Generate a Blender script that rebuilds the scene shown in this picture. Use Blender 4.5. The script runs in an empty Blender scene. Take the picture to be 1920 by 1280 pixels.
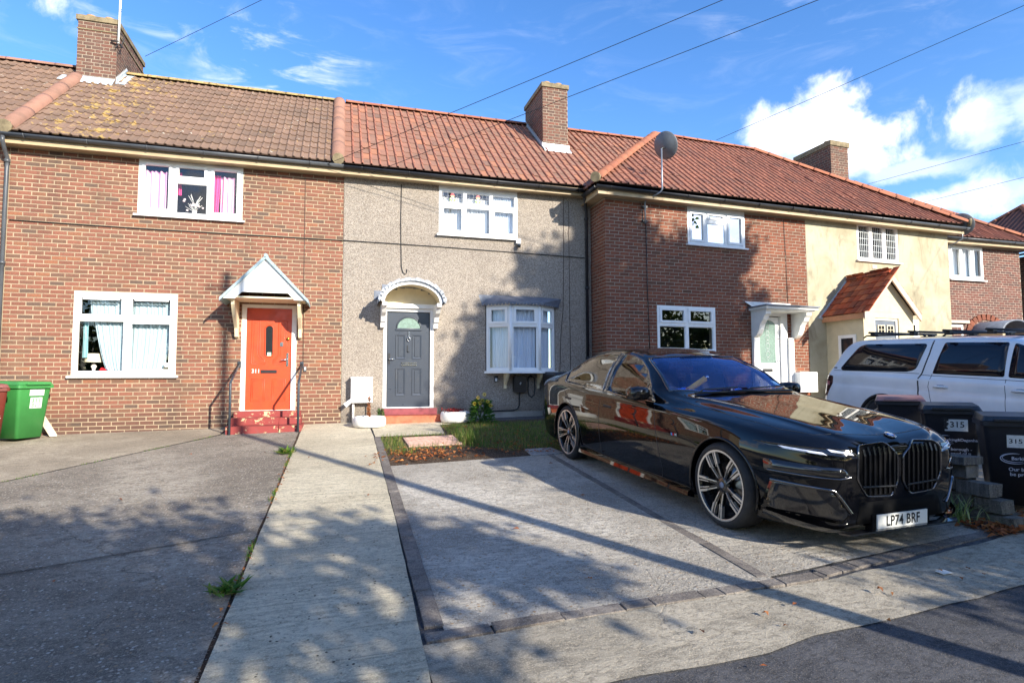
import bpy, bmesh, math, random
from mathutils import Matrix, Vector, Euler
from mathutils.bvhtree import BVHTree
random.seed(7)
R = math.radians
scene = bpy.context.scene
COL = scene.collection

# ------------------------------------------------------------------ camera
def cam_axes(yaw, pitch, roll):
    cy, sy = math.cos(yaw), math.sin(yaw)
    f = Vector((sy*math.cos(pitch), cy*math.cos(pitch), math.sin(pitch)))
    r = Vector((cy, -sy, 0)); u = r.cross(f)
    c, s = math.cos(roll), math.sin(roll)
    return c*r + s*u, -s*r + c*u, f
CAM_LOC = Vector((0.0, -12.4, 0.945))
CR, CU, CF = cam_axes(0.28953633, 0.06256446, -0.00332865)
cam_data = bpy.data.cameras.new('camera')
cam = bpy.data.objects.new('camera', cam_data); COL.objects.link(cam)
cam_data.sensor_width = 36.0; cam_data.lens = 1103.46*36/1920
cam_data.clip_start = 0.05; cam_data.clip_end = 3000
cam.matrix_world = Matrix(((CR.x, CU.x, -CF.x, CAM_LOC.x), (CR.y, CU.y, -CF.y, CAM_LOC.y), (CR.z, CU.z, -CF.z, CAM_LOC.z), (0, 0, 0, 1)))
scene.camera = cam

# ------------------------------------------------------------------ light
SUN_EL, SUN_AZ = R(23.0), R(152.5)          # azimuth measured from +Y towards +X
SUN_DIR = Vector((math.sin(SUN_AZ)*math.cos(SUN_EL), math.cos(SUN_AZ)*math.cos(SUN_EL), math.sin(SUN_EL)))
sl = bpy.data.lights.new('sun', 'SUN'); sl.energy = 4.3; sl.angle = R(0.55); sl.color = (1.0, 0.93, 0.80)
so = bpy.data.objects.new('sun', sl); COL.objects.link(so)
so.rotation_euler = SUN_DIR.to_track_quat('Z', 'Y').to_euler(); so.location = (20, -30, 25)

scene.view_settings.view_transform = 'Standard'
scene.view_settings.look = 'None'
scene.view_settings.gamma = 1.0
scene.view_settings.exposure = 1.10
scene.view_settings.use_curve_mapping = False

world = bpy.data.worlds.new('World'); scene.world = world; world.use_nodes = True
class NT:
    """small helper for writing node trees"""
    def __init__(s, tree): s.t = tree; s.n = tree.nodes; s.l = tree.links
    def add(s, typ, **kw):
        n = s.n.new(typ)
        for k, v in kw.items():
            if k == 'inp':
                for a, b in v.items():
                    if hasattr(b, 'is_linked') or isinstance(b, bpy.types.NodeSocket): s.l.new(b, n.inputs[a])
                    else: n.inputs[a].default_value = b
            else: setattr(n, k, v)
        return n
    def math(s, op, a, b=None, c=None, clamp=False):
        n = s.n.new('ShaderNodeMath'); n.operation = op; n.use_clamp = clamp
        for i, v in enumerate((a, b, c)):
            if v is None: continue
            if isinstance(v, bpy.types.NodeSocket): s.l.new(v, n.inputs[i])
            else: n.inputs[i].default_value = v
        return n.outputs[0]
    def vmath(s, op, a, b=None, out=0):
        n = s.n.new('ShaderNodeVectorMath'); n.operation = op
        for i, v in enumerate((a, b)):
            if v is None: continue
            if isinstance(v, bpy.types.NodeSocket): s.l.new(v, n.inputs[i])
            else: n.inputs[i].default_value = v
        return n.outputs[out]
    def mix(s, fac, a, b, blend='MIX'):
        n = s.n.new('ShaderNodeMix'); n.data_type = 'RGBA'; n.blend_type = blend; n.clamp_factor = True
        for k, v in ((0, fac), (6, a), (7, b)):
            if isinstance(v, bpy.types.NodeSocket): s.l.new(v, n.inputs[k])
            else: n.inputs[k].default_value = v if k == 0 else (tuple(v)+(1,) if len(v) == 3 else v)
        return n.outputs[2]
    def ramp(s, fac, stops, interp='LINEAR'):
        n = s.n.new('ShaderNodeValToRGB'); n.color_ramp.interpolation = interp
        e = n.color_ramp.elements
        while len(e) < len(stops): e.new(0.5)
        for i, (p, c) in enumerate(stops):
            e[i].position = p
            e[i].color = (c, c, c, 1) if isinstance(c, (int, float)) else (tuple(c)+(1,) if len(c) == 3 else c)
        s.l.new(fac, n.inputs[0]); return n.outputs[0]
    def smooth(s, x, lo, hi):
        n = s.n.new('ShaderNodeMapRange'); n.interpolation_type = 'SMOOTHSTEP'; n.clamp = True
        s.l.new(x, n.inputs[0]); n.inputs[1].default_value = lo; n.inputs[2].default_value = hi
        return n.outputs[0]
    def noise(s, vec, scale, detail=4, rough=0.55, dist=0.0, out=0):
        n = s.n.new('ShaderNodeTexNoise'); n.inputs['Scale'].default_value = scale
        n.inputs['Detail'].default_value = detail; n.inputs['Roughness'].default_value = rough
        n.inputs['Distortion'].default_value = dist
        if vec is not None: s.l.new(vec, n.inputs['Vector'])
        return n.outputs[out]

def px_dir(x, y):
    d = CF + (x-960)/1103.46*CR - (y-640)/1103.46*CU
    return d.normalized()

wt = NT(world.node_tree); wt.n.clear()
w_out = wt.add('ShaderNodeOutputWorld'); w_bg = wt.add('ShaderNodeBackground')
wt.l.new(w_bg.outputs[0], w_out.inputs[0])
sky = wt.add('ShaderNodeTexSky'); sky.sky_type = 'NISHITA'; sky.sun_disc = False
sky.sun_elevation = SUN_EL; sky.sun_rotation = SUN_AZ
sky.altitude = 50; sky.air_density = 1.0; sky.dust_density = 0.3; sky.ozone_density = 3.0
hs = wt.add('ShaderNodeHueSaturation', inp={'Hue': 0.508, 'Saturation': 1.22, 'Value': 1.0, 'Color': sky.outputs[0]})
geo = wt.add('ShaderNodeTexCoord'); dirv = wt.vmath('NORMALIZE', geo.outputs['Generated'])
n_big = wt.noise(dirv, 11.0, 9, 0.60, 0.25)
n_big_off = wt.math('SUBTRACT', n_big, 0.5)
n_wisp = wt.noise(wt.vmath('MULTIPLY', dirv, (3.0, 3.0, 11.0)), 2.3, 7, 0.62, 0.9)
dens = None
def blob(px, py, rx, rz, gain, k=1.0, c=None):
    """a cloud standing in the sky in one direction: soft ellipsoid broken up by noise"""
    c = px_dir(px, py) if c is None else c
    d = wt.vmath('SUBTRACT', dirv, tuple(c))
    d = wt.vmath('MULTIPLY', d, (1/rx, 1/rx, 1/rz))
    r = wt.vmath('LENGTH', d, out=1)
    v = wt.math('SUBTRACT', 1.0, r)
    v = wt.math('ADD', v, wt.math('MULTIPLY', n_big_off, 2.9*k))
    v = wt.math('MULTIPLY', wt.smooth(v, 0.0, 0.62), gain)
    return v
for b in ((1540, 225, .085, .060, 1.0), (1455, 245, .060, .050, 1.0), (1640, 255, .075, .040, 1.0), (1570, 305, .15, .040, .72), (1860, 235, .065, .050, .95), (1945, 215, .06, .07, .9),
          (1850, 360, .13, .022, .75), (1720, 315, .12, .022, .5), (2200, 260, .2, .1, 1.0), (-500, 300, .3, .12, .9), (2700, 350, .3, .12, 1.0)):
    v = blob(*b)
    dens = v if dens is None else wt.math('MAXIMUM', dens, v)
for az, el, rx, rz in ((75, 14, .30, .10), (105, 24, .24, .10), (128, 12, .32, .10), (165, 30, .22, .11), (185, 13, .34, .10), (205, 26, .26, .12), (228, 40, .25, .16), (240, 13, .34, .11), (275, 22, .30, .12), (300, 12, .30, .09), (325, 30, .2, .1)):  # extra clouds out of view, added to whiten the fill light and reflections
    v = blob(0, 0, rx, rz, .95, 1.0, Vector((math.sin(R(az))*math.cos(R(el)), math.cos(R(az))*math.cos(R(el)), math.sin(R(el)))))
    dens = wt.math('MAXIMUM', dens, v)
wisp = wt.smooth(n_wisp, 0.47, 0.78)
wm = None
for b in ((520, 120, .16, .075, .85, .5), (330, 40, .14, .07, .6, .5), (90, 20, .06, .05, .3, .5), (1560, 20, .2, .05, .15, .5)):
    v = blob(*b); wm = v if wm is None else wt.math('MAXIMUM', wm, v)
wisp = wt.math('MULTIPLY', wisp, wt.math('ADD', wt.math('MULTIPLY', wm, 1.1), 0.10))
dens = wt.math('MAXIMUM', dens, wisp)
# cloud shade: bright crowns, bluish hollows
n_sh = wt.noise(wt.vmath('ADD', dirv, (0.0, 0.0, 0.035)), 9.0, 6, 0.55, 0.2)
shade = wt.smooth(n_sh, 0.36, 0.62)
ccol = wt.mix(shade, (2.9, 3.5, 5.0), (4.9, 5.0, 5.2))
skyc = wt.mix(dens, hs.outputs[0], ccol)
wt.l.new(skyc, w_bg.inputs[0]); w_bg.inputs[1].default_value = 0.15

# ------------------------------------------------------------------ objects: names, labels, parents
WM = {}                                   # world matrix of every object built here
def _link(o, parent=None, mw=None, local=False):
    COL.objects.link(o)
    if parent is not None:
        o.parent = parent
        if not local: o.matrix_parent_inverse = WM[parent.name].inverted()
        WM[o.name] = (WM[parent.name] if local else Matrix()) @ o.matrix_basis
    else: WM[o.name] = o.matrix_basis.copy()
    return o
def tag(o, label=None, cat=None, group=None, kind=None):
    if label: o['label'] = label
    if cat: o['category'] = cat
    if group: o['group'] = group
    if kind: o['kind'] = kind
    return o
def thing(name, label, cat, loc=(0, 0, 0), rot=(0, 0, 0), group=None):
    o = bpy.data.objects.new(name, None); o.empty_display_size = 0.2
    o.location = loc; o.rotation_euler = rot
    _link(o); return tag(o, label, cat, group)
def place(name, mesh, parent=None, loc=(0, 0, 0), rot=(0, 0, 0), local=False, scale=None):
    o = bpy.data.objects.new(name, mesh); o.location = loc; o.rotation_euler = rot
    if scale: o.scale = scale
    return _link(o, parent, local=local)

class MB:
    """collects faces and builds ONE mesh"""
    def __init__(s): s.v = []; s.f = []; s.m = []; s.mi = 0; s.sm = []; s.smooth = False
    def face(s, idx): s.f.append(tuple(idx)); s.m.append(s.mi); s.sm.append(s.smooth)
    def quad(s, a, b, c, d):
        n = len(s.v); s.v += [tuple(a), tuple(b), tuple(c), tuple(d)]; s.face((n, n+1, n+2, n+3)); return s
    def poly(s, pts):
        n = len(s.v); s.v += [tuple(p) for p in pts]; s.face(range(n, n+len(pts))); return s
    def box(s, a, b, bev=0.0):
        x0, y0, z0 = a; x1, y1, z1 = b
        n = len(s.v)
        s.v += [(x0,y0,z0),(x1,y0,z0),(x1,y1,z0),(x0,y1,z0),(x0,y0,z1),(x1,y0,z1),(x1,y1,z1),(x0,y1,z1)]
        for q in ((0,3,2,1),(4,5,6,7),(0,1,5,4),(1,2,6,5),(2,3,7,6),(3,0,4,7)): s.face([n+i for i in q])
        return s
    def obox(s, M, a, b):
        n = len(s.v); s.box(a, b); s.v[n:] = [tuple(M @ Vector(p)) for p in s.v[n:]]; return s
    def prism(s, pts, d):
        """planar polygon pts (3D) pushed along vector d"""
        n = len(s.v); k = len(pts); d = Vector(d)
        s.v += [tuple(p) for p in pts] + [tuple(Vector(p)+d) for p in pts]
        s.face(range(n+k-1, n-1, -1)); s.face(range(n+k, n+2*k))
        for i in range(k):
            j = (i+1) % k; s.face((n+i, n+j, n+k+j, n+k+i))
        return s
    def ring(s, outer, inner, d):
        """frame between two outlines of equal length, pushed along d"""
        n = len(s.v); k = len(outer); d = Vector(d)
        for L in (outer, inner): s.v += [tuple(p) for p in L]
        for L in (outer, inner): s.v += [tuple(Vector(p)+d) for p in L]
        for i in range(k):
            j = (i+1) % k
            s.face((n+i, n+k+i, n+k+j, n+j)); s.face((n+2*k+i, n+2*k+j, n+3*k+j, n+3*k+i))
            s.face((n+i, n+j, n+2*k+j, n+2*k+i)); s.face((n+k+i, n+3*k+i, n+3*k+j, n+k+j))
        return s
    def tube(s, pts, r, n=8, cap=True):
        pts = [Vector(p) for p in pts]; base = len(s.v); sm = s.smooth; s.smooth = True
        up = None
        for i, p in enumerate(pts):
            t = (pts[min(i+1, len(pts)-1)] - pts[max(i-1, 0)]).normalized()
            if up is None: up = t.orthogonal().normalized()
            a = (up - t*up.dot(t)).normalized(); b = t.cross(a); up = a
            rr = r[i] if isinstance(r, (list, tuple)) else r
            for k in range(n):
                w = 2*math.pi*k/n; s.v.append(tuple(p + rr*(math.cos(w)*a + math.sin(w)*b)))
        for i in range(len(pts)-1):
            for k in range(n):
                k2 = (k+1) % n
                s.face((base+i*n+k, base+i*n+k2, base+(i+1)*n+k2, base+(i+1)*n+k))
        s.smooth = sm
        if cap:
            s.face([base+k for k in range(n-1, -1, -1)]); s.face([base+(len(pts)-1)*n+k for k in range(n)])
        return s
    def lathe(s, prof, n=24, M=None, closed=False):
        """profile of (r, h) turned about local z"""
        base = len(s.v); M = M or Matrix(); sm = s.smooth; s.smooth = True
        for (r, h) in prof:
            for k in range(n):
                w = 2*math.pi*k/n; s.v.append(tuple(M @ Vector((r*math.cos(w), r*math.sin(w), h))))
        m = len(prof)
        for i in range(m if closed else m-1):
            i2 = (i+1) % m
            for k in range(n):
                k2 = (k+1) % n; s.face((base+i*n+k, base+i*n+k2, base+i2*n+k2, base+i2*n+k))
        s.smooth = sm; return s
    def mesh(s, name, mats):
        me = bpy.data.meshes.new(name); me.from_pydata(s.v, [], s.f)
        if not isinstance(mats, (list, tuple)): mats = [mats]
        for m in mats: me.materials.append(m)
        me.polygons.foreach_set('material_index', s.m); me.polygons.foreach_set('use_smooth', s.sm)
        me.update(); return me
    def build(s, name, mats, parent=None, local=False, loc=(0, 0, 0), rot=(0, 0, 0)):
        return place(name, s.mesh(name, mats), parent, loc, rot, local)

def text_mesh(name, txt, size, mat, M, sx=1.0, ext=0.0, align='CENTER', space=1.0, bold=0.012):
    """flat lettering turned into a mesh, M places it (letters lie in local xy)"""
    cu = bpy.data.curves.new('letters', 'FONT'); cu.body = txt; cu.size = size; cu.extrude = ext
    cu.align_x = align; cu.offset = size*bold; cu.align_y = 'CENTER'; cu.space_character = space; cu.resolution_u = 3
    o = bpy.data.objects.new('letters', cu); COL.objects.link(o)
    me = bpy.data.meshes.new_from_object(o.evaluated_get(bpy.context.evaluated_depsgraph_get()))
    bpy.data.objects.remove(o); bpy.data.curves.remove(cu)
    me.transform(M @ Matrix.Diagonal((sx, 1, 1, 1))); me.name = name
    me.materials.clear(); me.materials.append(mat); return me

# ------------------------------------------------------------------ materials
def srgb(r, g, b): 
    f = lambda c: (c/255/12.92) if c/255 <= 0.04045 else ((c/255+0.055)/1.055)**2.4
    return (f(r), f(g), f(b))
def new_mat(name):
    m = bpy.data.materials.new(name); m.use_nodes = True
    t = NT(m.node_tree); b = t.n['Principled BSDF']; return m, t, b
def setup(b, **kw):
    for k, v in kw.items(): b.inputs[k].default_value = v
def pos(t): return t.add('ShaderNodeNewGeometry').outputs['Position']
def bumped(t, b, h, strength=0.4, dist=0.01):
    n = t.add('ShaderNodeBump', inp={'Strength': strength, 'Distance': dist, 'Height': h})
    t.l.new(n.outputs[0], b.inputs['Normal'])
_mc = {}
def plain(name, col, rough=0.5, metal=0.0, var=0.12, vs=6.0, bump=0.0, bs=60.0, coat=0.0, spec=0.5):
    """paint, plastic or metal with a little grime in it"""
    if name in _mc: return _mc[name]
    m, t, b = new_mat(name)
    p = pos(t); n = t.noise(p, vs, 5, 0.6)
    c = t.mix(t.smooth(n, 0.3, 0.75), tuple(x*(1+var) for x in col), tuple(x*(1-var) for x in col))
    t.l.new(c, b.inputs['Base Color'])
    r = t.math('ADD', t.math('MULTIPLY', n, 0.2), rough-0.1, clamp=True); t.l.new(r, b.inputs['Roughness'])
    setup(b, Metallic=metal); b.inputs['Coat Weight'].default_value = coat; b.inputs['Specular IOR Level'].default_value = spec
    if bump: bumped(t, b, t.noise(p, bs, 3, 0.6), bump, 0.004)
    _mc[name] = m; return m
def per_piece(t):
    """a value that differs from piece to piece, whether the piece is an object or an island of a joined mesh"""
    a = t.add('ShaderNodeObjectInfo').outputs['Random']; g = t.add('ShaderNodeNewGeometry')
    return t.math('FRACT', t.math('ADD', t.math('MULTIPLY', a, 7.31), t.math('MULTIPLY', g.outputs['Random Per Island'], 5.17))), g.outputs['Position']
def brick_mat(name, stops, grime=(0.05, 0.04, 0.035), gr=0.25):
    m, t, b = new_mat(name); v, p = per_piece(t)
    c = t.ramp(v, stops)
    n = t.noise(p, 28, 5, 0.65); c = t.mix(t.math('MULTIPLY', t.smooth(n, 0.35, 0.8), 0.45), c, grime)
    n2 = t.noise(p, 0.9, 4, 0.6); c = t.mix(t.math('MULTIPLY', t.smooth(n2, 0.48, 0.75), gr), c, grime)
    sz = t.add('ShaderNodeSeparateXYZ', inp={0: p})
    stv = t.noise(t.vmath('MULTIPLY', p, (3.2, 3.2, 0.35)), 1.0, 6, 0.65, 0.3); c = t.mix(t.math('MULTIPLY', t.smooth(stv, 0.52, 0.74), 0.45), c, grime)
    damp = t.smooth(t.math('ADD', sz.outputs[2], t.math('MULTIPLY', stv, -0.5)), 0.32, -0.12); c = t.mix(t.math('MULTIPLY', damp, 0.55), c, grime)
    rp = t.noise(p, 1.6, 3, 0.5); c = t.mix(t.math('MULTIPLY', t.smooth(rp, 0.60, 0.66), 0.35), c, tuple(min(1, x*1.35) for x in stops[len(stops)//2][1]))
    n3 = t.noise(p, 150, 3, 0.7); c = t.mix(t.math('MULTIPLY', n3, 0.2), c, tuple(min(1, x*1.6) for x in stops[len(stops)//2][1]))
    t.l.new(c, b.inputs['Base Color']); setup(b, Roughness=0.88); b.inputs['Specular IOR Level'].default_value = 0.25
    bumped(t, b, t.noise(p, 90, 4, 0.7), 0.5, 0.004); return m
def tile_mat(name, stops, lichen=0.0, lx=0.0):
    m, t, b = new_mat(name); v, p = per_piece(t)
    c = t.ramp(v, stops)
    n = t.noise(p, 3.0, 6, 0.65); c = t.mix(t.math('MULTIPLY', t.smooth(n, 0.42, 0.7), 0.42), c, srgb(96, 78, 68))
    n2 = t.noise(p, 40, 4, 0.7); c = t.mix(t.math('MULTIPLY', t.smooth(n2, 0.5, 0.85), 0.35), c, srgb(140, 122, 108))
    if lichen:
        sp = t.add('ShaderNodeSeparateXYZ', inp={0: p})
        k = t.smooth(t.math('ABSOLUTE', t.math('ADD', sp.outputs[0], -lx)), 1.5, 0.1)
        n3 = t.noise(p, 5.5, 5, 0.6, 0.4); n3 = t.math('ADD', n3, t.math('MULTIPLY', k, 0.11))
        lic = t.math('MULTIPLY', t.smooth(n3, 0.64, 0.71), lichen*0.7)
        c = t.mix(lic, c, srgb(190, 158, 84))
        n4 = t.noise(p, 9, 4, 0.6); c = t.mix(t.math('MULTIPLY', t.smooth(n4, 0.67, 0.70), 0.8), c, srgb(190, 185, 170))
    t.l.new(c, b.inputs['Base Color']); setup(b, Roughness=0.82); b.inputs['Specular IOR Level'].default_value = 0.3
    bumped(t, b, t.noise(p, 120, 4, 0.7), 0.35, 0.004); return m
def mortar_mat(name, col):
    m, t, b = new_mat(name); p = pos(t)
    n = t.noise(p, 2.0, 6, 0.6); c = t.mix(t.smooth(n, 0.35, 0.7), col, tuple(x*0.72 for x in col))
    n2 = t.noise(p, 120, 3, 0.7); c = t.mix(t.math('MULTIPLY', n2, 0.35), c, tuple(x*0.55 for x in col))
    t.l.new(c, b.inputs['Base Color']); setup(b, Roughness=0.95); bumped(t, b, n2, 0.5, 0.004); return m
def glass_mat(name, tint=(1, 1, 1), dark=0.0, ior=1.5, rough=0.0, gcol=(1, 1, 1)):
    """thin pane: fresnel mirror over a clear or tinted sheet"""
    m = bpy.data.materials.new(name); m.use_nodes = True; t = NT(m.node_tree); t.n.clear()
    o = t.add('ShaderNodeOutputMaterial'); tr = t.add('ShaderNodeBsdfTransparent'); gl_ = t.add('ShaderNodeBsdfGlossy')
    tr.inputs[0].default_value = tuple(tint)+(1,) if len(tint) == 3 else tint
    gl_.inputs['Roughness'].default_value = rough; gl_.inputs[0].default_value = tuple(gcol)+(1,)
    gm = t.add('ShaderNodeNewGeometry'); ca = t.math('ABSOLUTE', t.vmath('DOT_PRODUCT', gm.outputs['Incoming'], gm.outputs['Normal'], out=1))
    f0 = ((ior-1)/(ior+1))**2; fr = t.math('ADD', t.math('MULTIPLY', t.math('POWER', t.math('SUBTRACT', 1.0, ca, clamp=True), 5.0), 1-f0), f0)
    p = pos(t); bn = t.add('ShaderNodeBump', inp={'Strength': 0.012, 'Distance': 0.1, 'Height': t.noise(p, 1.6, 1, 0.4)})
    t.l.new(bn.outputs[0], gl_.inputs['Normal'])
    fac = t.math('ADD', t.math('MULTIPLY', fr, 1.0), dark, clamp=True)
    mx = t.add('ShaderNodeMixShader'); t.l.new(fac, mx.inputs[0]); t.l.new(tr.outputs[0], mx.inputs[1]); t.l.new(gl_.outputs[0], mx.inputs[2])
    t.l.new(mx.outputs[0], o.inputs[0]); return m
# ------------------------------------------------------------------ ground
def GZ(x, y):
    return 0.052 + 0.0178*max(-9, min(24, x)) + 0.058*max(-13.5, min(1.0, y))
def concrete(name, light, dark, streak=(2.0, 38.0), speck=0.0, specks=70, pit=0.0, big=0.5, bump=0.5, patch=0.45, grain=0.75, crack=0.22):
    m, t, b = new_mat(name); p = pos(t)
    n1 = t.noise(p, big, 6, 0.62, 0.3)
    c = t.mix(t.smooth(n1, 0.33, 0.68), dark, light)
    n0 = t.noise(p, 3.2, 6, 0.68, 0.6)
    c = t.mix(t.math('MULTIPLY', t.smooth(n0, 0.45, 0.75), patch), c, tuple(x*0.55 for x in dark))
    st = t.noise(t.vmath('MULTIPLY', p, (streak[0], streak[1], 1.0)), 1.0, 5, 0.62, 0.35)
    c = t.mix(t.math('MULTIPLY', t.smooth(st, 0.48, 0.68), 0.6), c, tuple(x*0.5 for x in dark))
    fine = t.noise(p, 95, 5, 0.8)
    # old stains and hairline cracks
    ol = t.noise(p, 1.9, 4, 0.55, 0.8); c = t.mix(t.math('MULTIPLY', t.smooth(ol, 0.60, 0.70), 0.34), c, tuple(x*0.42 for x in dark))
    dr = t.add('ShaderNodeTexVoronoi', inp={'Vector': t.vmath('ADD', p, (3.1, 0.7, 0.0)), 'Scale': 1.7, 'Randomness': 1.0})
    c = t.mix(t.math('MULTIPLY', t.smooth(dr.outputs['Distance'], 0.10, 0.03), 0.35), c, tuple(x*0.35 for x in dark))
    cw = t.vmath('ADD', p, t.vmath('MULTIPLY', t.noise(p, 2.2, 5, 0.6, out=1), (0.5, 0.5, 0.0)))
    ck = t.add('ShaderNodeTexVoronoi', feature='DISTANCE_TO_EDGE', inp={'Vector': t.vmath('MULTIPLY', cw, (1.0, 1.0, 0.0)), 'Scale': 0.36})
    ckm = t.math('MULTIPLY', t.smooth(ck.outputs['Distance'], 0.0035, 0.0012), t.smooth(t.noise(p, 0.5, 2, 0.5), 0.5, 0.56))
    c = t.mix(t.math('MULTIPLY', ckm, crack), c, (0.03, 0.028, 0.024))
    med = t.noise(t.vmath('MULTIPLY', p, (20.0, 30.0, 1.0)), 1.0, 6, 0.78, 0.4)
    c = t.mix(t.math('MULTIPLY', t.smooth(med, 0.46, 0.62), grain), c, tuple(x*0.62 for x in dark))
    c = t.mix(t.math('MULTIPLY', t.smooth(fine, 0.48, 0.66), 0.6), c, tuple(min(1, x*1.35) for x in light))
    h = t.math('SUBTRACT', t.math('ADD', t.math('MULTIPLY', st, -0.7), t.math('MULTIPLY', fine, 0.5)), t.math('MULTIPLY', ckm, crack))
    if speck:
        vo = t.add('ShaderNodeTexVoronoi', inp={'Vector': p, 'Scale': specks, 'Randomness': 1.0})
        d = t.math('SUBTRACT', vo.outputs['Distance'], t.math('MULTIPLY', t.noise(p, 45, 2, 0.5), 0.45))
        hue = t.add('ShaderNodeSeparateXYZ', inp={0: vo.outputs['Color']})
        k = t.math('MULTIPLY', t.smooth(d, 0.14, 0.02), t.smooth(hue.outputs[0], 0.30, 0.60))
        c = t.mix(t.math('MULTIPLY', k, speck), c, t.mix(hue.outputs[1], srgb(205, 200, 190), srgb(165, 140, 112)))
        h = t.math('ADD', h, t.math('MULTIPLY', k, 0.4))
    if pit:
        vo = t.add('ShaderNodeTexVoronoi', inp={'Vector': p, 'Scale': 22.0, 'Randomness': 1.0})
        k = t.math('MULTIPLY', t.smooth(vo.outputs['Distance'], 0.22, 0.10), t.smooth(t.noise(p, 4.0, 4, 0.6), 0.5, 0.62))
        c = t.mix(t.math('MULTIPLY', k, pit), c, (0.03, 0.028, 0.026)); h = t.math('SUBTRACT', h, t.math('MULTIPLY', k, 0.9))
    t.l.new(c, b.inputs['Base Color']); setup(b, Roughness=0.9); b.inputs['Specular IOR Level'].default_value = 0.3
    bumped(t, b, t.math('SUBTRACT', h, t.math('MULTIPLY', med, 0.8)), min(1, bump*1.3), 0.03); return m
M_OLD = concrete('old_concrete', srgb(182, 171, 154), srgb(120, 111, 100), (8, 14), speck=1.0, specks=34, crack=0.5, big=0.55, bump=0.7, patch=0.6)
M_OLD2 = concrete('weathered_concrete', srgb(192, 178, 156), srgb(140, 128, 110), (5, 30), speck=0.5, specks=70, big=0.5, bump=0.5)
M_PATH = concrete('brushed_concrete', srgb(232, 219, 192), srgb(198, 184, 158), (1.2, 30), speck=0.0, crack=0.0, pit=0.95, big=0.6, bump=0.8, patch=0.35)
M_DRIVE = concrete('brushed_grey_concrete', srgb(222, 214, 200), srgb(166, 158, 146), (6, 24), speck=1.0, specks=30, pit=0.5, big=0.7, bump=0.9, patch=0.5)
M_PAVE = concrete('pavement_asphalt', srgb(182, 172, 154), srgb(140, 132, 117), (4, 10), speck=0.35, specks=95, big=0.9, bump=0.5, patch=0.4)
M_TAR = concrete('dark_asphalt', srgb(104, 104, 108), srgb(74, 74, 78), (8, 8), speck=0.35, specks=120, grain=.7, big=0.8, bump=0.8, patch=0.3)
M_SOIL = concrete('soil', srgb(104, 82, 62), srgb(66, 52, 40), (9, 12), speck=0.5, specks=50, big=1.4, bump=1.0)
M_SETT = concrete('edging_stone', srgb(142, 134, 126), srgb(106, 99, 94), (9, 12), speck=0.3, specks=80, big=3.0, bump=0.5)
M_SLAB = concrete('paving_slab', srgb(176, 172, 168), srgb(140, 138, 136), (9, 12), big=2.0, bump=0.3)

def wobble(pts, step=0.25, amp=0.02):
    out = []
    for i, a in enumerate(pts):
        b = pts[(i+1) % len(pts)]; L = math.hypot(b[0]-a[0], b[1]-a[1]); n = max(1, int(L/step))
        for k in range(n):
            w = k/n; s = amp if 0 < k else 0
            out.append((a[0]+(b[0]-a[0])*w + random.uniform(-s, s), a[1]+(b[1]-a[1])*w + random.uniform(-s, s)))
    return out
def sheet(name, pts, mat, up, kind='structure', amp=0.0, thick=0.0):
    mb = MB()
    if amp: pts = wobble(pts, 0.22, amp)
    top = [(x, y, GZ(x, y)+up) for x, y in pts]
    if thick: mb.prism([(x, y, z-thick) for x, y, z in top], (0, 0, thick))
    else: mb.poly(top)
    o = mb.build(name, mat); tag(o, kind=kind); return o
# one big ground sheet to the horizon
xs = [-900, -300, -100, -40, -20, -9, -4, 0, 4, 8, 14, 24, 40, 100, 300, 900]
ys = [-900, -300, -100, -40, -20, -13.5, -11, -9, -6, -3, 0, 1.0, 6, 20, 60, 200, 900]
g = MB()
for y in ys:
    for x in xs: g.v.append((x, y, GZ(x, y)-0.012))
for j in range(len(ys)-1):
    for i in range(len(xs)-1):
        k = j*len(xs)+i; g.face((k, k+1, k+1+len(xs), k+len(xs)))
gr = g.build('ground', M_TAR); tag(gr, kind='structure')

sheet('left_driveway', [(-9.5, -9.75), (-0.625, -9.75), (-0.625, -4.05), (-0.655, -0.0), (-1.94, -0.0), (-1.94, -0.88), (-3.74, -4.04), (-9.5, -14.1+3.0)], M_OLD, 0.0, amp=0.006)
sheet('left_forecourt', [(-9.5, -11.0), (-3.765, -4.06), (-1.965, -0.86), (-1.965, 0.05), (-9.5, 0.05)], M_OLD2, 0.004)
sheet('path_joint', [(-0.66, -9.75), (-0.56, -9.75), (-0.56, 0), (-0.66, 0)], M_SOIL, -0.006)
sheet('path', [(-0.60, -13.0), (0.33, -13.0), (0.455, -9.4), (0.53, -7.0), (0.625, -2.0), (0.625, 0.05), (-0.61, 0.05), (-0.60, -7.2)], M_PATH, 0.010, amp=0.004)
sheet('door_apron', [(0.655, -1.98), (1.85, -2.02), (1.95, -0.9), (2.7, -0.55), (2.7, 0.05), (0.655, 0.05)], M_PATH, 0.006, amp=0.008)
sheet('driveway', [(0.60, -9.06), (2.87, -8.98), (2.955, -4.34), (0.68, -4.47)], M_DRIVE, 0.0, amp=0.010)
sheet('car_bay', [(2.86, -8.95), (5.35, -8.66), (5.35, -4.25), (2.98, -4.36)], M_DRIVE, 0.002, amp=0.006)
sheet('soil_bed', [(0.67, -4.46), (3.2, -4.33), (5.4, -4.22), (5.4, -0.62), (2.72, -0.5), (1.98, -0.86), (1.88, -2.05), (0.67, -2.0)], M_SOIL, -0.003, amp=0.012)
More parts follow.
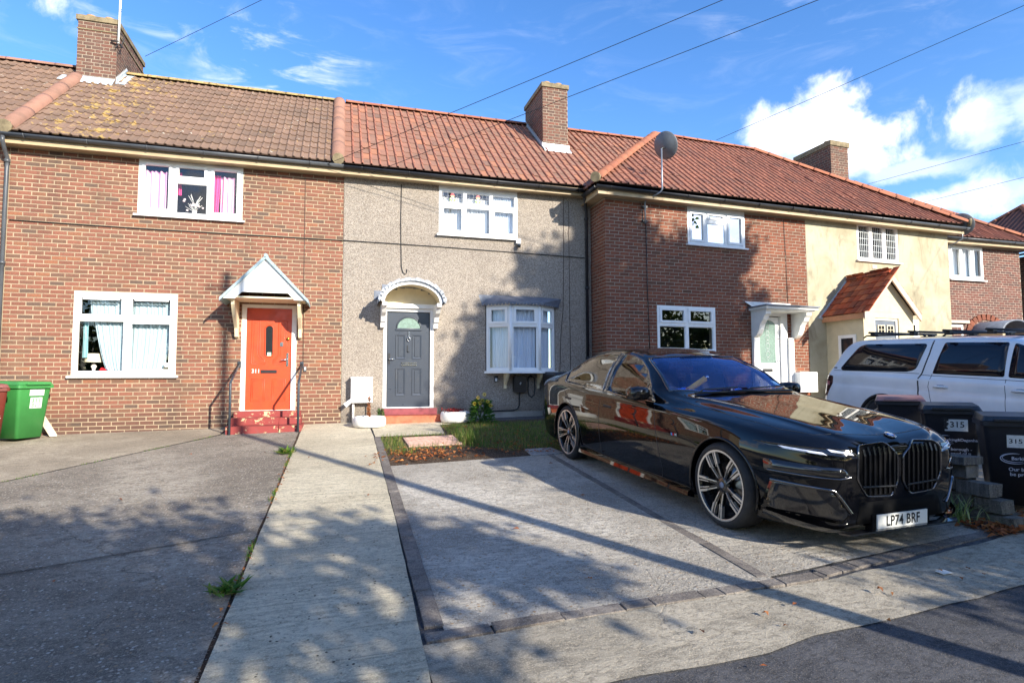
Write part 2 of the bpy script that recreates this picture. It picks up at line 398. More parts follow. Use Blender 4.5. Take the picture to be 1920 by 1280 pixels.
sheet('pavement', [(0.36, -12.5), (0.46, -9.16), (1.8, -9.09), (3.3, -9.09), (5.6, -8.78), (14, -8.3), (14, -9.0), (6.5, -9.45), (4.39, -9.54), (3.9, -9.6), (3.35, -9.64), (2.91, -9.67), (2.54, -9.68), (2.17, -9.76), (1.81, -9.77), (1.43, -9.75), (1.11, -9.77), (0.9, -10.2), (0.7, -12.5)], M_PAVE, -0.004, amp=0.020)
sheet('neighbour_forecourt', [(5.5, -8.72), (14, -8.25), (14, -0.7), (5.5, -0.7)], M_OLD2, -0.006)

# kerb stones and edging setts, one by one
def sett_row(parent, name, pts, lens, width, h, mat, gap=0.008, side=1, n0=0):
    (x0, y0), (x1, y1) = pts; L = math.hypot(x1-x0, y1-y0); d = ((x1-x0)/L, (y1-y0)/L); nrm = (-d[1]*side, d[0]*side)
    a = 0.0; i = n0
    while a < L-0.03:
        l = min(lens[i % len(lens)]*random.uniform(0.92, 1.08), L-a); i += 1
        b0, b1 = a+gap/2, a+l-gap/2; a += l
        if b1-b0 < 0.03: continue
        q = [(x0+d[0]*u+nrm[0]*w, y0+d[1]*u+nrm[1]*w) for u, w in ((b0, 0), (b1, 0), (b1, width), (b0, width))]
        q = [(x+random.uniform(-.004, .004), y+random.uniform(-.004, .004)) for x, y in q]
        up = h+random.uniform(-0.003, 0.004); mb = MB()
        bot = [(x, y, GZ(x, y)-0.05) for x, y in q]; top = [(x, y, GZ(x, y)+up-0.005) for x, y in q]
        cx = sum(p[0] for p in q)/4; cy = sum(p[1] for p in q)/4
        tin = [(cx+(x-cx)*0.97+0, cy+(y-cy)*0.97, GZ(x, y)+up) for x, y in q]
        for A, B in ((bot, top), (top, tin)):
            for k in range(4): mb.quad(A[k], A[(k+1) % 4], B[(k+1) % 4], B[k])
        mb.poly(tin); mb.build(name, mat, parent)
def edging(label):
    return thing('driveway_edging', label, 'edging', (0.6, -9.1, GZ(0.6, -9.1)), group='stone edgings round the driveway')
e1 = edging('grey stone edging between the concrete path and the driveway')
sett_row(e1, 'edging_stone', ((0.632, -2.03), (0.495, -8.98)), [0.6, 0.62, 0.3, 0.6, 0.58, 0.27, 0.26], 0.11, 0.010, M_SETT, side=1)
e2 = edging('row of stone setts along the pavement in front of the driveway')
sett_row(e2, 'edging_stone', ((0.48, -9.14), (3.24, -9.08)), [0.42, 0.4, 0.42, 0.2, 0.36, 0.16, 0.15, 0.17, 0.15, 0.3, 0.17], 0.10, 0.004, M_SETT, side=1)
sett_row(e2, 'edging_stone', ((3.25, -9.05), (5.45, -8.74)), [0.16, 0.17, 0.15, 0.16, 0.34, 0.16], 0.105, 0.003, M_SETT, side=1)
e3 = edging('flush dark edging strip between driveway and parked black car')
sett_row(e3, 'edging_stone', ((2.995, -4.3), (2.86, -8.94)), [0.9, 0.6, 0.9], 0.085, 0.005, M_SETT, side=-1)
sl = tag(MB().prism([(x, y, GZ(x, y)-0.03) for x, y in ((2.68, -4.40), (3.18, -4.36), (3.14, -3.90), (2.72, -3.92))], (0, 0, 0.045)).build('paving_slab', M_SLAB), 'pale square paving slab between lawn and rear car wheel', 'slab')
# ------------------------------------------------------------------ house kit
WARP = None                                # the terrace steps down a little towards the right
def warpz(x, z): return z if WARP is None else z*WARP(x)
def hb(mb, name, mats, parent):            # build a house part, following the fall of the terrace
    if WARP: mb.v = [(x, y, z*WARP(x)) for x, y, z in mb.v]
    return mb.build(name, mats, parent)
M_MORTAR1 = mortar_mat('mortar_cream', srgb(176, 157, 130))
M_MORTAR3 = mortar_mat('mortar_grey', srgb(162, 148, 130))
M_MORTAR5 = mortar_mat('mortar_dark', srgb(186, 170, 152))
M_BRICK1 = brick_mat('red_stock_brick', [(0.0, srgb(118, 76, 63)), (0.2, srgb(132, 83, 67)), (0.45, srgb(142, 90, 73)), (0.6, srgb(125, 84, 69)), (0.75, srgb(109, 83, 68)), (0.87, srgb(150, 96, 70)), (0.95, srgb(95, 79, 70)), (1.0, srgb(100, 79, 68))], gr=0.2)
M_BRICK3 = brick_mat('dark_red_brick', [(0.0, srgb(119, 68, 52)), (0.3, srgb(139, 81, 60)), (0.55, srgb(125, 73, 55)), (0.75, srgb(110, 71, 55)), (0.9, srgb(152, 88, 62)), (1.0, srgb(95, 68, 54))], gr=0.25)
M_BRICK5 = brick_mat('brown_brick', [(0.0, srgb(108, 68, 60)), (0.4, srgb(122, 78, 68)), (0.7, srgb(98, 70, 64)), (1.0, srgb(86, 66, 62))], gr=0.3)
M_BRICKC = brick_mat('sooty_brick', [(0.0, srgb(107, 74, 63)), (0.3, srgb(120, 84, 70)), (0.55, srgb(99, 74, 65)), (0.8, srgb(86, 72, 65)), (1.0, srgb(128, 81, 67))], gr=0.45)
M_TILE1 = tile_mat('brown_concrete_tile', [(0.0, srgb(120, 97, 82)), (0.5, srgb(134, 108, 91)), (0.8, srgb(124, 101, 85)), (1.0, srgb(114, 94, 80))], lichen=0.8, lx=-4.5)
M_TILE2 = tile_mat('red_clay_tile', [(0.0, srgb(141, 103, 86)), (0.35, srgb(148, 106, 89)), (0.6, srgb(134, 103, 88)), (0.8, srgb(165, 113, 87)), (1.0, srgb(123, 96, 84))])
M_TILE3 = tile_mat('orange_clay_tile', [(0.0, srgb(139, 94, 76)), (0.4, srgb(152, 101, 82)), (0.7, srgb(136, 92, 76)), (1.0, srgb(122, 85, 74))])
M_TILE6 = tile_mat('dark_tile', [(0.0, srgb(92, 62, 54)), (0.5, srgb(106, 70, 60)), (1.0, srgb(84, 60, 54))])
M_RIDGE1 = tile_mat('pink_ridge', [(0.0, srgb(150, 111, 95)), (0.5, srgb(156, 116, 99)), (1.0, srgb(142, 106, 91))])
M_RIDGE2 = tile_mat('orange_ridge', [(0.0, srgb(159, 98, 73)), (0.5, srgb(166, 106, 80)), (1.0, srgb(149, 92, 72))])
M_ROLL = tile_mat('clean_tile_roll', [(0.0, srgb(158, 101, 82)), (0.5, srgb(171, 112, 89)), (1.0, srgb(145, 96, 80))])
M_PORCHT = tile_mat('new_clay_tile', [(0.0, srgb(150, 66, 40)), (0.35, srgb(176, 82, 48)), (0.6, srgb(120, 58, 42)), (0.85, srgb(206, 112, 66)), (1.0, srgb(104, 56, 44))])
M_UPVC = plain('white_upvc', srgb(234, 234, 232), 0.35, var=0.03)
M_UPVCG = plain('white_upvc_grey', srgb(222, 224, 226), 0.35, var=0.03)
M_CREAMP = plain('cream_paint', srgb(228, 214, 180), 0.5, var=0.05)
M_WHITEP = plain('white_paint', srgb(236, 234, 228), 0.5, var=0.05)
M_SOFFIT = plain('soffit_paint', srgb(175, 153, 120), 0.6, var=0.1, vs=3)
M_GUTTER = plain('black_gutter', (0.022, 0.022, 0.025), 0.42, var=0.3, vs=4)
M_GUTTERG = plain('grey_gutter', (0.075, 0.08, 0.088), 0.35, var=0.2, vs=4)
M_LEAD = plain('lead_sheet', srgb(150, 156, 166), 0.5, metal=0.15, var=0.2, vs=7)
M_LEADD = plain('dark_lead', srgb(104, 110, 122), 0.55, metal=0.1, var=0.2, vs=7)
M_FLASH = plain('new_flashing', srgb(196, 206, 212), 0.4, metal=0.25, var=0.12, vs=9)
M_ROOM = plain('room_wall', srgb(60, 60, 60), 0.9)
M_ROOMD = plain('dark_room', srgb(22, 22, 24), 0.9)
M_GLASS = glass_mat('window_glass')
M_GLASSB = glass_mat('reflecting_window_glass', tint=(0.75, 0.8, 0.85), dark=0.12)
M_FROST = plain('frosted_glass', srgb(120, 142, 132), 0.25, var=0.25, vs=30)
def cloth(name, col, trans=0.35):
    m, t, b = new_mat(name); p = pos(t)
    st = t.noise(t.vmath('MULTIPLY', p, (60, 60, 1.5)), 1.0, 3, 0.6)
    c = t.mix(t.smooth(st, 0.35, 0.7), col, tuple(x*0.84 for x in col)); t.l.new(c, b.inputs['Base Color'])
    setup(b, Roughness=0.95); b.inputs['Specular IOR Level'].default_value = 0.1; return m
M_NET = cloth('pale_blue_net', srgb(178, 198, 204)); M_NETW = cloth('white_net', srgb(220, 224, 226)); M_PINK = cloth('pink_cloth', srgb(242, 186, 216)); M_HOT = cloth('deep_pink_cloth', srgb(240, 84, 150)); M_NETG = cloth('lilac_blue_net', srgb(214, 224, 236))
M_BLACKM = plain('black_metal', (0.02, 0.02, 0.022), 0.4, var=0.3)
M_CHROME = plain('chrome', (0.75, 0.75, 0.76), 0.18, metal=1.0, var=0.05)
M_LEADED = plain('leading', srgb(200, 205, 205), 0.5)

N_IND = 300
_brick_meshes = {}
def brick_mesh(l, h, d, mat):
    k = (round(l, 3), h, d, mat.name)
    if k not in _brick_meshes:
        mb = MB(); a = 0.004
        f0 = [(-l/2, a, 0), (l/2, a, 0), (l/2, a, h), (-l/2, a, h)]; f1 = [(-l/2+a, 0, a), (l/2-a, 0, a), (l/2-a, 0, h-a), (-l/2+a, 0, h-a)]; bk = [(x, d, z) for x, y, z in f0]
        mb.poly(f1)
        for k4 in range(4):
            j = (k4+1) % 4; mb.quad(f0[k4], f0[j], f1[j], f1[k4]); mb.quad(bk[k4], bk[j], f0[j], f0[k4])
        _brick_meshes[k] = mb.mesh('brick', mat)
    return _brick_meshes[k]
class Pieces:
    """bricks or tiles of one house: the largest in view become objects, the others one joined mesh per surface"""
    def __init__(s, n=N_IND): s.n = n; s.l = []
    def add(s, name, mesh, mw, parent, stuff_name): 
        p = mw.translation; v = p-CAM_LOC; depth = v.dot(CF)
        sx = 960+1103*v.dot(CR)/max(depth, .1)
        s.l.append((depth + (100 if sx < -30 or sx > 1950 or depth < 0 else 0), len(s.l), name, mesh, mw, parent, stuff_name))
    def finish(s):
        s.l.sort(key=lambda q: q[0]); rest = {}
        for i, (d, _, name, mesh, mw, parent, sn) in enumerate(s.l):
            if WARP:
                mw = mw.copy(); mw.translation.z *= WARP(mw.translation.x)
            if i < s.n:
                o = bpy.data.objects.new(name, mesh); o.matrix_basis = mw; _link(o, parent)
            else: rest.setdefault((parent.name, sn, mesh.materials[0].name), []).append((mesh, mw))
        for (pn, sn, mn), L in rest.items():
            vs, fs, ms = [], [], []
            for mesh, mw in L:
                b = len(vs); vs += [tuple(mw @ v.co) for v in mesh.vertices]
                fs += [tuple(b+i for i in p.vertices) for p in mesh.polygons]; ms += [p.material_index for p in mesh.polygons]
            me = bpy.data.meshes.new(sn); me.from_pydata(vs, [], fs)
            for m in L[0][0].materials: me.materials.append(m)
            me.polygons.foreach_set('material_index', ms)
            tag(place(sn, me, bpy.data.objects[pn]), kind='stuff')
def frame_mat(O, a, n, z=Vector((0, 0, 1))):
    """columns: along the wall, into the wall, up"""
    a = Vector(a).normalized(); n = Vector(n).normalized(); z = Vector(z).normalized(); O = Vector(O)
    return Matrix(((a.x, -n.x, z.x, O.x), (a.y, -n.y, z.y, O.y), (a.z, -n.z, z.z, O.z), (0, 0, 0, 1)))
def lay_bricks(P, parent, O, a, n, A0, A1, Z0, Z1, openings, mat, L=0.2275, C=0.0766, D=0.03, bond='stretcher', off=0.0, stuff='far_bricks', joint=0.0135):
    F = frame_mat(O, a, n)
    rows = int((Z1-Z0)/C+0.5)
    for r in range(rows):
        z = Z0+r*C
        if z+C > Z1+0.03: break
        if bond == 'stretcher': pat = [L]; sh = (r % 2)*L/2
        else: pat = [L, L/2]; sh = (r % 2)*L*0.75
        x = A0-L-sh+off; i = 0
        while x < A1:
            l = pat[i % len(pat)]*random.uniform(0.97, 1.03); i += 1
            segs = [(max(x, A0), min(x+l, A1))]; x += l
            for (u0, u1, w0, w1) in openings:
                if z+C*0.6 > w0 and z+C*0.4 < w1:
                    ns = []
                    for s0, s1 in segs:
                        if s1 <= u0 or s0 >= u1: ns.append((s0, s1))
                        else:
                            if s0 < u0: ns.append((s0, u0))
                            if s1 > u1: ns.append((u1, s1))
                    segs = ns
            for s0, s1 in segs:
                if s1-s0 < 0.035: continue
                ln = round((s1-s0-joint)/0.006)*0.006
                me = brick_mesh(ln, C-joint, D, mat)
                M = F @ Matrix.Translation(((s0+s1)/2, random.uniform(-0.0015, 0.0015), z+joint/2+random.uniform(-.0015, .0015))) @ Matrix.Rotation(random.uniform(-.006, .006), 4, 'Y')
                P.add('brick', me, M, parent, stuff)
def wall_cells(mb, x0, x1, z0, z1, y0, y1, ops):
    """wall with openings, as butted boxes"""
    X = sorted({x0, x1, *[min(max(o[i], x0), x1) for o in ops for i in (0, 1)]}); Z = sorted({z0, z1, *[min(max(o[i], z0), z1) for o in ops for i in (2, 3)]})
    for i in range(len(X)-1):
        for j in range(len(Z)-1):
            cx, cz = (X[i]+X[i+1])/2, (Z[j]+Z[j+1])/2
            if any(o[0] < cx < o[1] and o[2] < cz < o[3] for o in ops): continue
            mb.box((X[i], y0, Z[j]), (X[i+1], y1, Z[j+1]))
    return mb

# ---- roof tiles
def tile_mesh(kind, mat, w, g, cache={}):
    k = (kind, mat.name, w, g)
    if k in cache: return cache[k]
    if kind == 'double': pr = [(0, .0), (.012, .018), (.03, .026), (.05, .018), (.065, .003), (.15, .0), (.162, .018), (.18, .026), (.20, .018), (.215, .003), (.30, .0)]
    elif kind == 'single': pr = [(0, .004), (.012, .028), (.026, .036), (.040, .028), (.052, .004), (.06, 0), (.18, 0)]
    else: pr = [(0, 0), (w*.3, .010), (w*.7, .010), (w, 0)]
    s = w/pr[-1][0]; gap = 0.003; ln = g+0.05; th = 0.011 if kind == 'single' else 0.022
    mb = MB(); mb.smooth = False
    nP = len(pr)
    for y, lift in ((0.0, th), (ln, 0.0)):
        for u, h in pr: mb.v.append((gap/2+u*s*(1-gap/w), y, h+lift))
    for u, h in pr: mb.v.append((gap/2+u*s*(1-gap/w), 0.004, h))
    for i in range(nP-1):
        mb.face((i, i+1, nP+i+1, nP+i)); mb.face((2*nP+i, 2*nP+i+1, i+1, i))
    mb.face((0, nP, 2*nP)); mb.face((nP-1, 3*nP-1, 2*nP-1))
    me = mb.mesh('roof_tile', mat)
    if kind == 'single':      # rain keeps the rolls cleaner than the pans
        me.materials.append(M_ROLL)
        for i, p in enumerate(me.polygons):
            if i < 2*(nP-1) and (i//2) < 4: p.material_index = 1
    cache[k] = me; return cache[k]
def clip_mesh(mesh, M, planes):
    bm = bmesh.new(); bm.from_mesh(mesh); bm.transform(M)
    for co, no in planes:
        bmesh.ops.bisect_plane(bm, geom=bm.verts[:]+bm.edges[:]+bm.faces[:], plane_co=co, plane_no=no, clear_outer=True)
    if not bm.faces: bm.free(); return None
    bm.transform(M.inverted()); me = bpy.data.meshes.new('roof_tile'); bm.to_mesh(me); bm.free()
    for m in mesh.materials: me.materials.append(m)
    return me
def lay_tiles(P, parent, O, a, up, width, length, kind, mat, w, g, planes=(), hole=None, stuff='far_roof_tiles', x_start=0.0):
    """planes: (point, outward normal) cutting the field; hole(p) leaves tiles out"""
    a = Vector(a).normalized(); up = Vector(up).normalized(); n = a.cross(up)
    if n.z < 0: n = -n
    F = Matrix(((a.x, up.x, n.x, O[0]), (a.y, up.y, n.y, O[1]), (a.z, up.z, n.z, O[2]), (0, 0, 0, 1)))
    me = tile_mesh(kind, mat, w, g)
    for r in range(int(math.ceil(length/g-0.2))):
        for c in range(int(math.ceil(width/w))):
            odd = random.random() < .03
            M = F @ Matrix.Translation((x_start+c*w, r*g-(.03 if odd else 0), (.012 if odd else 0) + random.uniform(0, .006))) @ Matrix.Rotation(random.uniform(-.010, .010)*(3.5 if odd else 1), 4, 'Z')
            corners = [M @ Vector(q) for q in ((0, 0, 0), (w, 0, 0), (w, g, 0), (0, g, 0))]; ctr = sum(corners, Vector())/4
            if hole and hole(ctr): continue
            cut = False; out = False
            for co, no in planes:
                ds = [(q-Vector(co)).dot(Vector(no)) for q in corners]
                if min(ds) > -0.01: out = True
                if max(ds) > 0.01: cut = True
            if out: continue
            m2 = me
            if cut:
                m2 = clip_mesh(me, M, planes)
                if m2 is None: continue
            P.add('roof_tile', m2, M, parent, stuff)
def ridge_tiles(parent, A, B, mat, r=0.115, ln=0.45, name='ridge_tile', sides=8, squash=0.8):
    A = Vector(A); B = Vector(B); d = B-A; L = d.length; d.normalize(); s = d.cross(Vector((0, 0, 1))).normalized(); u = s.cross(d)
    n = max(1, round(L/ln)); st = L/n
    for i in range(n):
        mb = MB(); mb.smooth = True
        for e, (t, rr) in enumerate(((0.004, r), (st*0.12, r*1.04), (st*0.14, r), (st-0.002, r*0.97))):
            for k in range(sides+1):
                w = math.pi*k/sides; p = A + d*(i*st+t) + rr*(math.cos(w)*s + squash*math.sin(w)*u)-u*0.02; mb.v.append(tuple(p))
        for e in range(3):
            for k in range(sides): q = e*(sides+1)+k; mb.face((q, q+1, q+sides+2, q+sides+1))
        mb.smooth = False
        mb.face(range(sides, -1, -1)); mb.face(range(3*(sides+1), 4*(sides+1)))
        hb(mb, name, mat, parent)
def gutter(parent, A, B, mat, r=0.058, brackets=True):
    A = Vector(A); B = Vector(B); d = (B-A); L = d.length; d.normalize(); s = d.cross(Vector((0, 0, 1))).normalized()
    mb = MB(); mb.smooth = True; n = 8
    for t in (0, L):
        for rr in (r, r-0.006):
            for k in range(n+1):
                w = math.pi+math.pi*k/n; mb.v.append(tuple(A+d*t+rr*(math.cos(w)*s)+Vector((0, 0, 1))*rr*math.sin(w)*1.0))
    q = n+1
    for k in range(n):
        mb.face((k, k+1, 2*q+k+1, 2*q+k)); mb.face((q+k, 3*q+k, 3*q+k+1, q+k+1))
    mb.smooth = False
    for k in range(n):
        mb.face((k, q+k, q+k+1, k+1)); mb.face((2*q+k, 2*q+k+1, 3*q+k+1, 3*q+k))
    mb.face((0, 2*q, 3*q, q)); mb.face((n, q+n, 3*q+n, 2*q+n))
    o = hb(mb, 'gutter', mat, parent)
    if brackets:
        t = 0.35
        while t < L:
            m2 = MB(); pts = [tuple(A+d*t+(r+0.005)*math.cos(w)*s+Vector((0, 0, (r+0.005)*math.sin(w)))) for w in [math.pi+math.pi*k/8 for k in range(9)]]
            m2.tube(pts, 0.010, 5); hb(m2, 'gutter_bracket', mat, o); t += 0.95
    return o
def drainpipe(parent, pts, mat, r=0.034, clips=()):
    o = hb(MB().tube(pts, r, 10), 'drainpipe', mat, parent)
    for z in clips:
        x, y = pts[-1][0], pts[-1][1]
        hb(MB().tube([(x, y, z-0.03), (x, y, z+0.03)], r*1.35, 10), 'pipe_clip', mat, o)
    return o

# ---- windows and doors.  All rectangles are (x0, x1, z0, z1) on a wall whose face is at y, looking to -y
def rect(x0, x1, z0, z1, y): return [(x0, y, z0), (x1, y, z0), (x1, y, z1), (x0, y, z1)]
def inset(r, d): return (r[0]+d, r[1]-d, r[2]+d, r[3]-d)
def curtain(parent, name, x0, x1, z0, z1, y, mat, folds=8, amp=0.018, shape=None, T=None):
    mb = MB(); mb.smooth = True; nx, nz = folds*6, 10
    for j in range(nz+1):
        v = j/nz
        for i in range(nx+1):
            u = i/nx; l, r_ = (x0, x1) if shape is None else shape(v)
            x = l+(r_-l)*u; yy = y+amp*math.sin(u*folds*2*math.pi+0.6*math.sin(v*3+u*9))+amp*0.5*math.sin(u*folds*4.3+1.3)
            mb.v.append((x, yy, z0+(z1-z0)*v))
    for j in range(nz):
        for i in range(nx): k = j*(nx+1)+i; mb.face((k, k+1, k+nx+2, k+nx+1))
    if T: mb.v = [tuple(T @ Vector(p)) for p in mb.v]
    return hb(mb, name, mat, parent)
def window(house, r, y, lights, sill=True, mat=M_UPVC, glass=M_GLASS, fw=0.055, room=0.9, roommat=M_ROOM, sillw=0.05, T=None, depth=0.07, label=None, flat=False):
    """lights: list of (rect, sash?)"""
    X0, X1, Z0, Z1 = r
    def fin(mb, name, m, par):
        if T: mb.v = [tuple(T @ Vector(p)) for p in mb.v]
        return hb(mb, name, m, par)
    mb = MB(); mb.ring(rect(*r, y), rect(*inset(r, fw), y), (0, depth, 0))
    # mullions and transoms: everything inside the frame that is not a light
    xs = sorted({X0+fw, X1-fw, *[q for l, s in lights for q in l[:2]]}); zs = sorted({Z0+fw, Z1-fw, *[q for l, s in lights for q in l[2:]]})
    for i in range(len(xs)-1):
        for j in range(len(zs)-1):
            cx, cz = (xs[i]+xs[i+1])/2, (zs[j]+zs[j+1])/2
            if not (X0+fw < cx < X1-fw and Z0+fw < cz < Z1-fw): continue
            if any(l[0] < cx < l[1] and l[2] < cz < l[3] for l, s in lights): continue
            mb.box((xs[i], y+0.002, zs[j]), (xs[i+1], y+depth-0.002, zs[j+1]))
    w = fin(mb, 'window_frame' if flat else 'window', mat, house)
    if flat: w = house                     # lights of a bay hang straight on the bay
    if label: w['label'] = label
    for l, s in lights:
        if s:
            l2 = (l[0]-0.006, l[1]+0.006, l[2]-0.006, l[3]+0.006)
            fin(MB().ring(rect(*l2, y-0.016), rect(*inset(l, 0.045), y-0.016), (0, 0.05, 0)), 'sash', mat, w); li = inset(l, 0.045)
        else:
            fin(MB().ring(rect(*l, y+0.012), rect(*inset(l, 0.014), y+0.020), (0, 0.03, 0)), 'glazing_bead', mat, w); li = inset(l, 0.014)
        yy = y+0.022
        fin(MB().box((li[0]-.004, yy, li[2]-.004), (li[1]+.004, yy+0.006, li[3]+.004)), 'pane', glass, w)
    if sill:
        fin(MB().prism([(X0-sillw, y+0.06, Z0-0.002), (X0-sillw, y-0.075, Z0-0.018), (X0-sillw, y-0.075, Z0-0.05), (X0-sillw, y+0.06, Z0-0.05)], (X1-X0+2*sillw, 0, 0)), 'sill', mat, w)
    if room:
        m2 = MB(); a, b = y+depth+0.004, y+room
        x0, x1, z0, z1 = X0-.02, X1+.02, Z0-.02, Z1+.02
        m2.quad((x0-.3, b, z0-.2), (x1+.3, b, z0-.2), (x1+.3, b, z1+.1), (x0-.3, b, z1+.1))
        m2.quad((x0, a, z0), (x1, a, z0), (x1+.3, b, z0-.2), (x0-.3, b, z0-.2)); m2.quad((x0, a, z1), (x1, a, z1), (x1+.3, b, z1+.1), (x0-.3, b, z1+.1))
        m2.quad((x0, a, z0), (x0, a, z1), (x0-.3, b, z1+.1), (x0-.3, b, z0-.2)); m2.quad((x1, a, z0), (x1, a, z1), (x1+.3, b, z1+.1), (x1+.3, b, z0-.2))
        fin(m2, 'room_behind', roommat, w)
    return w
def vent_slot(w, x0, x1, z, y):
    hb(MB().box((x0, y-0.028, z), (x1, y-0.001, z+0.028)), 'trickle_vent', M_UPVC, w)

class MD:  # panel moulding: raised bead outline from a polyline
    pass
def moulding(parent, pts, y, mat, w=0.012, name='panel_moulding', closed=True):
    mb = MB(); P = [Vector((x, y, z)) for x, z in pts]
    if closed: P = P+[P[0], P[1]]
    mb.tube(P, w*0.6, 5, cap=not closed); return hb(mb, name, mat, parent)
# ------------------------------------------------------------------ the terrace
PITCH = R(40); TP = math.tan(PITCH)
UP = Vector((0, math.cos(PITCH), math.sin(PITCH))); XD = Vector((1, 0, 0)); ND = Vector((0, -1, 0))
EY, EZ = -0.27, 5.30; RY = 3.0; RZ = EZ+(RY-EY)*TP; RL = (RY-EY)/math.cos(PITCH)
GRP = 'houses of the terrace'

def chimney(house, P, x0, x1, y0, y1, zb, zt, zb_back, mat, pots=((.25, .2), (.72, .2)), flash=True, cap_h=0.16):
    c = hb(MB().box((x0+.005, y0+.005, zb-0.8), (x1-.005, y1-.005, zt-0.02)), 'chimney', M_MORTAR3, house)
    lay_bricks(P, c, (x0, y0, 0), XD, ND, 0, x1-x0, zb, zt-cap_h, [], mat, bond='flemish', stuff='far_chimney_bricks', D=0.012)
    lay_bricks(P, c, (x0, y1, 0), (0, -1, 0), (-1, 0, 0), 0, y1-y0, zb, zt-cap_h, [], mat, bond='flemish', stuff='far_chimney_bricks', D=0.012)
    lay_bricks(P, c, (x1, y0, 0), (0, 1, 0), (1, 0, 0), 0, y1-y0, zb, zt-cap_h, [], mat, bond='flemish', stuff='far_chimney_bricks', D=0.012)
    # oversailing course and weathered mortar flaunching
    mb = MB()
    mb.box((x0-.03, y0-.03, zt-cap_h+0.01), (x1+.03, y1+.03, zt-0.04)); hb(mb, 'chimney_cap', M_CAPST, c)
    mb = MB(); a = [(x0-.02, y0-.02, zt-.04), (x1+.02, y0-.02, zt-.04), (x1+.02, y1+.02, zt-.04), (x0-.02, y1+.02, zt-.04)]; b = [(x0+.09, y0+.09, zt+.02), (x1-.09, y0+.09, zt+.02), (x1-.09, y1-.09, zt+.02), (x0+.09, y1-.09, zt+.02)]
    for k in range(4): mb.quad(a[k], a[(k+1) % 4], b[(k+1) % 4], b[k])
    mb.poly(b); hb(mb, 'flaunching', M_CAPST, c)
    for fx, fy in pots:
        px, py = x0+(x1-x0)*fx, y0+fy
        hb(MB().lathe([(.10, 0), (.10, .035), (.11, .045), (.105, .06), (.08, .065), (.07, .02)], 14, Matrix.Translation((px, py, zt-.0))), 'chimney_pot', M_POT, c)
    return c
M_CAPST = plain('lichened_mortar', srgb(123, 110, 85), 0.9, var=0.35, vs=9, bump=0.5)
M_POT = plain('pale_clay_pot', srgb(176, 140, 100), 0.85, var=0.15)
M_CONCS = plain('sill_concrete', srgb(190, 180, 165), 0.8, var=0.15)

def roof_slab(house, pts_front, mat, extra=()):
    mb = MB(); mb.poly(pts_front)
    for e in extra: mb.poly(e)
    return hb(mb, 'roof', mat, house)
M_UNDER = plain('roof_underlay', srgb(70, 52, 46), 0.95)

# ================= house beyond the drainpipe (left edge)
H0 = thing('terraced_house', 'strip of brick house beyond the grey drainpipe at the left edge', 'house', (-7.5, 0, 0), group=GRP)
P = Pieces()
wl = hb(wall_cells(MB(), -9.5, -5.66, -0.3, 5.10, 0.004, 0.3, []), 'wall', M_MORTAR1, H0)
lay_bricks(P, wl, (0, 0, 0), XD, ND, -6.6, -5.64, -0.12, 5.10, [], M_BRICK1, off=0.03)
rf = roof_slab(H0, [(-9.5, EY, EZ), (-5.62, EY, EZ), (-5.62, RY, RZ), (-9.5, RY, RZ)], M_UNDER, [[(-9.5, RY, RZ), (-5.62, RY, RZ), (-5.62, 7.0, 4.7), (-9.5, 7.0, 4.7)]])
lay_tiles(P, rf, (-8.66, EY, EZ), XD, UP, 3.0, RL, 'double', M_TILE1, 0.30, 0.326, hole=lambda c: -5.66 < c.x and 2.3 < c.y)
ridge_tiles(rf, (-9.0, RY, RZ+.02), (-5.75, RY, RZ+.02), M_RIDGE1)
hb(MB().box((-9.5, -0.235, 5.10), (-5.66, 0.012, 5.12)), 'soffit', M_SOFFIT, H0)
hb(MB().box((-9.5, -0.25, 5.085), (-5.66, -0.236, 5.25)), 'fascia', M_SOFFIT, H0)
gutter(H0, (-9.5, -0.315, 5.235), (-5.66, -0.315, 5.235), M_GUTTER)
P.finish()

# ================= red brick house
H1 = thing('terraced_house', 'red brick house with orange front door and pink curtains upstairs', 'house', (-2.8, 0, 0), group=GRP)
P = Pieces()
op1 = [(-3.62, -1.82, 4.05, 5.2), (-4.57, -2.90, 1.03, 2.55), (-1.775, -0.775, 0.33, 2.40)]
wl = hb(wall_cells(MB(), -5.655, 0.095, -0.3, 5.10, 0.004, 0.3, op1), 'wall', M_MORTAR1, H1)
lay_bricks(P, wl, (0, 0, 0), XD, ND, -5.64, 0.095, -0.12, 5.10, op1, M_BRICK1)
rf = roof_slab(H1, [(-5.615, EY, EZ), (0.0, EY, EZ), (0.0, RY, RZ), (-5.615, RY, RZ)], M_UNDER, [[(-5.615, RY, RZ), (0.0, RY, RZ), (0.0, 7.0, 4.7), (-5.615, 7.0, 4.7)]])
lay_tiles(P, rf, (-5.56, EY, EZ), XD, UP, 5.5, RL, 'double', M_TILE1, 0.30, 0.326, planes=[((-0.06, 0, 0), (1, 0, 0))], hole=lambda c: -5.6 < c.x < -4.85 and 2.4 < c.y)
ridge_tiles(rf, (-4.8, RY, RZ+.02), (-0.02, RY, RZ+.02), plain('mossy_ridge', srgb(150, 128, 84), 0.9, var=0.4, vs=8))
for px, nm in ((-5.60, 'party_ridge_tile'), (-0.03, 'party_ridge_tile')):
    top = RY-0.02 if px > -3 else 2.45
    ridge_tiles(rf, (px, top, EZ+(top-EY)*TP+.055), (px, EY-.02, EZ+.055), M_RIDGE1, r=0.14, ln=0.8, name=nm, squash=0.85)
    hb(MB().tube([(px, EY-.075, EZ+.05), (px, EY-.025, EZ+.06)], 0.115, 10), 'mortar_plug', M_CAPST, rf)
ch = chimney(H1, P, -5.62, -4.85, 2.42, 4.28, 7.3, 9.08, 8, M_BRICKC)
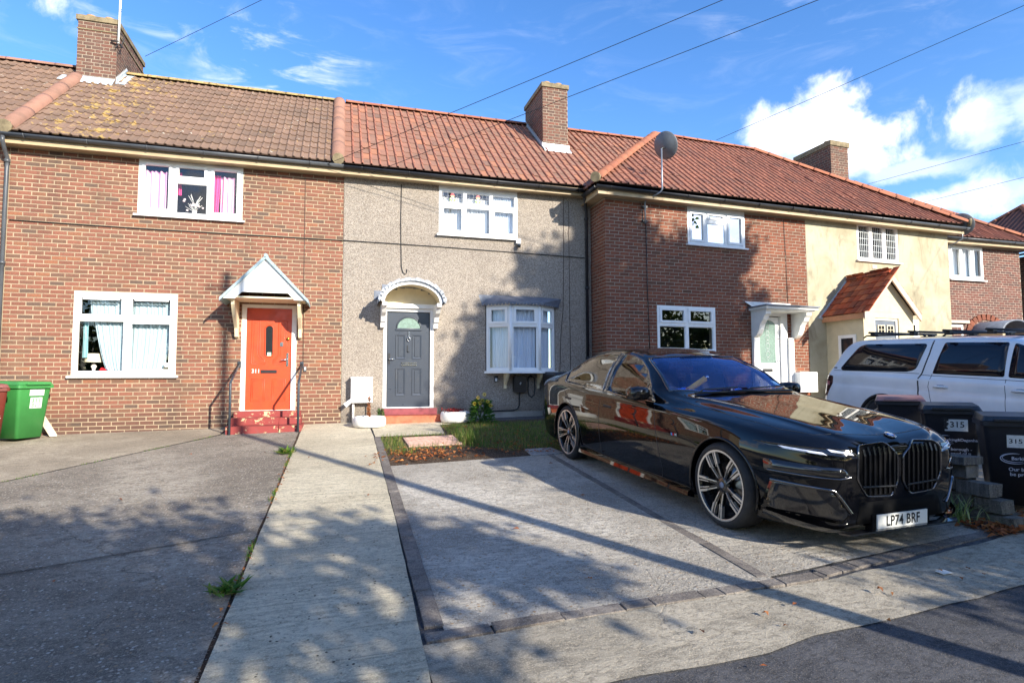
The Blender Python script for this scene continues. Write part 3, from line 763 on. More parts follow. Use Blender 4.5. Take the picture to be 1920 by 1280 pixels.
hb(MB().box((-5.63, 2.405, 8.72), (-4.84, 2.419, 8.75)).box((-4.849, 2.42, 8.72), (-4.83, 4.28, 8.75)), 'string_course', M_CAPST, ch)
# stepped flashing round the stack
mb = MB()
for i in range(9):
    y = 2.42+i*0.075; z = EZ+(y-EY)*TP
    mb.prism([(-4.845, y, z+.02), (-4.845, y+.085, z+.08), (-4.845, y+.085, z+.17), (-4.845, y, z+.17)], (.012, 0, 0))
mb.prism([(-4.84, 2.36, EZ+(2.36-EY)*TP+.035), (-4.62, 2.36, EZ+(2.36-EY)*TP+.035), (-4.62, 3.0, EZ+(3.0-EY)*TP+.035), (-4.84, 3.0, EZ+(3.0-EY)*TP+.035)], (0, 0, .008))
hb(mb, 'flashing', M_FLASH, ch)
hb(MB().prism([(-5.9, 2.25, EZ+(2.25-EY)*TP+.035), (-5.64, 2.25, EZ+(2.25-EY)*TP+.035), (-5.64, 2.5, EZ+(2.5-EY)*TP+.035), (-5.9, 2.5, EZ+(2.5-EY)*TP+.035)], (0, 0, .01)).prism([(-5.6, 2.24, EZ+(2.24-EY)*TP+.03), (-4.86, 2.24, EZ+(2.24-EY)*TP+.03), (-4.86, 2.41, EZ+(2.41-EY)*TP+.1), (-5.6, 2.41, EZ+(2.41-EY)*TP+.1)], (0, 0, .01)), 'flashing', M_FLASH, ch)
hb(MB().box((-5.655, -0.235, 5.10), (0.05, 0.012, 5.12)), 'soffit', M_SOFFIT, H1)
hb(MB().box((-5.655, -0.25, 5.085), (0.05, -0.236, 5.25)), 'fascia', M_SOFFIT, H1)
gutter(H1, (-5.655, -0.315, 5.235), (0.08, -0.315, 5.235), M_GUTTERG)
drainpipe(H1, [(-5.62, -0.315, 5.18), (-5.62, -0.315, 5.10), (-5.63, -0.2, 4.96), (-5.65, -0.06, 4.86), (-5.65, -0.06, 4.7), (-5.65, -0.06, 0.0)], M_GUTTERG, clips=(4.82, 3.0, 1.3))
# upstairs window
zt = 5.095
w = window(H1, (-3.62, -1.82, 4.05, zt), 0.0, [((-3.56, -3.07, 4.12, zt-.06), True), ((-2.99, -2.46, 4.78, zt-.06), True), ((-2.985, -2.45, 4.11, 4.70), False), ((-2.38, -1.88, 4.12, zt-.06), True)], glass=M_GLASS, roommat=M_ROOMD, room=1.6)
vent_slot(w, -3.5, -3.1, 5.0, -0.016); vent_slot(w, -2.33, -1.93, 5.0, -0.016)
curtain(w, 'curtain', -3.58, -3.17, 4.09, 4.92, 0.13, M_PINK, 5, .03); curtain(w, 'curtain', -2.24, -1.98, 4.09, 4.92, 0.14, M_PINK, 3, .03)
curtain(w, 'curtain', -2.45, -2.22, 4.09, 4.95, 0.16, M_HOT, 3, .025, shape=lambda v: (-2.42+.03*v, -2.28+.04*v)); curtain(w, 'curtain', -3.0, -2.93, 4.5, 4.95, 0.17, M_HOT, 2, .02)
# downstairs window
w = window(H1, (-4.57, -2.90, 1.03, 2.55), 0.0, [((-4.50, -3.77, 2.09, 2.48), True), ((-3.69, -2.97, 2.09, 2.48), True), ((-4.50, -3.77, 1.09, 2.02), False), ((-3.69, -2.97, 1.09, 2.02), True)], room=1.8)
vent_slot(w, -4.42, -3.84, 2.40, -0.016); vent_slot(w, -3.6, -3.04, 2.40, -0.016)
curtain(w, 'curtain', -4.2, -3.75, 1.06, 2.0, 0.14, M_NET, 8, .014, shape=lambda v: (-4.02-.26*min(1, v**.6), -3.76))
curtain(w, 'curtain', -4.36, -3.78, 2.07, 2.42, 0.14, M_NET, 9, .01, shape=lambda v: (-4.33-.04*v, -3.80)); curtain(w, 'curtain', -3.67, -3.02, 2.06, 2.40, 0.14, M_NET, 10, .01)
curtain(w, 'curtain', -3.7, -3.1, 1.07, 1.98, 0.14, M_NET, 10, .012, shape=lambda v: (-3.68, -3.15+.16*v**.7))
curtain(w, 'curtain', -4.47, -4.38, 1.35, 2.0, 0.17, cloth('teal_cloth', srgb(150, 196, 200)), 2, .02)
hb(MB().lathe([(0, 0), (.045, 0)], 16, Matrix.Translation((-3.06, 0.03, 1.22)) @ Matrix.Rotation(R(90), 4, 'X')), 'round_sticker', M_WHITEP, w)
# orange door
M_OR = plain('orange_door_paint', srgb(192, 70, 32), 0.42, var=0.14, coat=0.2)
dr = hb(MB().box((-1.69, 0.035, 0.345), (-0.865, 0.08, 2.335)), 'door', M_OR, H1); dr['label'] = 'orange panelled front door with oval glass'
hb(MB().ring(rect(-1.775, -0.775, 0.33, 2.40, 0.0), [(-1.692, 0, 0.345), (-0.862, 0, 0.345), (-0.862, 0, 2.338), (-1.692, 0, 2.338)], (0, .09, 0)), 'door_frame', M_WHITEP, H1)
hb(MB().box((-1.70, 0.082, 0.33), (-0.85, 0.30, 2.4)), 'door_backing', M_ROOMD, dr)
xc = -1.278
ov = [(xc+.075*math.cos(a), 1.69+(.235 if math.sin(a) > 0 else -.235)+.075*math.sin(a)) for a in [2*math.pi*k/20 for k in range(20)]]
hb(MB().poly([(x, 0.030, z) for x, z in reversed(ov)]), 'door_glass', plain('dark_door_glass', (0.02, 0.022, 0.025), 0.08), dr); moulding(dr, ov, 0.032, M_OR, .02)
for s in (-1, 1):
    x = lambda d: xc+s*d
    moulding(dr, [(x(.32), 2.10), (x(.17), 2.10), (x(.17), 1.42), (x(.08), 1.32), (x(.08), 1.24), (x(.32), 1.24)], 0.035, M_OR, .014)
    moulding(dr, [(x(.28), 2.05), (x(.21), 2.05), (x(.21), 1.42), (x(.11), 1.31), (x(.11), 1.27), (x(.28), 1.27)], 0.035, M_OR, .008)
    for d in (0, .03): moulding(dr, [(x(.07+d), .95-d), (x(.31-d), .95-d), (x(.31-d), .52+d), (x(.07+d), .52+d)], 0.035, M_OR, .013 if d == 0 else .008)
hb(MB().box((xc-.14, .022, 1.065), (xc+.15, .036, 1.125)), 'letterbox', M_BLACKM, dr)
hb(MB().tube([(-.935, .03, 1.33), (-.935, -.02, 1.33), (-1.05, -.03, 1.32)], .011, 8).box((-.955, .02, 1.20), (-.915, .036, 1.46)), 'door_handle', M_CHROME, dr)
hb(MB().lathe([(0, .03), (.03, .03), (.035, 0)], 14, Matrix.Translation((-.93, .035, 1.74)) @ Matrix.Rotation(R(90), 4, 'X')), 'door_lock', plain('brass', srgb(190, 150, 70), .3, metal=1), dr)
hb(MB().box((-1.075, .02, 1.59), (-1.02, .036, 1.67)), 'door_viewer', M_CHROME, dr)
hb(MB().box((xc-.03, .024, 1.40), (xc+.04, .029, 1.47)), 'sticker', plain('pale_green_paper', srgb(200, 220, 180), .7), dr)
place('door_number', text_mesh('door_number', '311', 0.105, M_WHITEP, Matrix.Translation((-1.51, 0.031, 1.10)) @ Matrix.Rotation(R(90), 4, 'X'), sx=1.0, ext=.003), dr)
# gabled porch hood
hood = thing_part = hb(MB().prism([(-2.0, -0.72, 2.42), (-1.80, -0.72, 2.42), (-1.69, -0.72, 2.545), (-0.89, -0.72, 2.545), (-0.78, -0.72, 2.42), (-0.585, -0.72, 2.42), (-1.29, -0.72, 3.17)], (0, 0.02, 0)), 'porch_hood', M_WHITEP, H1)
hb(MB().prism([(-1.98, -0.70, 2.44), (-0.61, -0.70, 2.44), (-0.61, -0.70, 2.47), (-1.98, -0.70, 2.47)], (0, 0.70, 0)), 'hood_soffit', M_CREAMP, hood)
for s in (-1, 1):
    e = -1.29+s*0.765; mb = MB()
    mb.prism([(-1.29, -0.77, 3.245), (e, -0.77, 2.425), (e, -0.77, 2.365), (-1.29, -0.77, 3.17)], (0, 0.775, 0)); hb(mb, 'hood_roof', plain('blue_grey_felt', srgb(150, 170, 176), .75, var=.12, vs=20), hood)
hb(MB().tube([(-1.29, -0.785, 3.235), (-1.29, 0.0, 3.235)], .035, 6), 'hood_ridge', plain('blue_grey_felt', (0, 0, 0)), hood)
for s in (-1, 1):
    x = -1.278+s*0.575
    hb(MB().prism([(x-.03, -.6, 2.43), (x-.03, -.6, 2.33), (x-.03, -.42, 2.12), (x-.03, -.16, 1.92), (x-.03, -.10, 1.76), (x-.03, -.02, 1.74), (x-.03, -.0, 1.74), (x-.03, -.0, 2.43)], (.06, 0, 0)), 'hood_bracket', M_CREAMP, hood)
P.finish()

# ================= pebbledashed house
def pebble():
    m, t, b = new_mat('pebbledash'); p = pos(t)
    vo = t.add('ShaderNodeTexVoronoi', inp={'Vector': p, 'Scale': 120.0, 'Randomness': 1.0})
    sp = t.add('ShaderNodeSeparateXYZ', inp={0: vo.outputs['Color']})
    c = t.ramp(sp.outputs[0], [(0.0, srgb(112, 102, 96)), (0.18, srgb(150, 138, 127)), (0.4, srgb(182, 169, 155)), (0.65, srgb(204, 191, 175)), (0.85, srgb(218, 208, 194)), (1.0, srgb(160, 140, 124))])
    n = t.noise(p, 26, 4, 0.7); c = t.mix(t.math('MULTIPLY', t.smooth(n, 0.45, 0.7), 0.32), c, srgb(128, 118, 110))
    n2 = t.noise(p, 0.7, 5, 0.6); c = t.mix(t.math('MULTIPLY', t.smooth(n2, 0.45, 0.75), 0.22), c, srgb(120, 108, 98))
    sz = t.add('ShaderNodeSeparateXYZ', inp={0: p})
    low = t.math('MULTIPLY', t.smooth(t.math('ADD', sz.outputs[2], t.math('MULTIPLY', n2, -0.5)), 0.35, -0.1), 0.55)
    c = t.mix(low, c, srgb(112, 102, 92))
    t.l.new(c, b.inputs['Base Color']); setup(b, Roughness=0.92); b.inputs['Specular IOR Level'].default_value = 0.25
    bumped(t, b, t.math('SUBTRACT', t.math('MULTIPLY', n, 0.5), vo.outputs['Distance']), 0.9, 0.02); return m
M_PEB = pebble()
H2 = thing('terraced_house', 'grey pebbledash house with arched hood over a dark grey door', 'house', (2.8, 0, 0), group=GRP)
P = Pieces()
op2 = [(2.06, 3.82, 4.05, 5.2), (0.925, 1.955, 0.34, 2.42), (3.09, 4.70, 1.10, 2.62)]
wl = hb(wall_cells(MB(), 0.098, 5.60, -0.3, 5.10, -0.012, 0.3, op2), 'wall', M_PEB, H2)
hb(MB().box((2.2, -0.03, -0.3), (5.56, -0.014, 0.23)), 'plinth', plain('render_plinth', srgb(150, 146, 138), .9, var=.2, vs=3), wl)
VP = [((5.36, -0.9, 0), (0.72, -0.70, 0))]     # valley with the projecting block: found below
rf = roof_slab(H2, [(0.0, EY, EZ), (5.5, EY, EZ), (9.0, RY, RZ), (0.0, RY, RZ)], M_UNDER, [[(0.0, RY, RZ), (9.0, RY, RZ), (9.0, 7.0, 4.7), (0.0, 7.0, 4.7)]])
valley = Vector((1, -1, 0)).normalized()
lay_tiles(P, rf, (0.06, EY, EZ), XD, UP, 9.0, RL, 'single', M_TILE2, 0.178, 0.33, planes=[((5.62, -0.27, 0), tuple(valley))], hole=lambda c: 5.02 < c.x < 5.72 and 1.62 < c.y)
ridge_tiles(rf, (0.12, RY, RZ+.02), (5.0, RY, RZ+.02), M_RIDGE2); ridge_tiles(rf, (5.74, RY, RZ+.02), (8.8, RY, RZ+.02), M_RIDGE2)
ch = chimney(H2, P, 5.02, 5.72, 1.60, 3.06, 6.75, 8.66, 8, M_BRICKC)
mb = MB()
for i in range(16):
    y = 1.60+i*0.09; z = EZ+(y-EY)*TP
    if y > RY: break
    mb.prism([(5.012, y, z+.02), (5.012, y+.09, z+.095), (5.012, y+.09, z+.16), (5.012, y, z+.16)], (-.008, 0, 0))
mb.prism([(5.0, 1.40, EZ+(1.40-EY)*TP+.035), (5.74, 1.40, EZ+(1.40-EY)*TP+.035), (5.74, 1.59, EZ+(1.59-EY)*TP+.06), (5.0, 1.59, EZ+(1.59-EY)*TP+.06)], (0, 0, .012)); mb.box((5.0, 1.585, 6.84), (5.74, 1.597, 7.0))
hb(mb, 'flashing', M_FLASH, ch)
hb(MB().box((0.05, -0.235, 5.10), (5.57, -0.010, 5.12)), 'soffit', M_SOFFIT, H2)
hb(MB().box((0.05, -0.25, 5.085), (5.57, -0.236, 5.25)), 'fascia', M_SOFFIT, H2)
gutter(H2, (0.08, -0.315, 5.225), (5.35, -0.315, 5.20), M_GUTTER)
# upstairs window with coloured leaded lights
w = window(H2, (2.06, 3.82, 4.05, 5.03), -0.02, [((2.115, 2.60, 4.74, 4.985), False), ((2.66, 3.19, 4.74, 4.985), False), ((3.25, 3.765, 4.74, 4.985), False), ((2.115, 2.60, 4.10, 4.66), True), ((2.66, 3.19, 4.10, 4.66), False), ((3.25, 3.765, 4.10, 4.66), True)], room=1.2, roommat=plain('pale_room', srgb(150, 154, 158), .9), glass=M_GLASS)
hb(MB().box((2.06, -.02, 5.032), (3.82, .04, 5.098)), 'head_board', M_UPVC, w)
curtain(w, 'curtain', 2.13, 2.62, 4.08, 4.9, .12, M_NETW, 7, .012); curtain(w, 'curtain', 2.68, 3.17, 4.08, 4.9, .12, M_NETW, 7, .012); curtain(w, 'curtain', 3.27, 3.75, 4.08, 5.0, .10, M_NETG, 9, .012)
M_RED = plain('ruby_glass', srgb(150, 40, 50), .3); M_GRN = plain('leaf_green_glass', srgb(120, 170, 60), .3); M_YEL = plain('cream_glass', srgb(240, 220, 150), .3)
for xa, xb in ((2.13, 2.586), (2.675, 3.176)):
    xm = (xa+xb)/2; mb = MB()
    for dx in (-.2, -.1, .1, .2): mb.box((xm+dx-.004, -.002, 4.756), (xm+dx+.004, .000, 4.97))
    for dz in (.07, .14): mb.box((xa, -.0022, 4.756+dz-.003), (xb, -.0002, 4.756+dz+.003))
    hb(mb, 'lead_cames', M_LEADD, w)
    hb(MB().poly([(xm-.055, -.004, 4.90), (xm+.055, -.004, 4.90), (xm+.03, -.004, 4.95), (xm, -.004, 4.965), (xm-.03, -.004, 4.95)]), 'coloured_glass', M_RED, w)
    hb(MB().poly([(xm-.03, -.0045, 4.87), (xm+.03, -.0045, 4.87), (xm+.04, -.0045, 4.899), (xm-.04, -.0045, 4.899)]), 'coloured_glass', M_YEL, w)
    for s in (-1, 1): hb(MB().poly([(xm+s*.012, -.004, 4.765), (xm+s*.06, -.004, 4.80), (xm+s*.065, -.004, 4.84), (xm+s*.02, -.004, 4.81)][::s]), 'coloured_glass', M_GRN, w)
# bow window: three lights on a canted plan
by = -0.36; pl = [(3.11, -0.005), (3.555, by), (4.215, by), (4.69, -0.005)]
BZ0, BZ1 = 1.10, 2.52
bay = hb(MB().prism([(3.06, -0.02, BZ0-.045), (3.50, by-.06, BZ0-.045), (4.27, by-.06, BZ0-.045), (4.76, -0.02, BZ0-.045)], (0, 0, .05)), 'bay_window', M_UPVC, H2)
for k in range(3):
    a, b = Vector((*pl[k], 0)), Vector((*pl[k+1], 0)); d = (b-a); L = d.length; d.normalize(); n = Vector((-d.y, d.x, 0))
    T = Matrix(((d.x, n.x, 0, a.x), (d.y, n.y, 0, a.y), (0, 0, 1, 0), (0, 0, 0, 1)))
    window(bay, (0.0, L, BZ0+.006, BZ1), 0.0, [((.075, L-.075, 2.13, BZ1-.05), True), ((.06, L-.06, BZ0+.06, 2.06), False)], sill=False, T=T, room=None, mat=M_UPVC, flat=True)
    curtain(bay, 'curtain', .06, L-.06, BZ0+.05, 2.06, .13, M_NETG, 7, .016, T=T); curtain(bay, 'curtain', .09, L-.09, 2.12, BZ1-.05, .12, M_NETG, 6, .016, T=T)
hb(MB().box((3.09, .6, 1.0), (4.70, .62, 2.7)), 'room_behind', M_ROOM, bay)
for k in (1, 2): hb(MB().tube([(pl[k][0], pl[k][1]+.01, BZ0+.005), (pl[k][0], pl[k][1]+.01, BZ1)], .035, 8), 'corner_post', M_UPVC, bay)
o2 = [(3.00, -0.012), (3.50, by-.10), (4.27, by-.10), (4.80, -0.012)]; i2 = [(2.93, -.013, 2.76), (3.3, -.013, 2.765), (4.4, -.013, 2.755), (4.86, -.013, 2.73)]
mb = MB()
for k in range(3): mb.quad((*o2[k], 2.57), (*o2[k+1], 2.57), i2[k+1], i2[k])
mb.poly([(*p, 2.57) for p in reversed(o2)]); hb(mb, 'bay_roof', M_LEADD, bay)
hb(MB().prism([(*q, 2.522) for q in ((3.11, -.013), (3.555, by), (4.215, by), (4.69, -.013))], (0, 0, .046)), 'bay_head', M_WHITEP, bay)
for k in range(3):   # scalloped lead apron
    a, b = Vector((*o2[k], 2.57)), Vector((*o2[k+1], 2.57)); n = int((b-a).length/.075); d = (b-a)/n; out = Vector((d.y, -d.x, 0)).normalized()*0.006
    for j in range(n):
        q = a+d*j+out; c = q+d*.5; r_ = d.length/2*.94; e = d.normalized()
        hb(MB().prism([tuple(q+d*.03+Vector((0, 0, .012)))]+[tuple(c+e*(-r_*math.cos(math.pi*i/8))+Vector((0, 0, -.055*math.sin(math.pi*i/8)))) for i in range(9)]+[tuple(q+d*.97+Vector((0, 0, .012)))], -out*0.6), 'lead_scallop', M_LEADD, bay)
for x in (3.52, 4.28): hb(MB().prism([(x-.025, -.013, 1.05), (x-.025, -.30, 1.05), (x-.025, -.28, .98), (x-.025, -.08, .80), (x-.025, -.07, .72), (x-.025, -.013, .72)], (.05, 0, 0)), 'bay_bracket', M_CREAMP, bay)
# dark grey door
M_DG = plain('dark_grey_door_paint', srgb(62, 68, 78), 0.3, var=0.06, coat=0.3)
dr = hb(MB().box((1.0, 0.02, 0.36), (1.875, 0.07, 2.335)), 'door', M_DG, H2); dr['label'] = 'dark grey front door with half round glass'
hb(MB().ring(rect(0.915, 1.96, 0.34, 2.41, -0.025), [(0.985, -.025, 0.36), (1.885, -.025, 0.36), (1.885, -.025, 2.345), (0.985, -.025, 2.345)], (0, .09, 0)), 'door_frame', M_UPVC, H2)
hb(MB().box((0.98, 0.072, 0.34), (1.89, 0.30, 2.4)), 'door_backing', M_ROOMD, dr)
xc = 1.44
arc = [(xc+.235*math.cos(a), 1.99+.235*math.sin(a)) for a in [math.pi*k/16 for k in range(17)]]
hb(MB().poly([(x, .015, z) for x, z in reversed(arc)]), 'door_glass', M_FROST, dr); moulding(dr, [(xc+.255*math.cos(a), 1.985+.25*math.sin(a)) for a in [math.pi*k/16 for k in range(17)]], .018, M_DG, .03)
hb(MB().box((xc-.27, -.004, 1.955), (xc+.27, .02, 1.985)), 'glass_sill', M_DG, dr)
for s in (-1, 1):
    for (z0, z1) in ((1.36, 1.86), (.60, 1.16)):
        xa, xb = xc+s*.075, xc+s*.265
        hb(MB().ring(rect(min(xa, xb), max(xa, xb), z0, z1, .006), rect(min(xa, xb)+.03, max(xa, xb)-.03, z0+.03, z1-.03, .017), (0, .015, 0)).box((min(xa, xb)+.05, .008, z0+.05), (max(xa, xb)-.05, .022, z1-.05)), 'door_panel', M_DG, dr)
hb(MB().box((xc-.15, .004, 1.215), (xc+.17, .021, 1.245)).box((xc-.15, .006, 1.265), (xc+.17, .022, 1.285)), 'letterbox', M_CHROME, dr)
hb(MB().tube([(xc+.03*math.cos(a), -.01, 1.77+.04*math.sin(a)) for a in [2*math.pi*k/14 for k in range(15)]], .008, 6, cap=False).box((xc-.012, 0, 1.79), (xc+.012, .02, 1.93)), 'door_knocker', M_CHROME, dr)
hb(MB().tube([(1.04, .02, 1.35), (1.04, -.03, 1.35), (1.15, -.035, 1.355)], .010, 8), 'door_handle', M_CHROME, dr); hb(MB().box((1.02, .010, 1.25), (1.06, .021, 1.47)), 'handle_plate', M_BLACKM, dr)
hb(MB().box((xc-.03, .002, 1.50), (xc-.015, .021, 1.64)).box((xc-.03, .002, 1.50), (xc+.02, .021, 1.515)), 'door_hook', M_BLACKM, dr)
# arched hood on carved brackets
hx, hr, hzc = 1.44, 0.60, 2.43
hood = hb(MB().box((0.86, -0.10, 2.412), (2.02, -0.014, 2.50)), 'porch_hood', M_UPVC, H2)
def arch(rx, rz, n=20, z0=2.47): return [(hx+rx*math.cos(math.pi*k/n), z0+rz*math.sin(math.pi*k/n)) for k in range(n+1)]
A0, A1 = arch(.61, .43), arch(.55, .36); mb = MB()
for y0_, y1_ in ((-0.62, -0.58),):
    for k in range(20):
        mb.prism([(A0[k][0], y0_, A0[k][1]), (A0[k+1][0], y0_, A0[k+1][1]), (A1[k+1][0], y0_, A1[k+1][1]), (A1[k][0], y0_, A1[k][1])], (0, .04, 0))
hb(mb, 'hood_rim', M_UPVC, hood)
mb = MB(); mb.smooth = True
for y in (-0.60, -0.014):
    for x, z in arch(.585, .40): mb.v.append((x, y, z))
for k in range(20): mb.face((k, k+1, 22+k, 21+k))
mb.smooth = False; hb(mb, 'hood_soffit', M_CREAMP, hood)
hb(MB().poly([(x, -0.016, z) for x, z in arch(.58, .395)]), 'hood_back', M_CREAMP, hood)
mb = MB(); mb.smooth = True; O0 = arch(.665, .475)
for y in (-0.66, -0.016):
    for x, z in O0: mb.v.append((x, y, z))
for y in (-0.66, -0.016):
    for x, z in arch(.64, .45): mb.v.append((x, y, z))
for k in range(20): mb.face((k, k+1, 22+k, 21+k)); mb.face((42+k, 63+k, 64+k, 43+k)); mb.face((k, 42+k, 43+k, k+1))
mb.smooth = False; hb(mb, 'hood_lead', M_LEAD, hood)
for k in range(9):   # stepped lead flashing on the wall and wavy drip edge
    x0_, x1_ = hx-.72+k*.16, hx-.72+(k+1)*.16-.006; xm = (x0_+x1_)/2-hx; z = 2.47+.475*math.sqrt(max(0.02, 1-(xm/.72)**2))
    hb(MB().box((x0_, -.022, z-.10), (x1_, -.0135, z+.075+random.uniform(-.008, .02))), 'stepped_flashing', M_LEADD, hood)
for k in range(1, 20):
    x, z = O0[k]
    hb(MB().obox(Matrix.Translation((x, -.665, z)) @ Matrix.Rotation(math.pi/2-math.pi*k/20, 4, 'Y') , (-.047, -.006, -.05), (.047, .004, .004+.014*(k % 2))), 'lead_drip', M_LEAD, hood)
for s in (-1, 1):
    x = hx+s*.545
    hb(MB().prism([(x-.045, -.60, 2.47), (x-.045, -.60, 2.40), (x-.045, -.50, 2.37), (x-.045, -.40, 2.28), (x-.045, -.26, 2.22), (x-.045, -.20, 2.12), (x-.045, -.14, 2.09), (x-.045, -.12, 2.0), (x-.045, -.013, 1.98), (x-.045, -.013, 2.47)], (.09, 0, 0)), 'hood_bracket', M_UPVC, hood)
P.finish()

# ================= projecting pair: dark brick house and cream house
FY = -0.78; EY3, EZ3 = -1.05, 5.17; RY3 = 2.38; RZ3 = EZ3+(RY3-EY3)*TP; CX0, CX1, HB = 5.30, 15.98, 11.0
def fall(x): return 1-0.0034*max(0.0, min(x, 16.5)-5.6)
WARP = fall
def uz(x, z): return z/fall(x)
hipL, hipR = Vector((-1, 1, 0)).normalized(), Vector((1, 1, 0)).normalized()
H3 = thing('terraced_house', 'dark red brick house with white front door and a tall satellite dish mast', 'house', (8.3, FY, 0), group=GRP)
P = Pieces()
u = lambda x0, x1, z0, z1: (x0, x1, uz(x0, z0), uz(x0, z1))
w3, l3, d3 = u(7.68, 9.23, 4.02, 5.2), u(6.85, 8.36, 1.53, 2.57), u(9.40, 10.33, 0.32, 2.50)
wl = hb(wall_cells(MB(), 5.606, HB, -0.3, 4.92, FY+.004, FY+.25, [w3, l3, d3]).box((5.606, FY+.251, -0.3), (5.80, 0.05, 4.92)), 'wall', M_MORTAR3, H3)
lay_bricks(P, wl, (0, FY, 0), XD, ND, 5.60, HB, -0.10, 4.92, [w3, l3, d3], M_BRICK3)
lay_bricks(P, wl, (5.602, 0.0, 0), (0, -1, 0), (-1, 0, 0), 0.0, -FY, -0.10, 4.92, [], M_BRICK3)
H4 = thing('terraced_house', 'cream rendered house with a tiled gable porch', 'house', (13.3, FY, 0), group=GRP)
def rend():
    m, t, b = new_mat('stained_cream_render'); p = pos(t)
    n = t.noise(p, 1.1, 7, 0.62, 0.5); c = t.mix(t.smooth(n, 0.35, 0.7), srgb(186, 179, 154), srgb(160, 151, 125))
    n2 = t.noise(t.vmath('MULTIPLY', p, (2.2, 1, .8)), 1.4, 6, 0.65, 0.8); c = t.mix(t.math('MULTIPLY', t.smooth(n2, 0.50, 0.74), 0.8), c, srgb(120, 110, 88))
    n3 = t.noise(p, 70, 3, .6); c = t.mix(t.math('MULTIPLY', n3, .15), c, srgb(120, 110, 90))
    t.l.new(c, b.inputs['Base Color']); setup(b, Roughness=.93); bumped(t, b, n3, .3, .006); return m
M_REND = rend()
M_REND2 = plain('porch_render', srgb(204, 192, 160), .93, var=.08, vs=4)
w4 = u(12.60, 13.96, 3.92, 4.87)
wl4 = hb(wall_cells(MB(), HB+.002, 15.68, -0.3, 4.92, FY, FY+.25, [w4]).box((15.50, FY+.252, -0.3), (15.68, 0.6, 4.92)), 'wall', M_REND, H4)
ridgeL, ridgeR = CX0+(RY3-EY3), 12.15
hipRn = Vector(((RY3-EY3), CX1-ridgeR, 0)).normalized()
for H, xa, xb in ((H3, CX0, HB), (H4, HB, CX1)):
    fr = [(xa, EY3, EZ3), (xb, EY3, EZ3)] + ([(HB, RY3, RZ3), (ridgeL, RY3, RZ3)] if H is H3 else [(ridgeR, RY3, RZ3), (HB, RY3, RZ3)])
    ex = [[(CX0, EY3, EZ3), (ridgeL, RY3, RZ3), (CX0, RY3+2.2, EZ3)], [(ridgeL, RY3, RZ3), (HB, RY3, RZ3), (HB, RY3+3.2, EZ3), (CX0, RY3+3.2, EZ3)]] if H is H3 else [[(CX1, EY3, EZ3), (CX1, RY3+3.2, EZ3), (ridgeR, RY3, RZ3)], [(HB, RY3, RZ3), (ridgeR, RY3, RZ3), (CX1, RY3+3.2, EZ3), (HB, RY3+3.2, EZ3)]]
    rf = roof_slab(H, fr, M_UNDER, ex)
    if H is H3:
        rf3 = rf
        lay_tiles(P, rf, (CX0+.0, EY3, EZ3), XD, UP, HB-CX0, (RY3-EY3)/math.cos(PITCH), 'single', M_TILE3, 0.178, 0.33, planes=[((CX0+.03, EY3, 0), tuple(hipL)), ((HB, 0, 0), (1, 0, 0))])
    else: rf4 = rf
L3 = (RY3-EY3)/math.cos(PITCH)
ridge_tiles(rf3, (ridgeL, RY3, RZ3+.03), (CX0-.03, EY3-.03, EZ3+.05), M_RIDGE2, r=.13, name='hip_tile'); ridge_tiles(rf3, (ridgeL, RY3, RZ3+.03), (HB, RY3, RZ3+.03), M_RIDGE2)
hb(MB().tube([(CX0-.09, EY3-.09, EZ3+.05), (CX0-.04, EY3-.04, EZ3+.06)], .11, 10), 'mortar_plug', M_CAPST, rf3)
# left hip face
lay_tiles(P, rf3, (CX0, RY3+2.2, EZ3), (0, -1, 0), (math.cos(PITCH), 0, math.sin(PITCH)), RY3+2.2-EY3, L3, 'single', M_TILE3, 0.178, 0.33, planes=[((CX0, EY3, 0), (1/math.sqrt(2), -1/math.sqrt(2), 0)), ((0, EY, 0), (0, 0.0001, 0))] if False else [((CX0+.0, EY3, 0), (math.sqrt(.5), -math.sqrt(.5), 0))], stuff='hip_face_tiles')
for H, xa, xb in ((H3, 5.33, HB), (H4, HB, 15.95)):
    hb(MB().box((xa+.04 if H is H3 else xa, FY-.235, 4.92), (xb-.04 if H is H4 else xb, FY+.012 if H is H3 else FY-.002, 4.94)), 'soffit', M_SOFFIT, H)
    hb(MB().box((xa, FY-.25, 4.905), (xb, FY-.236, 5.08)), 'fascia', M_SOFFIT, H)
hb(MB().box((5.345, FY-.235, 4.905), (5.36, -0.27, 5.08)).box((5.36, FY-.235, 4.92), (5.60, -.0, 4.94)), 'fascia', M_SOFFIT, H3)
gutter(H3, (5.24, FY-.315, 5.06), (HB-.2, FY-.315, 5.06), M_GUTTER); gutter(H4, (HB-.2, FY-.315, 5.06), (16.02, FY-.315, 5.06), M_GUTTERG)
gutter(H3, (5.285, -.36, 5.06), (5.285, FY-.28, 5.06), M_GUTTER, brackets=False)
WARP = None
drainpipe(H2, [(5.33, -0.32, 5.12), (5.33, -0.32, 4.98), (5.42, -0.16, 4.84), (5.47, -0.075, 4.74), (5.47, -0.075, 0.15)], M_GUTTER, r=.036, clips=(4.6, 3.0, 1.4))
WARP = fall
w = window(H3, (7.68, 9.23, w3[2], 4.86), FY, [((7.74, 8.13, w3[2]+.06, 4.80), True), ((8.21, 8.67, 4.66, 4.80), True), ((8.21, 8.67, w3[2]+.06, 4.56), False), ((8.75, 9.17, w3[2]+.06, 4.80), True)], mat=M_UPVCG, glass=glass_mat('sky_mirror_glass', tint=(.6, .65, .7), dark=.42), roommat=M_ROOMD)
hb(MB().box((7.68, FY, 4.862), (9.23, FY+.05, 4.918)), 'head_board', M_WHITEP, w)
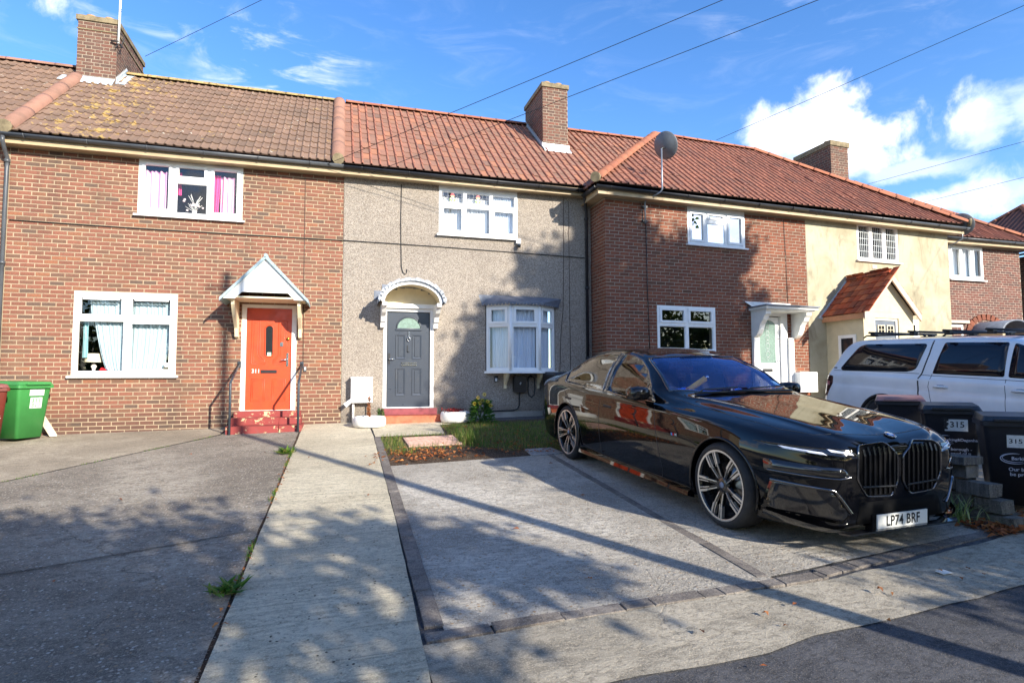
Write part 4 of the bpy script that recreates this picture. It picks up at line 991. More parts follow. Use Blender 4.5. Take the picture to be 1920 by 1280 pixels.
w = window(H3, l3, FY, [((6.92, 7.57, 2.20, l3[3]-.06), True), ((7.65, 8.29, 2.20, l3[3]-.06), True), ((6.91, 7.57, l3[2]+.06, 2.12), False), ((7.65, 8.30, l3[2]+.06, 2.12), False)], mat=M_UPVC, roommat=M_ROOMD, glass=M_GLASS, label='dark ground floor window reflecting trees')
# white door, side pilasters, flat canopy
dr = hb(MB().box((9.47, FY+.03, .36), (10.15, FY+.07, 2.42)), 'door', M_UPVC, H3); dr['label'] = 'white front door with arched patterned glass'
hb(MB().ring(rect(9.38, 10.35, .33, d3[3], FY-.02), [(9.46, FY-.02, .36), (10.16, FY-.02, .36), (10.16, FY-.02, 2.44), (9.46, FY-.02, 2.44)], (0, .08, 0)), 'door_frame', M_UPVC, H3)
hb(MB().box((9.44, FY+.072, .33), (10.3, FY+.24, 2.5)), 'door_backing', M_ROOMD, dr)
ga = [(9.56, 1.29), (10.04, 1.29), (10.04, 2.24), (9.98, 2.31), (9.88, 2.35), (9.80, 2.36), (9.72, 2.35), (9.62, 2.31), (9.56, 2.24)]
hb(MB().poly([(x, FY+.022, z) for x, z in ga]), 'door_glass', M_FROST, dr); moulding(dr, ga, FY+.026, M_UPVC, .03)
mb = MB()
for k in range(9):
    z = 1.42+k*.1; r_ = .03+.03*math.sin(k*1.7)**2
    mb.tube([(9.80+r_*math.cos(a), FY+.019, z+r_*1.3*math.sin(a)) for a in [2*math.pi*i/10 for i in range(11)]], .004, 4, cap=False)
hb(mb, 'etched_pattern', M_LEADED, dr)
hb(MB().box((9.66, FY+.012, 1.10), (9.92, FY+.031, 1.17)), 'letterbox', M_BLACKM, dr)
for s in (0, 1): hb(MB().ring(rect(9.55+s*.27, 9.78+s*.27, .50, 1.0, FY+.012), rect(9.58+s*.27, 9.75+s*.27, .53, .97, FY+.026), (0, .02, 0)), 'door_panel', M_UPVC, dr)
hb(MB().tube([(10.10, FY+.03, 1.36), (10.10, FY-.02, 1.36), (10.02, FY-.025, 1.36)], .01, 6).lathe([(0, .02), (.022, .02), (.022, 0)], 12, Matrix.Translation((10.11, FY+.03, 1.9)) @ Matrix.Rotation(R(90), 4, 'X')), 'door_handle', M_CHROME, dr)
can = hb(MB().prism([(9.28, FY-.60, 2.545), (10.72, FY-.60, 2.545), (10.72, FY-.60, 2.60), (9.28, FY-.60, 2.60)], (0, .60, 0)), 'porch_canopy', M_WHITEP, H3)
hb(MB().prism([(9.25, FY-.64, 2.602), (10.75, FY-.64, 2.602), (10.75, FY-.64, 2.63), (9.25, FY-.64, 2.63)], (0, .64, 0)), 'canopy_lead', M_LEADD, can)
hb(MB().prism([(9.33, FY-.54, 2.51), (10.67, FY-.54, 2.51), (10.67, FY-.54, 2.545), (9.33, FY-.54, 2.545)], (0, .54, 0)), 'canopy_moulding', M_WHITEP, can)
hb(MB().prism([(9.16, FY-.012, 2.76), (10.46, FY-.012, 2.76), (10.44, FY-.10, 2.635), (9.3, FY-.10, 2.635)], (0, .010, .01)), 'canopy_flashing', plain('pale_flashing', srgb(226, 222, 210), .6), can)
for x in (9.34, 10.48):
    hb(MB().prism([(x, FY-.50, 2.51), (x, FY-.50, 2.43), (x, FY-.44, 2.38), (x, FY-.40, 2.30), (x, FY-.36, 2.27), (x, FY-.30, 2.20), (x, FY-.26, 2.08), (x, FY-.20, 1.98), (x, FY-.12, 1.92), (x, FY, 1.90), (x, FY, 2.51)], (.14, 0, 0)), 'canopy_bracket', M_WHITEP, can)
for x in (9.36, 10.36): hb(MB().box((x-.02, FY-.08, .3), (x+.12, FY-.0, 1.92)).box((x+.02, FY-.09, 1.16), (x+.08, FY-.079, 1.6)), 'pilaster', M_WHITEP, can)
P.finish()

# cream house: window, porch, roof
P = Pieces()
lay_tiles(P, rf4, (HB, EY3, EZ3), XD, UP, CX1-HB, L3, 'single', M_TILE3, 0.178, 0.33, planes=[((CX1-.03, EY3, 0), tuple(hipRn))])
ridge_tiles(rf4, (ridgeR, RY3, RZ3+.03), (CX1+.03, EY3-.03, EZ3+.05), M_RIDGE2, r=.13, name='hip_tile'); ridge_tiles(rf4, (HB, RY3, RZ3+.03), (ridgeR, RY3, RZ3+.03), M_RIDGE2)
hb(MB().tube([(CX1+.09, EY3-.09, EZ3+.05), (CX1+.04, EY3-.04, EZ3+.06)], .11, 10), 'mortar_plug', M_CAPST, rf4)
ch = chimney(H4, P, 14.20, 14.86, 1.5, 2.95, 6.4, 8.37, 8, M_BRICKC, pots=((.3, .3), (.7, .9)), cap_h=.2)
w = window(H4, w4, FY+.01, [((12.67+k*.445, 13.00+k*.445, w4[2]+.06, w4[3]-.06), False) for k in range(3)], mat=M_WHITEP, roommat=M_ROOMD, room=.8, glass=glass_mat('old_leaded_glass', ior=1.25))
for k in range(3):
    mb = MB(); x0_, x1_ = 12.685+k*.445, 12.985+k*.445
    for i in range(1, 5): mb.box((x0_+(x1_-x0_)*i/5-.005, FY+.026, w4[2]+.07), (x0_+(x1_-x0_)*i/5+.005, FY+.030, w4[3]-.07))
    for i in range(1, 5): z = w4[2]+.07+(w4[3]-w4[2]-.14)*i/5; mb.box((x0_, FY+.025, z-.005), (x1_, FY+.0295, z+.005))
    hb(mb, 'leaded_grid', M_LEADED, w)
hb(MB().box((13.05, FY-.012, 3.80), (13.2, FY-.001, 3.90)), 'air_vent', M_CONCS, H4)
hb(MB().box((14.02, FY-.06, 1.2), (14.45, FY-.001, uz(14, 2.42))), 'side_window', M_WHITEP, H4); hb(MB().box((14.12, FY-.065, 2.1), (14.33, FY-.061, 2.36)), 'side_pane', M_ROOMD, H4)
PX0, PX1, PY, PAX = 11.53, 13.02, -1.85, 12.26; pe, pa = 2.46, 3.42
porch = hb(MB().box((PX0, PY+.122, -.2), (PX0+.10, FY-.002, pe)).box((PX1-.10, PY+.122, -.2), (PX1, FY-.002, pe)), 'porch', M_REND2, H4)
do = (11.86, 12.58, .2, 2.36); mb = wall_cells(MB(), PX0, PX1, -.2, 2.5, PY-.0, PY+.12, [do])
mb.prism([(PX0, PY, 2.502), (PX1, PY, 2.502), (PAX+.02, PY, pa-.10), (PAX-.02, PY, pa-.10)], (0, .12, 0)); hb(mb, 'porch_front', M_REND2, porch)
dd = hb(MB().box((11.90, PY+.045, .2), (12.50, PY+.09, 2.30)), 'door', plain('slate_grey_paint', srgb(92, 100, 112), .45), H4); dd['label'] = 'slate grey porch door with two small square windows'
hb(MB().ring(rect(11.86, 12.58, .2, 2.36, PY+.03), [(11.9, PY+.03, .2), (12.52, PY+.03, .2), (12.52, PY+.03, 2.31), (11.9, PY+.03, 2.31)], (0, .08, 0)), 'door_frame', M_WHITEP, porch)
for x in (12.00, 12.27):
    hb(MB().box((x, PY+.035, 2.0), (x+.17, PY+.044, 2.18)), 'door_pane', M_ROOMD, dd)
    hb(MB().box((x+.08, PY+.030, 2.0), (x+.09, PY+.034, 2.18)).box((x, PY+.0295, 2.085), (x+.17, PY+.0335, 2.095)).ring(rect(x-.02, x+.19, 1.98, 2.20, PY+.028), rect(x, x+.17, 2.0, 2.18, PY+.028), (0, .012, 0)), 'pane_bars', M_CREAMP, dd)
PXL, PXR, PYF = 11.42, 13.10, -1.98
ul = Vector((PAX-PXL, 0, pa-pe)).normalized(); ur = Vector((-(PXR-PAX), 0, pa-pe)).normalized(); LL = math.hypot(PAX-PXL, pa-pe)
prf = hb(MB().quad((PXL, PYF, pe), (PAX, PYF, pa), (PAX, FY, pa), (PXL, FY, pe)).quad((PXR, PYF, pe), (PXR, FY, pe), (PAX, FY, pa), (PAX, PYF, pa)), 'porch_roof', M_UNDER, H4)
PP = P
lay_tiles(PP, prf, (PXL-.03, FY, pe), (0, -1, 0), ul, FY-PYF, LL, 'plain', M_PORCHT, 0.17, 0.20, stuff='porch_roof_tiles')
lay_tiles(PP, prf, (PXR+.03, PYF, pe), (0, 1, 0), ur, FY-PYF, LL, 'plain', M_PORCHT, 0.17, 0.20, stuff='porch_roof_tiles')
ridge_tiles(prf, (PAX, FY-.01, pa+.03), (PAX, PYF-.02, pa+.03), M_PORCHT, r=.09, ln=.3)
M_BARGE = plain('weathered_board', srgb(206, 180, 160), .8, var=.15, vs=5)
for s, xe in ((-1, PXL), (1, PXR)):
    dz = Vector((0, 0, -.15)); hb(MB().prism([(PAX, PYF-.02, pa+.02), (xe, PYF-.02, pe+.01), (xe+s*.0, PYF-.02, pe-.16), (PAX, PYF-.02, pa-.17)], (0, .035, 0)), 'bargeboard', M_BARGE, prf)
hb(MB().box((PXL-.02, PYF+.02, pe-.13), (PXL+.012, FY, pe-.005)), 'fascia', plain('brown_board', srgb(190, 140, 104), .8, var=.15), prf)
hb(MB().prism([(PXL-.12, FY-.03, pe-.02), (PAX, FY-.03, pa+.10), (PAX, FY-.03, pa+.02), (PXL-.02, FY-.03, pe-.06)], (0, .028, 0)), 'flashing', M_FLASH, prf)
pw = hb(MB().ring([(PX0-.02, FY-.86, 1.1), (PX0-.02, FY-.36, 1.1), (PX0-.02, FY-.36, 1.98), (PX0-.02, FY-.86, 1.98)], [(PX0-.02, FY-.78, 1.18), (PX0-.02, FY-.44, 1.18), (PX0-.02, FY-.44, 1.90), (PX0-.02, FY-.78, 1.90)], (.03, 0, 0)), 'window', M_WHITEP, porch)
hb(MB().box((PX0-.012, FY-.78, 1.18), (PX0-.004, FY-.44, 1.90)), 'pane', plain('dark_pane', (.02, .022, .025), .05), porch)
P.finish()

# ================= set-back brown brick house with arched hood
WARP = lambda x: 0.928
H5 = thing('terraced_house', 'set back brown brick house partly hidden by the cream house', 'house', (18.0, 0, 0), group=GRP)
P = Pieces()
w5 = (16.75, 18.08, 4.04, 5.08)
wl = hb(wall_cells(MB(), 15.7, 19.6, -0.3, 5.10, 0.004, 0.3, [w5]), 'wall', M_MORTAR5, H5)
lay_bricks(P, wl, (0, 0, 0), XD, ND, 15.7, 19.6, 1.0, 5.10, [w5], M_BRICK5)
X5 = 19.9; r5 = X5-(RY-EY)
rf = roof_slab(H5, [(9.0, EY, EZ), (X5, EY, EZ), (r5, RY, RZ), (9.0, RY, RZ)], M_UNDER, [[(X5, EY, EZ), (X5, 6.3, EZ), (r5, RY, RZ)], [(9, RY, RZ), (r5, RY, RZ), (X5, 6.3, EZ), (9, 6.3, EZ)]])
lay_tiles(P, rf, (13.0, EY, EZ), XD, UP, X5-13.0, RL, 'single', M_TILE3, 0.178, 0.33, planes=[((X5-.03, EY, 0), tuple(hipR))])
ridge_tiles(rf, (r5, RY, RZ+.03), (X5+.02, EY-.02, EZ+.05), M_RIDGE2, r=.13, name='hip_tile'); ridge_tiles(rf, (9.2, RY, RZ+.03), (r5, RY, RZ+.03), M_RIDGE2)
hb(MB().box((15.7, -0.235, 5.10), (19.85, 0.012, 5.12)), 'soffit', M_SOFFIT, H5); hb(MB().box((15.7, -0.25, 5.085), (19.85, -0.236, 5.25)), 'fascia', M_SOFFIT, H5)
gutter(H5, (15.7, -0.315, 5.235), (19.95, -0.315, 5.235), M_GUTTERG)
w = window(H5, w5, 0.0, [((16.82, 17.20, 4.11, 5.01), True), ((17.28, 17.60, 4.11, 5.01), False), ((17.68, 18.01, 4.11, 5.01), True)], mat=M_UPVC, roommat=M_ROOM)
curtain(w, 'curtain', 16.85, 17.2, 4.1, 5.0, .12, M_NETW, 5, .015); curtain(w, 'curtain', 17.28, 17.6, 4.1, 5.0, .12, M_NETW, 5, .015)
# ground floor window and arched hood seen over the pickup
w = window(H5, (16.5, 17.15, 1.2, 2.62), -.01, [((16.57, 17.08, 1.3, 2.55), False)], mat=M_UPVC, sill=False, room=.4, roommat=M_ROOM)
hb(MB().box((16.4, -.10, 2.66), (17.3, -.0, 2.74)), 'lintel', M_CONCS, H5)
hx = 18.05; mb = MB(); mb.smooth = True
for rr in (.55, .62):
    for y in (-.85, -.005):
        for k in range(17): mb.v.append((hx+rr*math.cos(math.pi*k/16), y, 2.34+rr*.62*math.sin(math.pi*k/16)))
for k in range(16): mb.face((k, 17+k, 18+k, k+1)); mb.face((34+k, 35+k, 52+k, 51+k)); mb.face((k, k+1, 35+k, 34+k))
mb.smooth = False; hood = hb(mb, 'porch_hood', M_LEADD, H5)
hb(MB().poly([(hx+.55*math.cos(math.pi*k/16), -.02, 2.34+.34*math.sin(math.pi*k/16)) for k in range(17)]), 'hood_back', M_CREAMP, hood)
for s in (-1, 1): hb(MB().box((hx+s*.55-.06, -.85, 2.0), (hx+s*.55+.06, -.005, 2.34)), 'hood_cheek', M_SOFFIT, hood)
mb = MB()
for k in range(12):
    a = math.pi*(k+.5)/12; hb(MB().obox(Matrix.Translation((hx+.70*math.cos(a), -.004, 2.36+.52*math.sin(a))) @ Matrix.Rotation(math.pi/2-a, 4, 'Y'), (-.07, -.03, -.09), (.07, .0, .09)), 'arch_brick', M_BRICK3, hood)
P.finish()

# ================= next block at the right edge
H6 = thing('terraced_house', 'dark tiled roof and shaded brick side of the next block at the right edge', 'house', (23, 0, 0), group=GRP)
P = Pieces(60)
wl = hb(MB().box((20.55, -.45, -.3), (27, 4.2, 5.05)), 'wall', M_MORTAR5, H6)
lay_bricks(P, wl, (20.54, 4.2, 0), (0, -1, 0), (-1, 0, 0), 0, 4.65, 2.6, 5.05, [], M_BRICK5)
lay_bricks(P, wl, (20.54, -.46, 0), XD, ND, 0, 2.0, 2.6, 5.05, [], M_BRICK5)
ex, ya, yb, xa, za = 20.25, -.75, 4.55, 22.9, 7.39; sl6 = Vector((xa-ex, 0, za-5.15)); L6 = sl6.length
rf = roof_slab(H6, [(ex, ya, 5.15), (29, ya, 5.15), (29, 1.9, za), (xa, 1.9, za)], M_UNDER, [[(ex, ya, 5.15), (xa, 1.9, za), (ex, yb, 5.15)]])
lay_tiles(P, rf, (ex, yb, 5.15), (0, -1, 0), tuple(sl6), yb-ya, L6, 'single', M_TILE6, .178, .33, planes=[((ex, ya, 0), (math.sqrt(.5), -math.sqrt(.5), 0)), ((ex, yb, 0), (math.sqrt(.5), math.sqrt(.5), 0))])
lay_tiles(P, rf, (ex, ya, 5.15), XD, (0, 2.65, za-5.15), 5.0, L6, 'single', M_TILE6, .178, .33, planes=[((ex, ya, 0), (-math.sqrt(.5), math.sqrt(.5), 0))])
ridge_tiles(rf, (xa, 1.9, za+.03), (ex, yb, 5.18), M_RIDGE2, r=.12, name='hip_tile'); ridge_tiles(rf, (xa, 1.9, za+.03), (ex, ya, 5.18), M_RIDGE2, r=.12, name='hip_tile'); ridge_tiles(rf, (xa, 1.9, za+.03), (28, 1.9, za+.03), M_RIDGE2, r=.12)
gutter(H6, (ex-.05, yb, 5.09), (ex-.05, ya, 5.09), M_GUTTER, brackets=False)
P.finish()
WARP = None
# ------------------------------------------------------------------ vehicles
def pchip(tab):
    xs = [t[0] for t in tab]; ys = [t[1] for t in tab]; n = len(xs)
    h = [xs[i+1]-xs[i] for i in range(n-1)]; d = [(ys[i+1]-ys[i])/h[i] for i in range(n-1)]
    m = [d[0]]+[0 if d[i-1]*d[i] <= 0 else (2*h[i]+h[i-1]+h[i]+2*h[i-1])/((2*h[i]+h[i-1])/d[i-1]+(h[i]+2*h[i-1])/d[i]) for i in range(1, n-1)]+[d[-1]]
    def f(x):
        if x <= xs[0]: return ys[0]
        if x >= xs[-1]: return ys[-1]
        i = max(k for k in range(n-1) if xs[k] <= x); t = (x-xs[i])/h[i]
        return ys[i]*(1+2*t)*(1-t)**2 + h[i]*m[i]*t*(1-t)**2 + ys[i+1]*t*t*(3-2*t) + h[i]*m[i+1]*t*t*(t-1)
    return f
def catmull(pts, n):
    """points along a curve through pts, n per span (centripetal-ish)"""
    out = []; P = [Vector(p) for p in pts]
    P = [P[0]*2-P[1]]+P+[P[-1]*2-P[-2]]
    for i in range(1, len(P)-2):
        p0, p1, p2, p3 = P[i-1:i+3]
        t1 = max((p1-p0).length, 1e-4)**.5; t2 = max((p2-p1).length, 1e-4)**.5; t3 = max((p3-p2).length, 1e-4)**.5
        m1 = ((p1-p0)/t1-(p2-p0)/(t1+t2)+(p2-p1)/t2)*t2; m2 = ((p2-p1)/t2-(p3-p1)/(t2+t3)+(p3-p2)/t3)*t2
        for k in range(n):
            t = k/n; out.append((2*t**3-3*t**2+1)*p1+(t**3-2*t**2+t)*m1+(-2*t**3+3*t**2)*p2+(t**3-t**2)*m2)
    out.append(P[-2]); return out
def loft(stations, section, nsub=5):
    """closed body, symmetric about x=0; section(u) gives half outline (x, z) from bottom centre to top centre"""
    mb = MB(); mb.smooth = True; rows = []
    for u in stations:
        half = catmull([Vector((x, z)) for x, z in section(u)], nsub)
        full = [(p.x, u, p.y) for p in half]+[(-p.x, u, p.y) for p in reversed(half[1:-1])]
        rows.append(len(mb.v)); mb.v += full; n = len(full)
    for r in range(len(rows)-1):
        for k in range(n):
            k2 = (k+1) % n; mb.face((rows[r]+k, rows[r]+k2, rows[r+1]+k2, rows[r+1]+k))
    h = n//2
    for r, fl in ((rows[0], False), (rows[-1], True)):
        q = [(r+k, r+(n-k) % n, r+(n-k-1) % n, r+k+1) for k in range(0, h)]
        for a in q:
            a = [i for j, i in enumerate(a) if i not in a[:j]]
            if len(a) >= 3: mb.face(a[::-1] if fl else a)
    return mb
def solid(mb, name='tool'):
    me = mb.mesh(name, []); bm = bmesh.new(); bm.from_mesh(me)
    bmesh.ops.remove_doubles(bm, verts=bm.verts, dist=1e-5); bmesh.ops.recalc_face_normals(bm, faces=bm.faces); bm.to_mesh(me); bm.free(); return me
def carve(me, tools):
    o = bpy.data.objects.new('carve', me); COL.objects.link(o); ts = []
    for t in tools:
        q = bpy.data.objects.new('tool', t); COL.objects.link(q); ts.append(q)
        md = o.modifiers.new('b', 'BOOLEAN'); md.operation = 'DIFFERENCE'; md.solver = 'EXACT'; md.object = q
    out = bpy.data.meshes.new_from_object(o.evaluated_get(bpy.context.evaluated_depsgraph_get()))
    for q in ts+[o]: bpy.data.objects.remove(q)
    return out
def bvh_of(me): return BVHTree.FromPolygons([v.co for v in me.vertices], [tuple(p.vertices) for p in me.polygons])
def densify(poly, step):
    out = []
    for i, a in enumerate(poly):
        b = poly[(i+1) % len(poly)]; a = Vector(a); b2 = Vector(b); n = max(1, int((b2-a).length/step))
        out += [a+(b2-a)*k/n for k in range(n)]
    return out
def rounded(poly, r=.02, n=4):
    out = []; P = [Vector(p) for p in poly]; N = len(P)
    for i in range(N):
        a, b, c = P[i-1], P[i], P[(i+1) % N]; ra = min(r, (a-b).length*.45, (c-b).length*.45)
        p0 = b+(a-b).normalized()*ra; p1 = b+(c-b).normalized()*ra
        for k in range(n+1): t = k/n; out.append(p0*(1-t)**2+b*2*t*(1-t)+p1*t*t)
    return out
class Skin:
    """lays parts on a body surface: an outline drawn in side, front or top view is pressed onto the shell"""
    def __init__(s, me): s.t = bvh_of(me)
    def hit(s, p, view, side):
        if view == 'side': o, d = Vector((side*3, p[0], p[1])), Vector((-side, 0, 0))
        elif view == 'front': o, d = Vector((p[0], -3, p[1])), Vector((0, 1, 0))
        elif view == 'rear': o, d = Vector((p[0], 9, p[1])), Vector((0, -1, 0))
        else: o, d = Vector((p[0], p[1], 5)), Vector((0, 0, -1))
        h = s.t.ray_cast(o, d)
        return (h[0], h[1] if h[1].dot(d) < 0 else -h[1]) if h[0] is not None else (None, None)
    def patch(s, poly, view, side=1, lift=.003, step=.05, thick=.004, push=None):
        P2 = densify(poly, step); bm = bmesh.new()
        vs = [bm.verts.new((p.x, p.y, 0)) for p in P2]; f = bm.faces.new(vs)
        xs = [p.x for p in P2]; ys = [p.y for p in P2]
        for a0, a1, no in ((min(xs), max(xs), (1, 0, 0)), (min(ys), max(ys), (0, 1, 0))):
            k = a0+step
            while k < a1-step*.3:
                bmesh.ops.bisect_plane(bm, geom=bm.verts[:]+bm.edges[:]+bm.faces[:], plane_co=Vector(no)*k, plane_no=no); k += step
        bm.verts.index_update(); ok = {}; last = None
        for v in bm.verts:
            h, n = s.hit((v.co.x, v.co.y), view, side)
            ok[v.index] = (h, n)
        good = [(v.co.copy(), ok[v.index]) for v in bm.verts if ok[v.index][0] is not None]
        mb = MB(); mb.smooth = True; nv = len(bm.verts)
        ax = {'side': Vector((side, 0, 0)), 'front': Vector((0, -1, 0)), 'rear': Vector((0, 1, 0)), 'top': Vector((0, 0, 1))}[view]
        for off in (lift, lift-thick):
            for v in bm.verts:
                h, n = ok[v.index]
                if h is None:
                    q = min(good, key=lambda g: (g[0]-v.co).length); h, n = q[1]
                    h = h.copy()
                mb.v.append(tuple(h+n*off+ax*(push or 0)))
        bm.edges.ensure_lookup_table()
        for f in bm.faces:
            idx = [v.index for v in f.verts]
            a, b, c = [Vector(mb.v[i]) for i in idx[:3]]
            if (b-a).cross(c-a).dot(ax) < 0: idx = idx[::-1]
            mb.face(idx); mb.face([nv+i for i in idx[::-1]])
        mb.smooth = False
        for e in bm.edges:
            if len(e.link_faces) == 1: a, b = e.verts[0].index, e.verts[1].index; mb.face((a, b, nv+b, nv+a))
        bm.free(); return mb
    def strip(s, pts, view, side=1, w=.008, lift=.002, step=.04):
        """a narrow line laid on the shell: seams, trims"""
        P = [Vector(p) for p in pts]; L = []
        for i in range(len(P)-1):
            n = max(1, int((P[i+1]-P[i]).length/step)); L += [P[i]+(P[i+1]-P[i])*k/n for k in range(n)]
        L.append(P[-1]); H = [s.hit(p, view, side) for p in L]; H = [h for h in H if h[0] is not None]
        mb = MB(); mb.smooth = True
        for i, (h, n) in enumerate(H):
            t = (H[min(i+1, len(H)-1)][0]-H[max(i-1, 0)][0]).normalized(); b = n.cross(t).normalized()
            for o_, l_ in ((-w/2, -.003), (-w/2, lift), (w/2, lift), (w/2, -.003)): mb.v.append(tuple(h+b*o_+n*l_))
        for i in range(len(H)-1):
            for k in range(3): q = i*4+k; mb.face((q, q+1, q+5, q+4))
        return mb

def car_paint(name, col, rough=.05, metal=0.0, coat=0.0, flake=None):
    m, t, b = new_mat(name); p = pos(t)
    n = t.noise(p, 2.0, 4, .6)
    t.l.new(t.mix(t.smooth(n, .3, .8), col, tuple(x*.85 for x in col)), b.inputs['Base Color'])
    du = t.noise(p, 9.0, 6, .7); t.l.new(t.math('ADD', t.math('MULTIPLY', t.smooth(du, .5, .8), .03), rough), b.inputs['Roughness'])
    setup(b, Metallic=metal); b.inputs['Coat Weight'].default_value = coat; b.inputs['Coat Roughness'].default_value = .02; b.inputs['Coat IOR'].default_value = 1.6
    return m
M_BLKP = car_paint('black_car_paint', (0.003, 0.003, 0.004), .02)
M_GLOSSB = plain('gloss_black', (0.006, 0.006, 0.007), .10, var=.1, coat=1.0)
M_MATB = plain('satin_black_plastic', (0.012, 0.012, 0.013), .5, var=.2)
M_TYRE = plain('tyre_rubber', (0.018, 0.018, 0.019), .8, var=.3, vs=12, bump=.3, bs=90)
M_ALLOY = plain('machined_alloy', srgb(206, 203, 196), .35, metal=.75, var=.05)
M_RIMB = plain('black_rim', (0.008, 0.008, 0.009), .25, var=.1, coat=.6)
M_CARGL = glass_mat('tinted_car_glass', tint=(.42, .43, .43), dark=.06)
M_SCREEN = glass_mat('windscreen_glass', tint=(.94, .95, 1.0), dark=.02, ior=1.55, gcol=(.50, .62, 1.0))
M_SEAT = plain('dark_leather', (0.035, 0.033, 0.032), .6)
M_LAMP = plain('light_bar', srgb(225, 230, 245), .2, var=.02, coat=.5)
M_VOID = plain('black_mesh', (.004, .004, .0045), .85, var=.2, spec=.12)
M_BARB = plain('black_bar', (.008, .008, .009), .22, var=.1)
M_SILV = plain('dark_chrome', (.16, .16, .17), .15, metal=1.0, var=.05)
M_PLATEW = plain('plate_white', srgb(238, 238, 232), .35, var=.03)
M_PLATEK = plain('plate_black', (.01, .01, .01), .4)

def wheel(car, x, y, z, side, r=.3685, rim=.302, w=.25, steer=0.0, style='car'):
    """side -1: outer face towards -x"""
    M = Matrix.Translation((x, y, z)) @ Matrix.Rotation(steer, 4, 'Z') @ Matrix.Rotation(R(-90*1) if side < 0 else R(90), 4, 'Y')
    # local +z is the outer face
    prof = [(rim-.006, -.0), (rim+.004, .004), (rim+.018, .010), (r-.03, .008), (r-.012, -.012), (r, -.04), (r, -w+.04), (r-.012, -w+.012), (r-.05, -w), (rim, -w)]
    wh = MB().lathe(prof, 48, M).build('wheel', M_TYRE, car, local=True)
    for k in range(3):
        rr = r+.0; zz = -.07-.05*k
    MB().lathe([(rim-.004, .001), (rim+.004, .006), (rim-.012, .006), (rim-.022, -.01), (rim-.03, -.06), (rim-.05, -.19), (.05, -.20)], 48, M).build('rim_barrel', M_RIMB, wh, local=True)
    MB().lathe([(rim+.002, .0065), (rim-.010, .0075), (rim-.016, .0055)], 48, M).build('rim_edge', M_ALLOY, wh, local=True)
    MB().lathe([(0, -.10), (.19, -.10), (.19, -.125), (0, -.125)], 32, M).build('brake_disc', plain('steel_disc', (.25, .24, .23), .35, metal=1.0, var=.1), wh, local=True)
    def bar(pts, wd, z0, z1, mat, nm):   # flat bar along pts [(radius, offset)], in the wheel plane
        mb = MB()
        for i in range(len(pts)-1):
            (r0, o0, h0), (r1, o1, h1) = pts[i], pts[i+1]
            q = [(r0, o0-wd/2, h0), (r1, o1-wd/2, h1), (r1, o1+wd/2, h1), (r0, o0+wd/2, h0)]
            n = len(mb.v); mb.v += [(a, b, c) for a, b, c in q]+[(a, b, c-.03) for a, b, c in q]
            for f in ((0, 1, 2, 3), (0, 4, 5, 1), (1, 5, 6, 2), (2, 6, 7, 3), (3, 7, 4, 0)): mb.face([n+j for j in f])
        return mb
    n5 = 5 if style == 'car' else 6
    for k in range(n5):
        A = M @ Matrix.Rotation(2*math.pi*k/n5+.47, 4, 'Z')
        base = MB(); 
        for s in (-1, 1):
            b = bar([(.045, s*.012, -.03), (.13, s*.028, -.014), (.215, s*.044, -.004), (rim-.012, s*.056, .000)], .034, 0, 0, M_RIMB, '')
            n = len(base.v); base.v += b.v; base.f += [tuple(i+n for i in f) for f in b.f]; base.m += b.m; base.sm += b.sm
        base.v = [tuple(A @ Vector(p)) for p in base.v]; sp = base.build('spoke', M_RIMB, wh, local=True)
        mb = MB()
        for s in (-1, 1):
            for (pts, wd) in (([(.07, s*.026, -.022), (.14, s*.040, -.007), (.180, s*.047, .000)], .007), ([(.175, s*.049, .003), (.225, s*.057, .004), (rim-.010, s*.065, .006)], .019), ([(.160, s*.022, -.004), (.21, s*.028, .001), (rim-.012, s*.034, .004)], .007)):
                b = bar(pts, wd, 0, 0, None, ''); n = len(mb.v); mb.v += [(x_, y_, z_+.002) for x_, y_, z_ in b.v]; mb.f += [tuple(i+n for i in f) for f in b.f]; mb.m += b.m; mb.sm += b.sm
        mb.v = [tuple(A @ Vector(p)) for p in mb.v]; mb.build('spoke_face', M_ALLOY, wh, local=True)
    MB().lathe([(.075, -.06), (.07, -.03), (.05, -.022), (.0, -.02)], 24, M).build('hub', M_RIMB, wh, local=True)
    MB().lathe([(.026, -.02), (.025, -.014), (0, -.013)], 20, M).build('hub_cap', plain('hub_blue_white', srgb(120, 130, 150), .25), wh, local=True)
    return wh

